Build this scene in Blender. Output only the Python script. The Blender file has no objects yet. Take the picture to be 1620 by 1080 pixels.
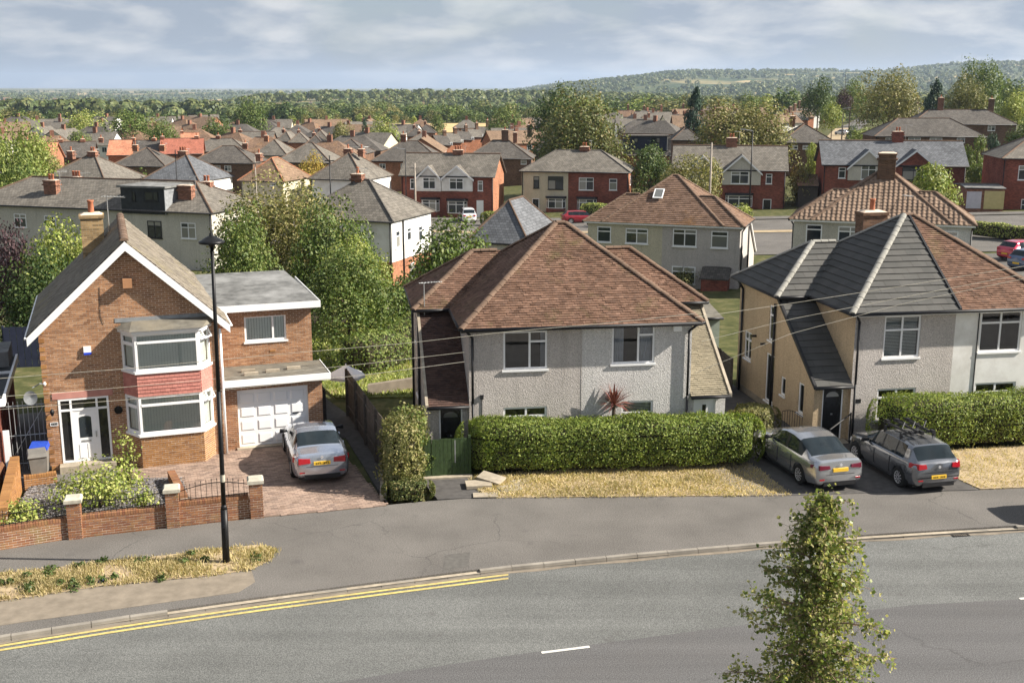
import bpy, math, random
import numpy as np
from mathutils import Vector, Matrix

R = math.radians
random.seed(7)
SC = bpy.context.scene
COL = SC.collection

# ---------------------------------------------------------------- camera
FPX, CAMH = 1800.0, 13.0
PITCH = math.atan(405 / 1800)
cam_d = bpy.data.cameras.new('camera')
cam_d.sensor_width = 36.0
cam_d.lens = 36.0 * FPX / 1620
cam_d.clip_start, cam_d.clip_end = 0.5, 40000
cam = bpy.data.objects.new('camera', cam_d)
cam.location = (0, 0, CAMH)
cam.rotation_euler = (math.pi / 2 - PITCH, 0, 0)
COL.objects.link(cam)
SC.camera = cam

# ---------------------------------------------------------------- light
SUN_AZ, SUN_EL = -2.0, 35.0          # degrees from +X towards +Y
sd = (math.cos(R(SUN_AZ)) * math.cos(R(SUN_EL)), math.sin(R(SUN_AZ)) * math.cos(R(SUN_EL)), math.sin(R(SUN_EL)))
sun_d = bpy.data.lights.new('sun', 'SUN')
sun_d.energy = 5.0
sun_d.angle = R(0.6)
sun_d.color = (1.0, 0.93, 0.82)
sun = bpy.data.objects.new('sun', sun_d)
sun.rotation_euler = Vector(sd).to_track_quat('Z', 'Y').to_euler()
sun.location = (40, 0, 60)
COL.objects.link(sun)

world = bpy.data.worlds.new('World')
SC.world = world
world.use_nodes = True
wt = world.node_tree
wt.nodes.clear()
def wn(t, **k):
    n = wt.nodes.new(t)
    for a, b in k.items(): setattr(n, a, b)
    return n
w_out = wn('ShaderNodeOutputWorld'); w_bg = wn('ShaderNodeBackground')
w_bg.inputs['Strength'].default_value = 0.058
w_sky = wn('ShaderNodeTexSky', sky_type='NISHITA')
w_sky.sun_disc = False
w_sky.sun_elevation = R(SUN_EL)
w_sky.sun_rotation = math.atan2(sd[0], sd[1])
w_sky.altitude = 100; w_sky.air_density = 1.0; w_sky.dust_density = 1.6; w_sky.ozone_density = 1.5
w_tc = wn('ShaderNodeTexCoord'); w_sep = wn('ShaderNodeSeparateXYZ')
wl = wt.links.new
wl(w_tc.outputs['Generated'], w_sep.inputs[0])
def wmath(op, a, b):
    n = wn('ShaderNodeMath', operation=op)
    for i, q in enumerate((a, b)):
        if isinstance(q, (int, float)): n.inputs[i].default_value = q
        else: wl(q, n.inputs[i])
    return n.outputs[0]
# cloud layer: soft banks of broken cloud over the whole sky
w_cmb = wn('ShaderNodeMapping'); w_cmb.inputs['Scale'].default_value = (1, 1, 3.4)
wl(w_tc.outputs['Generated'], w_cmb.inputs[0])
w_n1 = wn('ShaderNodeTexNoise'); w_n1.inputs['Scale'].default_value = 3.0; w_n1.inputs['Detail'].default_value = 6; w_n1.inputs['Roughness'].default_value = 0.5; w_n1.inputs['Distortion'].default_value = 0.3
w_n2 = wn('ShaderNodeTexNoise'); w_n2.inputs['Scale'].default_value = 11.0; w_n2.inputs['Detail'].default_value = 9; w_n2.inputs['Roughness'].default_value = 0.55; w_n2.inputs['Distortion'].default_value = 0.2
wl(w_cmb.outputs[0], w_n1.inputs['Vector']); wl(w_cmb.outputs[0], w_n2.inputs['Vector'])
w_r1 = wn('ShaderNodeValToRGB'); w_r1.color_ramp.elements[0].position = 0.22; w_r1.color_ramp.elements[1].position = 0.46
wl(w_n1.outputs['Fac'], w_r1.inputs[0])
w_r2 = wn('ShaderNodeValToRGB')
w_r2.color_ramp.elements[0].position = 0.45; w_r2.color_ramp.elements[0].color = (2.7, 3.12, 3.8, 1)
w_r2.color_ramp.elements[1].position = 0.66; w_r2.color_ramp.elements[1].color = (5.3, 5.35, 5.5, 1)
wl(w_n2.outputs['Fac'], w_r2.inputs[0])
w_mix = wn('ShaderNodeMix', data_type='RGBA')
wl(wmath('MULTIPLY', w_r1.outputs[0], 0.93), w_mix.inputs[0])
wl(w_sky.outputs[0], w_mix.inputs[6]); wl(w_r2.outputs[0], w_mix.inputs[7])
wl(w_mix.outputs[2], w_bg.inputs['Color']); wl(w_bg.outputs[0], w_out.inputs[0])

vs = SC.view_settings
vs.view_transform = 'Standard'; vs.look = 'None'; vs.exposure = 1.25; vs.gamma = 1.0
vs.use_curve_mapping = False
SC.cycles.max_bounces = 6; SC.cycles.diffuse_bounces = 3; SC.cycles.glossy_bounces = 3
SC.cycles.transmission_bounces = 4; SC.cycles.transparent_max_bounces = 10; SC.cycles.volume_bounces = 0
SC.cycles.use_denoising = True

# ---------------------------------------------------------------- pixel <-> world (used to survey positions from the photo)
CP, SP = math.cos(PITCH), math.sin(PITCH)
def ray(x, y):
    v = 540 - y
    return (x - 810.0, FPX * CP + v * SP, -FPX * SP + v * CP)
def W(x, y, z=0.0):
    d = ray(x, y); t = (z - CAMH) / d[2]
    return Vector((d[0] * t, d[1] * t, z))
def pixX(px, Y, z):
    return (px - 810) / FPX * (Y * CP - (z - CAMH) * SP)

# ---------------------------------------------------------------- terrain
TD = [-200, 33, 37, 47, 83, 137, 200, 350, 520, 720, 1000, 1600, 2500, 4000, 30000]
TZ = [-0.35, -0.35, -0.03, -0.03, -1.8, -3.0, -4.5, -6.0, -5.5, -7.0, -20, -34, -36, -30, -30]
KD = [0, 48, 70, 137, 170, 260, 420, 800, 1500, 30000]
KK = [0, 0, .045, .04, .07, .07, .04, .012, 0, 0]
# far skyline: photo column -> photo row of the ridge
RX = [-1500, 0, 250, 420, 800, 870, 950, 1050, 1100, 1200, 1290, 1380, 1440, 1520, 1620, 2400]
RY = [139, 140, 144, 145, 144, 135, 127, 116, 113, 113, 112, 114, 110, 102, 101, 107]
MX = [-1500, 0, 300, 380, 480, 650, 800, 950, 1150, 1400, 1620, 2500]      # mid ridge at 1.5 km
MZ = [-34, -34, -30, -14, -8, -6, -7, -10, -14, -10, -2, -2]
def smooth(a, b, x):
    t = np.clip((x - a) / (b - a), 0, 1); return t * t * (3 - 2 * t)
def terrain(x, y):
    x = np.asarray(x, float); y = np.asarray(y, float)
    z = np.interp(y, TD, TZ) + np.interp(y, KD, KK) * np.clip(x + 4, 0, 400) 
    rr = np.hypot(x, np.maximum(y, 1))
    xa = 810 + 1845 * x / np.maximum(y, 40)
    m = np.interp(xa, MX, MZ)
    z = z + smooth(900, 1500, y) * (1 - smooth(1650, 2400, y)) * (m - np.interp(y, TD, TZ))
    ry = np.interp(xa, RX, RY)
    rd = np.where(xa > 840, 4500.0, 7500.0)
    rd = np.interp(xa, [700, 900], [7500.0, 4500.0])
    hz = CAMH + (135 - ry) / 1845.0 * rd - 6
    k = smooth(0.42, 1.0, y / rd) * (1 - 0.5 * smooth(1.05, 1.8, y / rd))
    bump = 7 * np.sin(x / 310.0 + y / 470.0) + 5 * np.sin(x / 170.0 - y / 260.0 + 1)
    z = z * (1 - k) + k * hz + smooth(1200, 2500, y) * bump * (1 - smooth(0.75, 1.0, y / rd))
    return z
def tz(x, y): return float(terrain(x, y))
def solve(px, py, above=0.0):
    """where the line of sight meets the terrain raised by `above`"""
    d = ray(px, py); a, b = 5.0 / d[1], None
    t = a
    while t * d[1] < 9000:
        if CAMH + d[2] * t <= tz(d[0] * t, d[1] * t) + above: b = t; break
        a = t; t *= 1.02
    if b is None: b = t
    for _ in range(30):
        m = (a + b) / 2
        if CAMH + d[2] * m <= tz(d[0] * m, d[1] * m) + above: b = m
        else: a = m
    return Vector((d[0] * b, d[1] * b, CAMH + d[2] * b))

# ---------------------------------------------------------------- mesh helpers
def auto_uv(me):
    nl = len(me.loops); npoly = len(me.polygons)
    if not nl: return
    co = np.empty(len(me.vertices) * 3); me.vertices.foreach_get('co', co); co = co.reshape(-1, 3)
    vi = np.empty(nl, np.int32); me.loops.foreach_get('vertex_index', vi)
    lt = np.empty(npoly, np.int32); me.polygons.foreach_get('loop_total', lt)
    n = np.empty(npoly * 3); me.polygons.foreach_get('normal', n); n = n.reshape(-1, 3)
    t = np.stack([-n[:, 1], n[:, 0], np.zeros(npoly)], 1)
    L = np.linalg.norm(t, axis=1)
    t[L < .02] = (1, 0, 0); L[L < .02] = 1; t /= L[:, None]
    s = np.cross(n, t)
    pi = np.repeat(np.arange(npoly), lt)
    c = co[vi]
    uv = np.stack([(c * t[pi]).sum(1), (c * s[pi]).sum(1)], 1)
    lay = me.uv_layers.new(name='metres')
    lay.data.foreach_set('uv', uv.astype(np.float32).ravel())

def link(name, me, mat=None, parent=None, kind=None):
    o = bpy.data.objects.new(name, me); COL.objects.link(o)
    if mat is not None:
        for m in (mat if isinstance(mat, (list, tuple)) else [mat]): me.materials.append(m)
    if parent is not None: o.parent = parent
    if kind: o['kind'] = kind
    return o

class MB:
    def __init__(s): s.v = []; s.f = []; s.m = []; s.cm = 0
    def add(s, pts, faces):
        b = len(s.v); s.v.extend([tuple(p) for p in pts])
        for f in faces: s.f.append(tuple(b + i for i in f)); s.m.append(s.cm)
    def poly(s, *pts): s.add(pts, [tuple(range(len(pts)))])
    def box(s, x0, x1, y0, y1, z0, z1):
        s.add([(x0, y0, z0), (x1, y0, z0), (x1, y1, z0), (x0, y1, z0), (x0, y0, z1), (x1, y0, z1), (x1, y1, z1), (x0, y1, z1)],
              [(0, 3, 2, 1), (4, 5, 6, 7), (0, 1, 5, 4), (1, 2, 6, 5), (2, 3, 7, 6), (3, 0, 4, 7)])
    def hexa(s, a, b):
        """solid between ring a and ring b (same count)"""
        n = len(a); s.add(list(a) + list(b), [tuple(range(n))[::-1], tuple(range(n, 2 * n))] + [(i, (i + 1) % n, n + (i + 1) % n, n + i) for i in range(n)])
    def slab(s, pts, th):
        """polygon given counter-clockwise from above, thickened downwards"""
        s.hexa([(p[0], p[1], p[2] - th) for p in pts], pts)
    def obox(s, P, D, N, a0, a1, d0, d1, z0, z1):
        """box in a wall frame: along D, outwards N (2-D unit vectors)"""
        q = lambda a, d, z: (P[0] + D[0] * a + N[0] * d, P[1] + D[1] * a + N[1] * d, P[2] + z)
        s.hexa([q(a0, d0, z0), q(a0, d1, z0), q(a1, d1, z0), q(a1, d0, z0)], [q(a0, d0, z1), q(a0, d1, z1), q(a1, d1, z1), q(a1, d0, z1)])
    def tube(s, p0, p1, r0, r1=None, n=8, cap=True):
        r1 = r0 if r1 is None else r1
        p0 = Vector(p0); p1 = Vector(p1); d = (p1 - p0)
        if d.length < 1e-6: return
        d.normalize(); a = d.orthogonal().normalized(); b = d.cross(a)
        ring = lambda p, r: [tuple(p + (a * math.cos(2 * math.pi * i / n) + b * math.sin(2 * math.pi * i / n)) * r) for i in range(n)]
        f = [(i, (i + 1) % n, n + (i + 1) % n, n + i) for i in range(n)]
        if cap: f += [tuple(range(n))[::-1], tuple(range(n, 2 * n))]
        s.add(ring(p0, r0) + ring(p1, r1), f)
    def path(s, pts, r, n=6):
        rr = r if isinstance(r, (list, tuple)) else [r] * len(pts)
        for i in range(len(pts) - 1): s.tube(pts[i], pts[i + 1], rr[i], rr[i + 1], n)
    def lathe(s, prof, c=(0, 0, 0), n=16):
        """prof: (radius, z) list"""
        pts = []; k = len(prof)
        for r, z in prof:
            for i in range(n): pts.append((c[0] + r * math.cos(2 * math.pi * i / n), c[1] + r * math.sin(2 * math.pi * i / n), c[2] + z))
        f = [(j * n + i, j * n + (i + 1) % n, (j + 1) * n + (i + 1) % n, (j + 1) * n + i) for j in range(k - 1) for i in range(n)]
        f += [tuple(range(n))[::-1], tuple(range((k - 1) * n, k * n))]
        s.add(pts, f)
    def build(s, name, mat, parent=None, smooth_=False, kind=None, uv=True):
        me = bpy.data.meshes.new(name)
        me.from_pydata(s.v, [], s.f)
        if isinstance(mat, (list, tuple)): me.polygons.foreach_set('material_index', s.m)
        if smooth_: me.polygons.foreach_set('use_smooth', [True] * len(me.polygons))
        me.update()
        if uv: auto_uv(me)
        return link(name, me, mat, parent, kind)

def np_mesh(name, v, q, smooth_=False):
    """fast mesh from numpy verts (n,3) and quads (m,4)"""
    me = bpy.data.meshes.new(name)
    v = np.asarray(v, np.float32); q = np.asarray(q, np.int32)
    me.vertices.add(len(v)); me.vertices.foreach_set('co', v.ravel())
    me.loops.add(q.size); me.loops.foreach_set('vertex_index', q.ravel())
    me.polygons.add(len(q)); me.polygons.foreach_set('loop_start', np.arange(0, q.size, q.shape[1], dtype=np.int32))
    if smooth_: me.polygons.foreach_set('use_smooth', np.ones(len(q), bool))
    me.update(calc_edges=True)
    return me

def thing(name, label, cat, loc=(0, 0, 0), rz=0.0, group=None):
    o = bpy.data.objects.new(name, None); COL.objects.link(o)
    o.empty_display_size = 0.3
    o.location = loc; o.rotation_euler = (0, 0, rz)
    return tag(o, label, cat, group)
def tag(o, label, cat, group=None):
    o['label'] = label; o['category'] = cat
    if group: o['group'] = group
    return o
def copy_tree(o, parent=None):
    c = o.copy(); COL.objects.link(c); c.parent = parent
    for ch in list(o.children): copy_tree(ch, c)
    return c

# ---------------------------------------------------------------- materials
def lin(h):
    """sRGB 0-255 triple -> linear"""
    return tuple(((c / 255) / 12.92 if c / 255 <= .04045 else ((c / 255 + .055) / 1.055) ** 2.4) for c in h)
class NT:
    def __init__(s, name):
        s.mat = bpy.data.materials.new(name); s.mat.use_nodes = True
        s.t = s.mat.node_tree; s.t.nodes.clear()
        s.out = s.n('ShaderNodeOutputMaterial'); s.p = s.n('ShaderNodeBsdfPrincipled')
        s.l(s.p.outputs[0], s.out.inputs[0])
    def n(s, t, **k):
        x = s.t.nodes.new(t)
        for a, b in k.items(): setattr(x, a, b)
        return x
    def l(s, a, b): s.t.links.new(a, b)
    def pos(s):
        if not hasattr(s, '_pos'): s._pos = s.n('ShaderNodeNewGeometry').outputs['Position']
        return s._pos
    def noise(s, scale, detail=4, rough=.55, vec=None, out='Fac', dist=0):
        x = s.n('ShaderNodeTexNoise'); x.inputs['Scale'].default_value = scale; x.inputs['Detail'].default_value = detail; x.inputs['Roughness'].default_value = rough
        x.inputs['Distortion'].default_value = dist
        s.l(vec or s.pos(), x.inputs['Vector']); return x.outputs[out]
    def ramp(s, fac, stops):
        r = s.n('ShaderNodeValToRGB'); e = r.color_ramp.elements
        while len(e) < len(stops): e.new(.5)
        for i, (p, c) in enumerate(stops):
            e[i].position = p; e[i].color = (c[0], c[1], c[2], 1) if isinstance(c, (tuple, list)) else (c, c, c, 1)
        s.l(fac, r.inputs[0]); return r.outputs[0]
    def mix(s, fac, a, b, mode='MIX'):
        m = s.n('ShaderNodeMix', data_type='RGBA', blend_type=mode)
        for i, q in ((0, fac), (6, a), (7, b)):
            if isinstance(q, (int, float)): m.inputs[i].default_value = q if i == 0 else (q, q, q, 1)
            elif isinstance(q, tuple): m.inputs[i].default_value = (*q, 1)
            else: s.l(q, m.inputs[i])
        return m.outputs[2]
    def math(s, op, a, b=0.0):
        m = s.n('ShaderNodeMath', operation=op)
        for i, q in enumerate((a, b)):
            if isinstance(q, (int, float)): m.inputs[i].default_value = q
            else: s.l(q, m.inputs[i])
        return m.outputs[0]
    def bump(s, h, strength=.4, dist=.02):
        b = s.n('ShaderNodeBump'); b.inputs['Strength'].default_value = strength; b.inputs['Distance'].default_value = dist
        s.l(h, b.inputs['Height']); s.l(b.outputs[0], s.p.inputs['Normal'])
    def fin(s, col=None, rough=.8, metal=0., spec=.3):
        if col is not None:
            if isinstance(col, tuple): s.p.inputs['Base Color'].default_value = (*col, 1)
            else: s.l(col, s.p.inputs['Base Color'])
        if isinstance(rough, (int, float)): s.p.inputs['Roughness'].default_value = rough
        else: s.l(rough, s.p.inputs['Roughness'])
        s.p.inputs['Metallic'].default_value = metal
        s.p.inputs['Specular IOR Level'].default_value = spec
        return s.mat
    def cracks(s, col, scale=.22):
        v = s.n('ShaderNodeTexVoronoi', feature='DISTANCE_TO_EDGE'); v.inputs['Scale'].default_value = scale
        w = s.n('ShaderNodeVectorMath', operation='ADD'); s.l(s.pos(), w.inputs[0]); s.l(s.noise(.8, 5, .6, out='Color'), w.inputs[1]); s.l(w.outputs[0], v.inputs['Vector'])
        line = s.ramp(v.outputs['Distance'], [(0., 1.), (.008, 0.)]); m = s.math('MULTIPLY', line, s.ramp(s.noise(.12, 3), [(.5, 0.), (.6, .6)]))
        col = s.mix(m, col, (.05, .048, .046))
        spots = s.ramp(s.noise(1.4, 2, .4), [(.68, 0.), (.8, .5)])
        return s.mix(spots, col, (.075, .07, .068))
    def tracks(s, col):
        mp = s.n('ShaderNodeMapping'); mp.inputs['Rotation'].default_value = (0, 0, R(-15)); mp.inputs['Scale'].default_value = (.03, 1.0, 1); s.l(s.pos(), mp.inputs[0])
        return s.mix(1.0, col, s.ramp(s.noise(.9, 4, .6, mp.outputs[0]), [(.35, .86), (.65, 1.12)]), 'MULTIPLY')
    def uv(s):
        return s.n('ShaderNodeUVMap', uv_map='metres').outputs[0]
    def island(s): return s.n('ShaderNodeNewGeometry').outputs['Random Per Island']
def sc3(c, k): return tuple(min(1, x * k) for x in c)

def m_plain(name, c, rough=.6, var=.12, scale=3.0, bump=0., bscale=60., metal=0., spec=.3, dirt=None):
    t = NT(name)
    col = t.ramp(t.noise(scale, 5), [(.3, sc3(c, 1 - var)), (.7, sc3(c, 1 + var))])
    if dirt: col = t.mix(t.ramp(t.noise(.6, 6, .65), [(.45, 0.), (.75, 1.)]), col, dirt)
    if bump: t.bump(t.noise(bscale, 3), bump, .01)
    return t.fin(col, rough, metal, spec)
def m_render(name, c, c2=None):
    """pebbledash"""
    t = NT(name)
    f = t.noise(24, 4, .75)
    col = t.ramp(f, [(.32, sc3(c, .62)), (.5, c), (.68, sc3(c, 1.3))])
    big = t.ramp(t.noise(.5, 5, .6), [(.3, .86), (.75, 1.08)])
    col = t.mix(1.0, col, big, 'MULTIPLY')
    mp = t.n('ShaderNodeMapping'); mp.inputs['Scale'].default_value = (2.4, 2.4, .22); t.l(t.pos(), mp.inputs[0])
    col = t.mix(t.ramp(t.noise(1.6, 4, .6, mp.outputs[0]), [(.5, 0.), (.8, .4)]), col, sc3(c, .55))
    t.bump(t.noise(22, 4, .7), 1.0, .05)
    return t.fin(col, .95, 0, .1)
def m_brick(name, c, mortar, w=.225, h=.075, var=.35):
    t = NT(name)
    b = t.n('ShaderNodeTexBrick'); b.inputs['Scale'].default_value = 1.0
    b.inputs['Brick Width'].default_value = w; b.inputs['Row Height'].default_value = h; b.inputs['Mortar Size'].default_value = .007
    b.inputs['Color1'].default_value = (*sc3(c, 1 - var), 1); b.inputs['Color2'].default_value = (*sc3(c, 1 + var), 1); b.inputs['Mortar'].default_value = (*mortar, 1)
    t.l(t.uv(), b.inputs['Vector'])
    col = t.mix(1.0, b.outputs[0], t.ramp(t.noise(.7, 5), [(.3, .75), (.7, 1.15)]), 'MULTIPLY')
    t.bump(t.math('SUBTRACT', 1.0, b.outputs['Fac']), .5, .01)
    return t.fin(col, .9, 0, .15)
def m_tile(name, c, gauge=.3, w=.3, var=.3, moss=None, joint=.012):
    t = NT(name)
    b = t.n('ShaderNodeTexBrick'); b.inputs['Scale'].default_value = 1.0
    b.inputs['Brick Width'].default_value = w; b.inputs['Row Height'].default_value = gauge; b.inputs['Mortar Size'].default_value = joint
    b.inputs['Color1'].default_value = (*sc3(c, 1 - var), 1); b.inputs['Color2'].default_value = (*sc3(c, 1 + var), 1); b.inputs['Mortar'].default_value = (*sc3(c, .35), 1)
    t.l(t.uv(), b.inputs['Vector'])
    col = t.mix(1.0, b.outputs[0], t.ramp(t.noise(.45, 6, .65), [(.25, .72), (.75, 1.25)]), 'MULTIPLY')
    if moss: col = t.mix(t.ramp(t.noise(.9, 6, .7), [(.52, 0.), (.72, .75)]), col, moss)
    sx = t.n('ShaderNodeSeparateXYZ'); t.l(t.uv(), sx.inputs[0])
    saw = t.math('FRACT', t.math('DIVIDE', sx.outputs[1], gauge))
    t.bump(t.math('SUBTRACT', 1.0, saw), .6, .03)
    return t.fin(col, .85, 0, .2)
def m_island(name, cols, rough=.9, nvar=.15, moss=None, mscale=.6, bump=.3, spec=.15, metal=0.):
    t = NT(name)
    n = len(cols)
    col = t.ramp(t.island(), [(i / max(1, n - 1), c) for i, c in enumerate(cols)])
    col = t.mix(1.0, col, t.ramp(t.noise(1.1, 6, .65), [(.25, 1 - nvar * 1.6), (.75, 1 + nvar)]), 'MULTIPLY')
    if moss: col = t.mix(t.ramp(t.noise(mscale, 7, .72), [(.55, 0.), (.72, .8)]), col, moss)
    if bump: t.bump(t.noise(45, 3), bump, .01)
    return t.fin(col, rough, metal, spec)
def m_leaf(name, cols, trans=.22, rough=.55):
    t = NT(name)
    n = len(cols)
    col = t.ramp(t.island(), [(i / max(1, n - 1), c) for i, c in enumerate(cols)])
    oi = t.n('ShaderNodeObjectInfo')
    col = t.mix(1.0, col, t.ramp(oi.outputs['Random'], [(0., (.82, .85, .8)), (1., (1.18, 1.12, 1.1))]), 'MULTIPLY')
    col = t.mix(1.0, col, t.ramp(t.noise(.35, 3), [(.3, .8), (.7, 1.2)]), 'MULTIPLY')
    t.fin(col, rough, 0, .25)
    tr = t.n('ShaderNodeBsdfTranslucent'); t.l(t.mix(1.0, col, (1.25, 1.3, .7), 'MULTIPLY'), tr.inputs[0])
    mx = t.n('ShaderNodeMixShader'); mx.inputs[0].default_value = trans
    t.l(t.p.outputs[0], mx.inputs[1]); t.l(tr.outputs[0], mx.inputs[2]); t.l(mx.outputs[0], t.out.inputs[0])
    return t.mat
def m_glass(name, tint=(.9, .93, .92), k=.1):
    t = NT(name)
    tr = t.n('ShaderNodeBsdfTransparent'); tr.inputs[0].default_value = (*tint, 1)
    gl = t.n('ShaderNodeBsdfGlossy'); gl.inputs['Roughness'].default_value = .02
    fr = t.n('ShaderNodeFresnel'); fr.inputs[0].default_value = 1.5
    wob = t.n('ShaderNodeBump'); wob.inputs['Strength'].default_value = .04; wob.inputs['Distance'].default_value = .02; t.l(t.noise(1.6, 2), wob.inputs['Height']); t.l(wob.outputs[0], gl.inputs['Normal'])
    mx = t.n('ShaderNodeMixShader'); t.l(t.math('ADD', fr.outputs[0], k), mx.inputs[0])
    t.l(tr.outputs[0], mx.inputs[1]); t.l(gl.outputs[0], mx.inputs[2]); t.l(mx.outputs[0], t.out.inputs[0])
    t.t.nodes.remove(t.p)
    return t.mat
def m_dark_pane(name, c=(.02, .025, .03), var=True):
    t = NT(name)
    oi = t.n('ShaderNodeObjectInfo')
    col = t.ramp(oi.outputs['Random'], [(0., c), (.55, sc3(c, 1.6)), (.7, (.22, .22, .2)), (1., (.3, .29, .26))]) if var else c
    t.bump(t.noise(1.3, 2), .05, .05)
    return t.fin(col, .06, 0, .7)
def m_paint(name, c, metal=.75, rough=.2):
    t = NT(name)
    t.fin(t.ramp(t.noise(2.5, 3), [(.3, sc3(c, .95)), (.7, sc3(c, 1.05))]), rough, metal, .5)
    t.p.inputs['Coat Weight'].default_value = 1.0; t.p.inputs['Coat Roughness'].default_value = .06
    return t.mat

MT = {}
def setup_materials():
    A = MT
    # ground
    t = NT('asphalt_road')
    g = t.noise(34, 3, .75); big = t.noise(.25, 5, .6)
    col = t.ramp(g, [(.38, (.07, .072, .07)), (.5, (.118, .12, .115)), (.62, (.185, .187, .178))])
    col = t.mix(1.0, col, t.ramp(big, [(.3, .82), (.75, 1.18)]), 'MULTIPLY')
    col = t.tracks(t.cracks(col)); t.bump(g, .5, .012); A['road'] = t.fin(col, .85, 0, .25)
    t = NT('asphalt_old_patch')
    g = t.noise(34, 3, .75)
    col = t.ramp(g, [(.38, (.056, .055, .056)), (.5, (.096, .094, .094)), (.62, (.15, .147, .147))])
    col = t.mix(t.ramp(t.noise(.35, 5), [(.5, 0.), (.7, .35)]), col, (.105, .099, .095)); col = t.tracks(t.cracks(col))
    t.bump(g, .5, .012); A['road2'] = t.fin(col, .88, 0, .2)
    t = NT('tarmac_pavement')
    g = t.noise(28, 3, .75)
    col = t.ramp(g, [(.38, (.09, .083, .076)), (.62, (.175, .163, .15))])
    col = t.mix(1.0, col, t.ramp(t.noise(.4, 6, .6), [(.3, .78), (.72, 1.14)]), 'MULTIPLY')
    col = t.mix(t.ramp(t.noise(2.2, 6, .7), [(.62, 0.), (.75, .45)]), col, (.09, .083, .078))
    col = t.cracks(col, .3); t.bump(g, .35, .01); A['pave'] = t.fin(col, .9, 0, .2)
    A['pave_dark'] = m_plain('drive_tarmac', (.075, .07, .067), .9, .25, 4, .4, 70)
    A['pave_worn'] = m_plain('worn_tarmac', (.1, .094, .086), .9, .2, 6, .4, 30)
    A['kerb'] = m_island('kerb_concrete', [(.2, .185, .16), (.27, .245, .21), (.23, .21, .185)], .9, .25)
    A['slab'] = m_plain('concrete_slab', (.36, .31, .24), .9, .2, 5, .3, 60, dirt=(.2, .17, .13))
    A['paver'] = m_island('block_paver', [(.22, .155, .12), (.3, .215, .17), (.35, .255, .2), (.26, .19, .15), (.2, .145, .12)], .9, .2)
    A['sand'] = m_plain('joint_sand', (.16, .12, .09), .95, .2, 12)
    A['yellow'] = m_plain('yellow_line_paint', (.5, .4, .14), .75, .25, 9, .2, 60, dirt=(.24, .2, .13))
    A['white_line'] = m_plain('white_line_paint', (.6, .59, .55), .75, .15, 9, dirt=(.3, .29, .27))
    t = NT('garden_ground')
    g = t.noise(1.2, 7, .7); far = t.n('ShaderNodeTexVoronoi'); far.inputs['Scale'].default_value = .0065
    t.l(t.pos(), far.inputs['Vector'])
    near = t.ramp(g, [(.3, (.04, .046, .018)), (.5, (.075, .08, .03)), (.7, (.16, .135, .07))])
    fields = t.ramp(t.math('FRACT', t.math('MULTIPLY', far.outputs['Color'], 1.0)), [(0., (.045, .065, .03)), (.35, (.065, .085, .035)), (.62, (.11, .115, .05)), (.75, (.36, .28, .14)), (1., (.2, .18, .09))])
    fields = t.mix(1.0, fields, t.ramp(t.noise(.02, 8, .7), [(.3, .6), (.7, 1.3)]), 'MULTIPLY')
    sx = t.n('ShaderNodeSeparateXYZ'); t.l(t.pos(), sx.inputs[0])
    k = t.ramp(t.math('DIVIDE', sx.outputs[1], 2000.0), [(.22, 0.), (.4, 1.)])
    A['ground'] = t.fin(t.mix(k, near, fields), .95, 0, .1)
    A['lawn'] = m_plain('lawn', (.13, .15, .045), .95, .4, 1.4, .6, 40, dirt=(.26, .2, .09))
    A['dry'] = m_plain('dried_turf', (.36, .28, .175), .95, .25, 2.2, .7, 45, dirt=(.27, .2, .13))
    A['soil'] = m_plain('bare_soil', (.2, .168, .13), .95, .2, 3, .5, 40)
    A['stubble'] = m_plain('stubble_field', (.46, .34, .16), .95, .14, .08, 0)
    A['gravel'] = m_island('slate_chips', [(.1, .1, .105), (.2, .19, .195), (.3, .28, .28), (.15, .14, .15)], .8, .1)
    A['straw'] = m_leaf('straw_grass', [(.4, .32, .17), (.58, .47, .28), (.5, .41, .23), (.28, .27, .12)], .3, .8)
    A['weed'] = m_leaf('weed_leaf', [(.06, .1, .03), (.12, .16, .05)], .3)
    # walls
    A['mortar'] = m_plain('mortar', (.58, .47, .37), .95, .15, 8)
    A['brick'] = m_island('front_brick', [(.22, .11, .058), (.3, .152, .08), (.38, .2, .105), (.33, .172, .09), (.25, .13, .072), (.42, .24, .135)], .9, .16, bump=.35)
    A['brick_wall'] = m_island('garden_wall_brick', [(.2, .085, .05), (.27, .12, .06), (.3, .15, .075), (.24, .12, .07), (.21, .1, .065)], .92, .25, moss=(.21, .17, .07), mscale=1.4)
    A['brick_bay'] = m_island('ochre_bay_brick', [(.27, .13, .05), (.33, .17, .065), (.3, .15, .06), (.22, .11, .05)], .9, .15)
    A['chim_brick'] = m_brick('weathered_chimney_brick', (.3, .2, .1), (.3, .26, .18))
    A['red_brick'] = m_brick('red_brick', (.22, .062, .042), (.2, .13, .1))
    A['orange_brick'] = m_brick('orange_brick', (.33, .13, .07), (.3, .22, .15))
    A['dark_brick'] = m_brick('brown_brick', (.15, .085, .055), (.17, .13, .1))
    A['old_brick'] = m_brick('sooty_chimney_brick', (.25, .115, .075), (.18, .13, .1))
    A['pd_grey'] = m_render('grey_pebbledash', (.5, .46, .43))
    A['pd_pale'] = m_render('pale_pebbledash', (.62, .6, .58))
    A['pd_tan'] = m_render('tan_pebbledash', (.52, .4, .26))
    A['pd_cream'] = m_render('cream_render', (.58, .53, .4))
    A['pd_greycream'] = m_render('weathered_render', (.55, .52, .45))
    A['white_wall'] = m_plain('white_render', (.74, .73, .7), .9, .06, 1.5, .2, 40, dirt=(.5, .47, .42))
    A['sill_red'] = m_plain('red_painted_lintel', (.42, .2, .165), .85, .15, 3)
    A['upvc'] = m_plain('white_upvc', (.78, .78, .78), .35, .03, 2, spec=.45)
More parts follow.
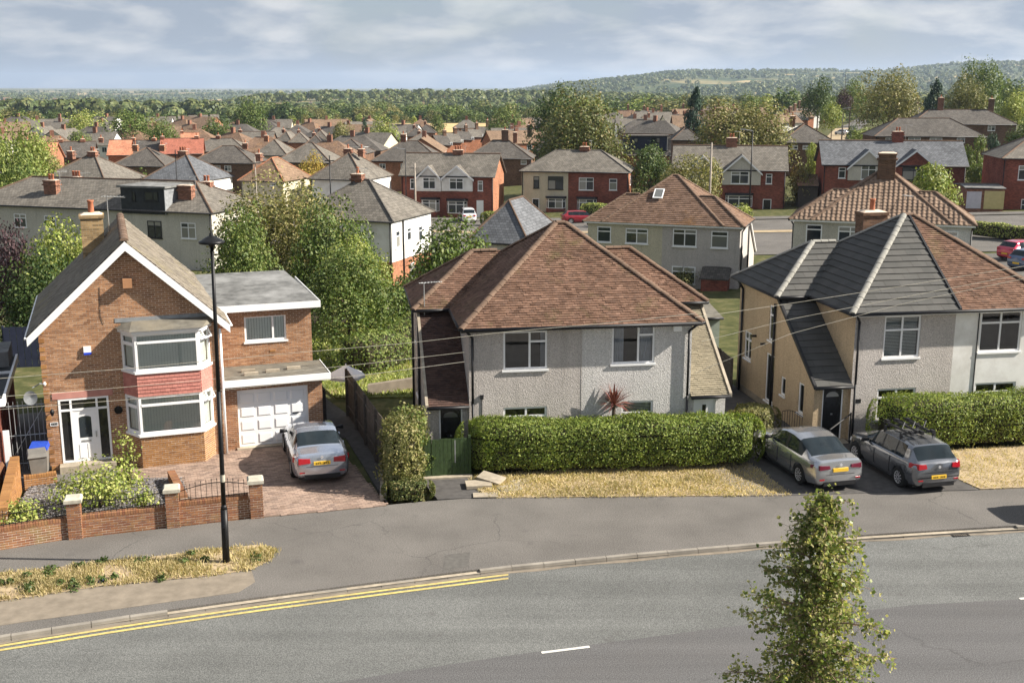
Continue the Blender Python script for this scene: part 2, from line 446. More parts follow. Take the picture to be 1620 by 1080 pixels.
    A['blackgloss'] = m_plain('black_gloss', (.012, .012, .013), .25, .2, 4, spec=.5)
    A['black'] = m_plain('black_plastic', (.016, .016, .018), .5, .2, 4)
    A['felt'] = m_plain('roof_felt', (.13, .13, .126), .9, .4, 2.6, .4, 40, dirt=(.27, .27, .265))
    A['felt2'] = m_plain('mossy_felt', (.13, .12, .1), .95, .3, 3, .5, 40, dirt=(.2, .175, .13))
    A['lead'] = m_plain('lead_flashing', (.24, .25, .26), .6, .2, 5, metal=.2)
    A['wood_grey'] = m_plain('weathered_timber', (.1, .082, .066), .9, .3, 9, .5, 40)
    A['wood_dark'] = m_plain('dark_timber', (.055, .046, .04), .9, .35, 9, .5, 40)
    A['wood_green'] = m_plain('green_stained_timber', (.035, .06, .02), .8, .3, 9, .4, 50)
    A['metal_dark'] = m_plain('black_iron', (.012, .012, .013), .45, .2, 8, metal=.3)
    A['metal_grey'] = m_plain('galvanised_steel', (.35, .36, .36), .5, .15, 6, metal=.6)
    A['terracotta'] = m_plain('terracotta', (.36, .13, .07), .85, .2, 6)
    A['stone'] = m_plain('pier_cap_stone', (.46, .43, .36), .9, .2, 6, .3, 40, dirt=(.28, .26, .2))
    # roofs
    A['tile_brown'] = m_island('brown_clay_tile', [(.1, .058, .04), (.15, .088, .061), (.19, .112, .079), (.165, .098, .068), (.12, .073, .053), (.23, .14, .1)], .9, .22, moss=(.12, .1, .045), mscale=.9)
    A['tile_mossy'] = m_island('moss_stained_tile', [(.12, .075, .052), (.16, .102, .072), (.2, .128, .092), (.17, .11, .08)], .92, .22, moss=(.2, .105, .035), mscale=.42)
    A['tile_dark'] = m_island('dark_porch_tile', [(.06, .038, .032), (.085, .052, .042), (.1, .06, .048)], .85, .2)
    A['tile_olive'] = m_island('olive_porch_tile', [(.2, .175, .125), (.26, .225, .16), (.23, .2, .145)], .9, .15)
    A['tile_slab'] = m_island('charcoal_slab_tile', [(.075, .074, .07), (.085, .083, .078), (.095, .092, .086)], .8, .12)
    A['tile_slab_dk'] = A['tile_slab']
    A['tile_left'] = m_island('grey_concrete_tile', [(.15, .13, .105), (.19, .165, .13), (.22, .19, .15), (.17, .145, .12)], .92, .2, moss=(.2, .17, .08))
    A['tile_pan'] = m_island('pantile', [(.19, .135, .1), (.235, .165, .12), (.21, .15, .11)], .88, .2, bump=.2)
    A['tile_red'] = m_island('red_hung_tile', [(.42, .17, .14), (.47, .2, .165), (.39, .155, .13)], .75, .12)
    A['ridge'] = m_island('ridge_tile_clay', [(.12, .079, .056), (.17, .115, .083), (.1, .067, .05)], .92, .25)
    A['ridge_grey'] = m_island('ridge_tile_grey', [(.24, .235, .21), (.3, .29, .26), (.27, .26, .235)], .9, .15)
    A['r_grey'] = m_tile('grey_roof_tile', (.15, .135, .115), .28, .3, .22)
    A['r_dark'] = m_tile('dark_roof_tile', (.1, .09, .08), .28, .3, .22)
    A['r_brown'] = m_tile('brown_roof_tile', (.185, .12, .082), .26, .25, .3, moss=(.22, .12, .045))
    A['r_tan'] = m_tile('tan_roof_tile', (.2, .135, .09), .28, .3, .2)
    A['r_slate'] = m_tile('slate_roof', (.12, .125, .135), .24, .3, .25)
    A['r_orange'] = m_tile('orange_roof_tile', (.46, .2, .12), .28, .3, .18)
    A['r_red'] = m_tile('red_roof_tile', (.33, .12, .08), .28, .3, .18)
    # things
    A['glass'] = m_glass('window_glass')
    A['pane'] = m_dark_pane('far_window_glass')
    A['pane_dk'] = m_dark_pane('dark_door_glass', (.02, .02, .02), False)
    A['room'] = m_plain('room_interior', (.06, .055, .05), .9, .3, 1)
    A['blind'] = m_plain('vertical_blind', (.85, .87, .82), .8, .04, 3)
    A['curtain'] = m_plain('curtain_cloth', (.55, .56, .6), .9, .1, 6)
    A['blue_plastic'] = m_plain('blue_bin_plastic', (.02, .06, .38), .45, .15, 4)
    A['grey_plastic'] = m_plain('grey_bin_plastic', (.16, .15, .135), .55, .15, 4)
    A['brown_plastic'] = m_plain('brown_bin_plastic', (.16, .075, .04), .55, .15, 4)
    A['silver'] = m_paint('silver_paint', (.45, .49, .57))
    A['champagne'] = m_paint('warm_silver_paint', (.43, .44, .46))
    A['steelgrey'] = m_paint('steel_grey_paint', (.2, .21, .23))
    A['car_white'] = m_paint('white_paint', (.75, .76, .78), .05)
    A['car_red'] = m_paint('red_paint', (.3, .015, .025), .2)
    A['car_red2'] = m_paint('bright_red_paint', (.5, .02, .06), .2)
    A['car_blue'] = m_paint('blue_paint', (.06, .1, .19), .4)
    A['car_black'] = m_paint('black_paint', (.02, .02, .024), .3)
    A['car_glass'] = m_plain('tinted_car_glass', (.014, .02, .024), .04, .3, 2, spec=.35)
    A['tyre'] = m_plain('tyre_rubber', (.014, .014, .014), .85, .2, 8)
    A['alloy'] = m_plain('alloy_rim', (.68, .68, .7), .3, .1, 8, metal=.5)
    A['lamp_red'] = m_plain('tail_lamp_red', (.36, .012, .02), .15, .15, 20, spec=.6)
    A['lamp_dark'] = m_plain('tail_lamp_dark_red', (.12, .006, .02), .15, .15, 20, spec=.6)
    A['lamp_clear'] = m_plain('lamp_clear', (.6, .6, .6), .15, .1, 20, spec=.6)
    A['plate'] = m_plain('number_plate_yellow', (.72, .45, .04), .5, .08, 30)
    A['plate_char'] = m_plain('number_plate_ink', (.05, .035, .01), .6, .1, 30)
    A['cloth_white'] = m_plain('parasol_cloth', (.7, .7, .72), .9, .05, 3)
    A['bluepaint'] = m_plain('alarm_blue', (.02, .06, .5), .4, .1, 4)
    A['cladding'] = m_plain('black_cladding', (.03, .033, .036), .7, .25, 3)
    A['navy'] = m_plain('navy_cladding', (.02, .025, .05), .7, .2, 3)
    A['shed_green'] = m_plain('pale_green_boards', (.27, .31, .26), .85, .12, 3)
    A['garage_cream'] = m_plain('cream_garage_door', (.5, .42, .2), .6, .08, 3)
    A['garage_lilac'] = m_plain('pale_grey_garage_door', (.5, .48, .52), .6, .08, 3)
    A['bark'] = m_plain('bark', (.085, .062, .045), .95, .3, 8, .7, 30)
    A['birch_bark'] = m_plain('young_birch_bark', (.22, .15, .11), .8, .35, 14, .4, 40)
    A['wood_pole'] = m_plain('telegraph_pole_wood', (.3, .26, .22), .9, .15, 6, .3, 40)
    # leaves
    A['lf_mid'] = m_leaf('leaf_mid_green', [(0.0508, 0.087, 0.0203), (0.0943, 0.142, 0.0319), (0.145, 0.189, 0.0508), (0.203, 0.225, 0.0725)])
    A['lf_dark'] = m_leaf('leaf_dark_green', [(0.0261, 0.0522, 0.0145), (0.0508, 0.0899, 0.0232), (0.087, 0.128, 0.0377), (0.123, 0.145, 0.0508)])
    A['lf_light'] = m_leaf('leaf_light_green', [(0.109, 0.16, 0.029), (0.189, 0.246, 0.0508), (0.29, 0.319, 0.087), (0.377, 0.392, 0.145)])
    A['lf_olive'] = m_leaf('leaf_olive', [(0.087, 0.0957, 0.029), (0.152, 0.16, 0.0493), (0.217, 0.21, 0.0798), (0.319, 0.268, 0.131)])
    A['lf_rust'] = m_leaf('leaf_rust_tipped', [(.045, .06, .02), (.075, .1, .03), (.11, .13, .04), (.14, .15, .055), (.2, .16, .07)])
    A['lf_purple'] = m_leaf('leaf_purple', [(0.0319, 0.0188, 0.0261), (0.0653, 0.0377, 0.0464), (0.109, 0.0653, 0.0725)], .2)
    A['lf_gold'] = m_leaf('leaf_golden', [(0.174, 0.16, 0.029), (0.29, 0.239, 0.0435), (0.392, 0.29, 0.0653), (0.246, 0.145, 0.0435)])
    A['lf_conifer'] = m_leaf('needle_blue_green', [(0.0174, 0.0406, 0.0261), (0.0377, 0.0725, 0.0464), (0.0653, 0.109, 0.0725)], .1)
    A['lf_hedge'] = m_leaf('privet_leaf', [(.07, .115, .022), (.14, .2, .035), (.22, .28, .055), (.33, .36, .09), (.1, .14, .035)], .25)
    A['lf_far'] = m_leaf('far_foliage', [(0.06, 0.09, 0.035), (0.0798, 0.109, 0.0377), (0.123, 0.145, 0.0508), (0.174, 0.181, 0.0725)], .2)
    A['lf_birch'] = m_leaf('birch_leaf', [(.08, .13, .03), (.15, .2, .055), (.22, .26, .08), (.36, .35, .15), (.44, .4, .22)], .4, .4)
    A['lf_cordy'] = m_leaf('cordyline_leaf', [(0.116, 0.0406, 0.0435), (0.232, 0.0798, 0.0725), (0.29, 0.131, 0.102)], .2)
    A['core'] = m_plain('hedge_twigs', (.035, .03, .016), .95, .3, 6)
setup_materials()
# ================================================================ ground and roads
def build_ground():
    ys = list(np.arange(-60, 300, 2.0))
    y = 300.0
    while y < 16000: ys.append(y); y = y * 1.022 + 1
    ys = np.array(ys)
    s = np.linspace(-1, 1, 241); s = np.sign(s) * np.abs(s) ** 1.15
    X = s[None, :] * (110 + 0.75 * np.maximum(ys, 0))[:, None]
    Y = np.repeat(ys[:, None], len(s), 1)
    Z = terrain(X, Y)
    v = np.stack([X, Y, Z], 2).reshape(-1, 3)
    nr, nc = X.shape
    i = np.arange(nr - 1)[:, None] * nc + np.arange(nc - 1)[None, :]
    q = np.stack([i, i + 1, i + nc + 1, i + nc], 2).reshape(-1, 4)
    link('ground', np_mesh('ground', v, q, True), MT['ground'], kind='structure')
build_ground()

# kerb line surveyed from the photograph (z = 0 is the pavement)
KX = [-60, -40, -25, -12.4, -9.7, -6.7, -3.5, -.2, 3.4, 7.2, 10.5, 13.1, 15.5, 30, 60]
KY = [6, 14, 20.4, 25.3, 26.35, 27.4, 28.4, 29.4, 30.25, 31.05, 31.65, 32.05, 32.4, 34, 36.5]
def ky(x): return float(np.interp(x, KX, KY))
BX = [-60, -30, -14.7, -13.05, -7.6, -4.1, -2.3, -1.3, 8, 15, 17, 30, 60]
BY = [13, 24, 30.6, 31.35, 33.1, 34.1, 34.6, 34.75, 34.95, 35.45, 35.7, 37, 39.5]
def by(x): return float(np.interp(x, BX, BY))
def sheet(name, xs, lo, hi, z, mat, kind='structure', n=1, parent=None, th=0):
    mb = MB()
    for a, b in zip(xs[:-1], xs[1:]):
        for k in range(n):
            y0a = lo(a) + (hi(a) - lo(a)) * k / n; y1a = lo(a) + (hi(a) - lo(a)) * (k + 1) / n
            y0b = lo(b) + (hi(b) - lo(b)) * k / n; y1b = lo(b) + (hi(b) - lo(b)) * (k + 1) / n
            mb.poly((a, y0a, z), (b, y0b, z), (b, y1b, z), (a, y1a, z))
    if th:
        for a, b in zip(xs[:-1], xs[1:]):
            mb.poly((a, lo(a), z - th), (b, lo(b), z - th), (b, lo(b), z), (a, lo(a), z))
    return mb.build(name, mat, parent, kind=kind if parent is None else None)
xr = list(np.arange(-60, 61, 1.5))
sheet('road', xr, lambda x: ky(x) - 10.5, lambda x: ky(x) - .10, -.125, MT['road'])
SX = [-60, -2.75, .15, 5.8, 10.3, 60]; SY = [4, 23.75, 24.65, 26.15, 27.25, 33]
sheet('road_resurfaced_lane', xr, lambda x: ky(x) - 10.5, lambda x: float(np.interp(x, SX, SY)), -.119, MT['road2'])
sheet('pavement', xr, lambda x: ky(x) + .05, lambda x: by(x), 0.0, MT['pave'], n=4, th=.2)
sheet('far_pavement', xr, lambda x: ky(x) - 16, lambda x: ky(x) - 10.7, 0.0, MT['pave'])
# gutter grime strip
kerb = sheet('kerb', xr, lambda x: ky(x) - .10, lambda x: ky(x) + .06, -.06, MT['slab'])
def kerb_stones():
    # walk along the kerb
    xs = np.arange(-30, 34, .02); ysk = np.array([ky(x) for x in xs]); s = np.concatenate([[0], np.cumsum(np.hypot(np.diff(xs), np.diff(ysk)))])
    me = None; L = .915
    k = 0; d = 0.0
    while d + L < s[-1]:
        xa = np.interp(d, s, xs); xb = np.interp(d + L - .02, s, xs)
        a = Vector((xa, ky(xa), 0)); b = Vector((xb, ky(xb), 0))
        if me is None:
            mb = MB(); mb.hexa([(0, -.1, -.2), (L - .015, -.1, -.2), (L - .015, .05, -.2), (0, .05, -.2)], [(0, -.085, .004), (L - .015, -.085, .004), (L - .015, .05, .006), (0, .05, .006)])
            o = mb.build('kerb_stone', MT['kerb'], kerb); me = o.data
        else: o = link('kerb_stone', me, None, kerb)
        dropped = (7.4 < xa < 15) or (-9.5 < xa < -1.5)
        o.location = (a.x, a.y, (-.07 if dropped else 0) + random.uniform(-.006, .006)); o.rotation_euler = (0, random.uniform(-.004, .004), math.atan2(b.y - a.y, b.x - a.x) + random.uniform(-.006, .006))
        d += L
kerb_stones()
# double yellow lines and centre dashes
def strip(name, xs, off0, off1, z, mat, label, cat, group=None):
    o = sheet(name, xs, lambda x: ky(x) + off0, lambda x: ky(x) + off1, z, mat, kind=None)
    o['kind'] = 'structure'
    return o
strip('yellow_line', list(np.arange(-40, -.1, .7)) + [-.1], -.36, -.25, -.112, MT['yellow'], '', '')
strip('yellow_line', list(np.arange(-40, -.1, .7)) + [-.1], -.60, -.49, -.112, MT['yellow'], '', '')
def dash(x0, y0, x1, y1, w=.1):
    d = Vector((x1 - x0, y1 - y0, 0)); n = Vector((-d.y, d.x, 0)).normalized() * w / 2
    a = Vector((x0, y0, -.108)); b = Vector((x1, y1, -.108))
    mb = MB(); mb.poly(a - n, b - n, b + n, a + n); mb.build('centre_line_dash', MT['white_line'], kind='structure')
dash(.7, 24.70, 1.86, 25.0); dash(-6.6, 22.55, -4.75, 23.15); dash(7.1, 26.2, 8.6, 26.55); dash(13.3, 27.6, 15.2, 27.95)
# back-of-pavement joints, service covers
def cover(name, px, py, w, d, rz, mat, label, cat, z=-.10):
    p = W(px, py, z)
    t = thing(name, label, cat, p, rz)
    mb = MB(); mb.box(-w / 2, w / 2, -d / 2, d / 2, -.05, -.008); mb.build('pit', MT['black'], t)
    mb = MB(); e = .03
    mb.box(-w / 2 - e, w / 2 + e, -d / 2 - e, -d / 2, -.03, 0); mb.box(-w / 2 - e, w / 2 + e, d / 2, d / 2 + e, -.03, 0)
    mb.box(-w / 2 - e, -w / 2, -d / 2, d / 2, -.03, 0); mb.box(w / 2, w / 2 + e, -d / 2, d / 2, -.03, 0)
    mb.build('frame', mat, t)
    n = 7
    for i in range(n):
        x = -w / 2 + w * (i + .5) / n
        mb = MB(); mb.box(x - .018, x + .018, -d / 2, d / 2, -.03, -.002); mb.build('bar', mat, t)
    mb = MB(); mb.box(-w / 2, w / 2, -.015, .015, -.03, -.004); mb.build('cross_bar', mat, t)
cover('drain_grate', 1515, 843, .5, .42, R(10), MT['metal_dark'], 'dark iron drain grate set in the road against the kerb', 'drain', z=-.112)

# ---------------- verge with dried grass, left
VG = [(-30, 21.5), (-16, 26.1), (-14, 26.9), (-11, 28.1), (-8.3, 28.75), (-7.2, 29.15), (-6.75, 29.9), (-6.8, 30.5), (-7.4, 30.9), (-10.8, 29.85), (-14, 28.9), (-18, 27.5), (-30, 22.9)]
def flat_poly(name, pts, z, mat, kind='structure', th=.05):
    mb = MB(); mb.slab([(x, y, z) for x, y in pts], th); return mb.build(name, mat, kind=kind)
flat_poly('verge', VG, .02, MT['dry'])
flat_poly('verge_soil_strip', [(-30, 20.0), (-16, 24.6), (-12, 26.1), (-7.2, 27.75), (-6.9, 28.4), (-7.15, 29.1), (-8.3, 28.7), (-11, 28.05), (-16, 26.05), (-30, 21.45)], .008, MT['soil'], th=.02)
# edging stones of the verge corner
def in_poly(x, y, P):
    c = False; j = len(P) - 1
    for i in range(len(P)):
        if (P[i][1] > y) != (P[j][1] > y) and x < (P[j][0] - P[i][0]) * (y - P[i][1]) / (P[j][1] - P[i][1]) + P[i][0]: c = not c
        j = i
    return c
def grass(name, poly, n, h0, h1, mat, zf=.02, label=None, bend=.5, seed=1, wid=.012, dens=None):
    rng = np.random.default_rng(seed)
    xs = [p[0] for p in poly]; ys_ = [p[1] for p in poly]
    P = []
    while len(P) < n:
        x = rng.uniform(max(min(xs), -22), min(max(xs), 26)); y = rng.uniform(min(ys_), max(ys_))
        if in_poly(x, y, poly) and (dens is None or rng.random() < dens(x, y)): P.append((x, y))
    P = np.array(P) + rng.normal(0, .07, (n, 2)); a = rng.uniform(0, 2 * math.pi, n); h = rng.uniform(h0, h1, n) * (0.6 + 0.8 * (np.sin(P[:, 0] * 2.1) * np.sin(P[:, 1] * 3.3 + P[:, 0]) * .5 + .5))
    z0 = np.array([zf] * n) if not callable(zf) else np.array([zf(x, y) for x, y in P])
    d = np.stack([np.cos(a), np.sin(a)], 1); w = wid * rng.uniform(.7, 1.6, n)
    lean = rng.uniform(-bend, bend, (n, 2)) * h[:, None]
    v = np.zeros((n, 4, 3))
    v[:, 0, :2] = P - d * w[:, None]; v[:, 1, :2] = P + d * w[:, None]
    v[:, 2, :2] = P + lean + d * w[:, None] * .4; v[:, 3, :2] = P + lean - d * w[:, None] * .4
    v[:, 0, 2] = v[:, 1, 2] = z0 - .01; v[:, 2, 2] = v[:, 3, 2] = z0 + h
    q = np.arange(4 * n).reshape(n, 4)
    o = link(name, np_mesh(name, v.reshape(-1, 3), q), mat, kind='stuff')
    if label: o['label'] = label; o['category'] = 'grass'
    return o
def vdens(x, y): return max(.04, .5 * math.sin(x * 1.9 + y * 1.1) * math.sin(x * .7 - y * 2.3) + .35 + .5 * math.sin(x * 4.1 + 2 * math.sin(y * 3)) * .4)
grass('dry_grass', VG, 30000, .02, .13, MT['straw'], label='tufts of straw-dry grass on the roadside verge round the lamp post', dens=vdens, bend=.8)

# ---------------- plots in front of the middle and right houses
PG = [(-.75, 34.75), (7.75, 34.93), (7.3, 35.6), (6.9, 36.6), (7.1, 38.2), (5, 38.0), (-1.2, 36.9), (-1.45, 36.3)]
flat_poly('dry_lawn_strip', PG, .03, MT['dry'], th=.2)
grass('dry_grass', PG, 15000, .02, .09, MT['straw'], .03, 'short parched grass between the long hedge and pavement', seed=2, bend=1.2, wid=.014)
PG2 = [(7.75, 34.93), (9.1, 34.98), (8.2, 38.9), (7.1, 38.2), (6.9, 36.6), (7.3, 35.6)]
flat_poly('trodden_soil', PG2, .026, MT['soil'], th=.2)
grass('dry_grass', PG2, 2500, .02, .07, MT['straw'], .026, 'thin worn grass beside the warm silver saloon', seed=12, bend=1.2)
flat_poly('parking_apron', [(9.12, 34.98), (15.4, 35.52), (15.1, 36.4), (14.2, 39.3), (12.8, 41.0), (8.3, 41.2), (8.2, 38.9)], .012, MT['pave_dark'], th=.2)
PG3 = [(15.45, 35.55), (24, 36.4), (24, 41.0), (14.25, 39.4), (15.1, 36.5)]
flat_poly('dry_lawn_strip', PG3, .03, MT['dry'], th=.2)
grass('dry_grass', PG3, 9000, .02, .08, MT['straw'], .03, 'parched grass between the yellowing hedge and the pavement by the grey hatchback', seed=3, bend=1.2)
flat_poly('gate_path', [(-2.4, 34.62), (-1.0, 34.78), (-1.35, 37.0), (-3.1, 36.6)], .014, MT['pave_dark'], th=.2)
# loose paving slabs in front of the hedge end
def slab_thing(px, py, w, d, rz, tilt, z, label, th=.06):
    p = W(px, py, z)
    mb = MB(); mb.box(-w / 2, w / 2, -d / 2, d / 2, 0, th)
    o = mb.build('paving_slab', MT['slab']); o.location = p; o.rotation_euler = (tilt[0], tilt[1], rz); tag(o, label, 'slab', 'loose slabs by the green gate'); return o
slab_thing(757, 768, .85, .6, R(8), (0, 0), .034, 'thick concrete slab lying flat beside the green gate path', .1)
slab_thing(777, 757, .85, .5, R(-28), (R(9), R(7)), .15, 'concrete slab tipped up against the hedge end', .07)
slab_thing(768, 783, .8, .42, R(3), (0, 0), .034, 'sunken pale slab level with the pavement beside the flat thick slab', .02)
slab_thing(806, 772, .75, .55, R(22), (0, 0), .034, 'pale slab lying askew in the parched grass', .02)
slab_thing(825, 762, .6, .5, R(30), (0, 0), .03, 'half-buried slab close under the long hedge', .015)

# ---------------- street behind
def ribbon(name, pts, w0, w1, dz, mat):
    mb = MB()
    P = []
    for (x0, y0), (x1, y1) in zip(pts[:-1], pts[1:]):
        L = math.hypot(x1 - x0, y1 - y0); n = max(1, int(L / 2))
        for k in range(n): P.append((x0 + (x1 - x0) * k / n, y0 + (y1 - y0) * k / n))
    P.append(pts[-1])
    nn = max(1, int(abs(w1 - w0) / 2))
    rows = []
    for i, (x, y) in enumerate(P):
        a = P[max(0, i - 1)]; b = P[min(len(P) - 1, i + 1)]
        d = Vector((b[0] - a[0], b[1] - a[1], 0)).normalized(); n = Vector((-d.y, d.x, 0))
        rows.append([(x + n.x * w, y + n.y * w, tz(x + n.x * w, y + n.y * w) + dz) for w in np.linspace(w0, w1, nn + 1)])
    for r0, r1 in zip(rows[:-1], rows[1:]):
        for k in range(nn): mb.poly(r0[k], r1[k], r1[k + 1], r0[k + 1])
    return mb.build(name, mat, kind='structure')
ST2 = [(-90, 141), (-40, 136), (-5, 127), (25, 116), (55, 109), (110, 98), (170, 88)]
ribbon('back_street', ST2, -21, 9, .05, MT['pave'])
ribbon('back_street_verge', ST2, -4.2, -2.2, .10, MT['dry'])
ribbon('back_street_pavement', ST2, 9, 12, .14, MT['pave'])

# trench reinstatements and a resurfaced strip across the pavement
sheet('pavement_patch', [-1.9, -1.2], lambda x: ky(x) + .3, lambda x: ky(x) + 1.3, .004, MT['pave_worn'])
sheet('gutter_dust', [float(x) for x in np.arange(-40, 40, .8)], lambda x: ky(x) - .22 - .05 * math.sin(x * 2.3), lambda x: ky(x) - .10, -.118, MT['soil'])
# ================================================================ walls, windows, roofs
def clip(poly, a, b):
    """keep the part of a 2-D polygon left of the line a->b"""
    out = []; n = len(poly)
    f = lambda p: (b[0] - a[0]) * (p[1] - a[1]) - (b[1] - a[1]) * (p[0] - a[0])
    for i in range(n):
        p, q = poly[i], poly[(i + 1) % n]; fp, fq = f(p), f(q)
        if fp >= 0: out.append(p)
        if fp * fq < 0:
            t = fp / (fp - fq); out.append((p[0] + (q[0] - p[0]) * t, p[1] + (q[1] - p[1]) * t))
    return out
def wall_skin(mb, P, D, N, outline, holes, reveal=.1, off=0.0):
    """wall face in the frame P + a*D + z; outline convex (a,z) counter-clockwise; holes (a0,a1,z0,z1)"""
    q = lambda a, z, d=0.0: (P[0] + D[0] * a + N[0] * (off + d), P[1] + D[1] * a + N[1] * (off + d), P[2] + z)
    As = sorted({p[0] for p in outline} | {h[0] for h in holes} | {h[1] for h in holes}); A0, A1 = As[0], As[-1]
    Zs = sorted({p[1] for p in outline} | {h[2] for h in holes} | {h[3] for h in holes}); Z0, Z1 = Zs[0], Zs[-1]
    for a0, a1 in zip(As[:-1], As[1:]):
        for z0, z1 in zip(Zs[:-1], Zs[1:]):
            ca, cz = (a0 + a1) / 2, (z0 + z1) / 2
            if any(h[0] < ca < h[1] and h[2] < cz < h[3] for h in holes): continue
            c = [(a0, z0), (a1, z0), (a1, z1), (a0, z1)]
            for i in range(len(outline)):
                c = clip(c, outline[i], outline[(i + 1) % len(outline)])
                if len(c) < 3: break
            if len(c) >= 3: mb.poly(*[q(*p) for p in c])
    for a0, a1, z0, z1 in holes:
        mb.poly(q(a0, z0), q(a0, z0, -reveal), q(a0, z1, -reveal), q(a0, z1)); mb.poly(q(a1, z0), q(a1, z1), q(a1, z1, -reveal), q(a1, z0, -reveal))
        mb.poly(q(a0, z1), q(a0, z1, -reveal), q(a1, z1, -reveal), q(a1, z1)); mb.poly(q(a0, z0), q(a1, z0), q(a1, z0, -reveal), q(a0, z0, -reveal))
def bricks(mb, P, D, N, outline, holes, proud=.006, bw=.225, bh=.075, gap=.017, seed=0, z_from=None):
    """individual bricks over a wall face; outline convex"""
    rng = random.Random(seed)
    zmin = min(p[1] for p in outline); zmax = max(p[1] for p in outline)
    q = lambda a, z, d: (P[0] + D[0] * a + N[0] * d, P[1] + D[1] * a + N[1] * d, P[2] + z)
    k = 0; z = zmin
    while z < zmax - .02:
        zt = min(z + bh - gap, zmax); zm = (z + zt) / 2
        xs = []
        for i in range(len(outline)):
            p, r = outline[i], outline[(i + 1) % len(outline)]
            if (p[1] - zm) * (r[1] - zm) < 0: xs.append(p[0] + (r[0] - p[0]) * (zm - p[1]) / (r[1] - p[1]))
        if len(xs) >= 2:
            iv = [(min(xs), max(xs))]
            for h in holes:
                if h[2] < zm < h[3]:
                    nv = []
                    for a, b in iv:
                        if h[1] <= a or h[0] >= b: nv.append((a, b)); continue
                        if h[0] > a: nv.append((a, h[0]))
                        if h[1] < b: nv.append((h[1], b))
                    iv = nv
            for a, b in iv:
                x = math.floor(a / bw) * bw - (bw / 2 if k % 2 else 0)
                while x < b:
                    a0, a1 = max(a, x), min(b, x + bw - gap)
                    if a1 - a0 > .025:
                        d = proud + rng.uniform(-.002, .003)
                        v = [q(a0, z, 0), q(a1, z, 0), q(a1, zt, 0), q(a0, zt, 0), q(a0, z, d), q(a1, z, d), q(a1, zt, d), q(a0, zt, d)]
                        mb.add(v, [(4, 5, 6, 7), (3, 7, 6, 2), (0, 1, 5, 4), (0, 4, 7, 3), (1, 2, 6, 5)])
                    x += bw
        z += bh; k += 1
def nbr(D): return (D[1], -D[0])      # outward normal on the right-hand side of D (facades run left to right as seen)

def window(parent, P, D, N, a0, z0, w, h, lights, sill=True, mat='upvc', near=True, depth=.035, fr=.07, glass='glass', name='window', proud=.0, blind=None, room=True):
    """lights: list of (f0, f1, transom or None, opener-above flag). frame sits `depth` inside the opening (near) or proud (far)"""
    mb = MB()
    d1 = -depth if near else .05 + proud; d0 = d1 - .06
    B = lambda x0, x1, y0, y1, q0=d0, q1=d1: mb.obox(P, D, N, x0, x1, q0, q1, y0, y1)
    B(a0, a0 + fr, z0, z0 + h); B(a0 + w - fr, a0 + w, z0, z0 + h); B(a0 + fr, a0 + w - fr, z0, z0 + fr); B(a0 + fr, a0 + w - fr, z0 + h - fr, z0 + h)
    panes = []
    for f0, f1, tr in lights:
        x0 = a0 + w * f0 + (fr if f0 == 0 else fr * .5); x1 = a0 + w * f1 - (fr if f1 == 1 else fr * .5)
        if f1 < 1: B(a0 + w * f1 - fr * .5, a0 + w * f1 + fr * .5, z0 + fr, z0 + h - fr)
        if tr:
            zt = z0 + h * tr; B(x0, x1, zt - fr * .5, zt + fr * .5, d0, d1 + .012)
            panes += [(x0, x1, z0 + fr, zt - fr * .5), (x0, x1, zt + fr * .5, z0 + h - fr)]
        else: panes.append((x0, x1, z0 + fr, z0 + h - fr))
    o = mb.build(name, MT[mat], parent)
    q = lambda a, z, d: (P[0] + D[0] * a + N[0] * d, P[1] + D[1] * a + N[1] * d, P[2] + z)
    for x0, x1, y0, y1 in panes:
        g = MB(); dd = d0 + .035
        g.poly(q(x0, y0, dd), q(x1, y0, dd), q(x1, y1, dd), q(x0, y1, dd)); g.build('pane', MT[glass], o)
    if sill:
        s = MB(); s.obox(P, D, N, a0 - .05, a0 + w + .05, d0, max(d1, 0) + .05, z0 - .07, z0 - .002); s.build('sill', MT[mat], o)
    if near and room:
        r = MB(); e = d0 - .9
        a, b, c, dd = a0 + .01, a0 + w - .01, z0 + .01, z0 + h - .01
        r.poly(q(a, c, e), q(b, c, e), q(b, dd, e), q(a, dd, e))
        for (x0, y0), (x1, y1) in (((a, c), (b, c)), ((b, c), (b, dd)), ((b, dd), (a, dd)), ((a, dd), (a, c))):
            r.poly(q(x0, y0, d0 - .002), q(x1, y1, d0 - .002), q(x1, y1, e), q(x0, y0, e))
        r.build('room_recess', MT['room'], o)
    if blind:
        s = MB()
        if blind == 'vertical':
            n = int(w / .105)
            for i in range(n):
                c = a0 + fr + (w - 2 * fr) * (i + .5) / n; t = .047
                s.poly(q(c - t, z0 + fr, d0 - .03), q(c + t, z0 + fr, d0 - .05), q(c + t, z0 + h - fr, d0 - .05), q(c - t, z0 + h - fr, d0 - .03))
            s.build('vertical_blind', MT['blind'], o)
        elif blind == 'slats':
            n = int(h / .06)
            for i in range(n):
                c = z0 + fr + (h - 2 * fr) * (i + .5) / n
                s.poly(q(a0 + fr, c - .012, d0 - .04), q(a0 + w - fr, c - .012, d0 - .04), q(a0 + w - fr, c + .014, d0 - .08), q(a0 + fr, c + .014, d0 - .08))
            s.build('slatted_blind', MT['blind'], o)
        else:
            for f0, f1 in blind:
                n = 14
                for i in range(n):
                    xa = a0 + w * (f0 + (f1 - f0) * i / n); xb = a0 + w * (f0 + (f1 - f0) * (i + 1) / n)
                    s.poly(q(xa, z0 + .03, d0 - .08 - .04 * (i % 2)), q(xb, z0 + .03, d0 - .08 - .04 * ((i + 1) % 2)), q(xb, z0 + h - .03, d0 - .08 - .04 * ((i + 1) % 2)), q(xa, z0 + h - .03, d0 - .08 - .04 * (i % 2)))
            s.build('curtain', MT['curtain'], o)
    return o

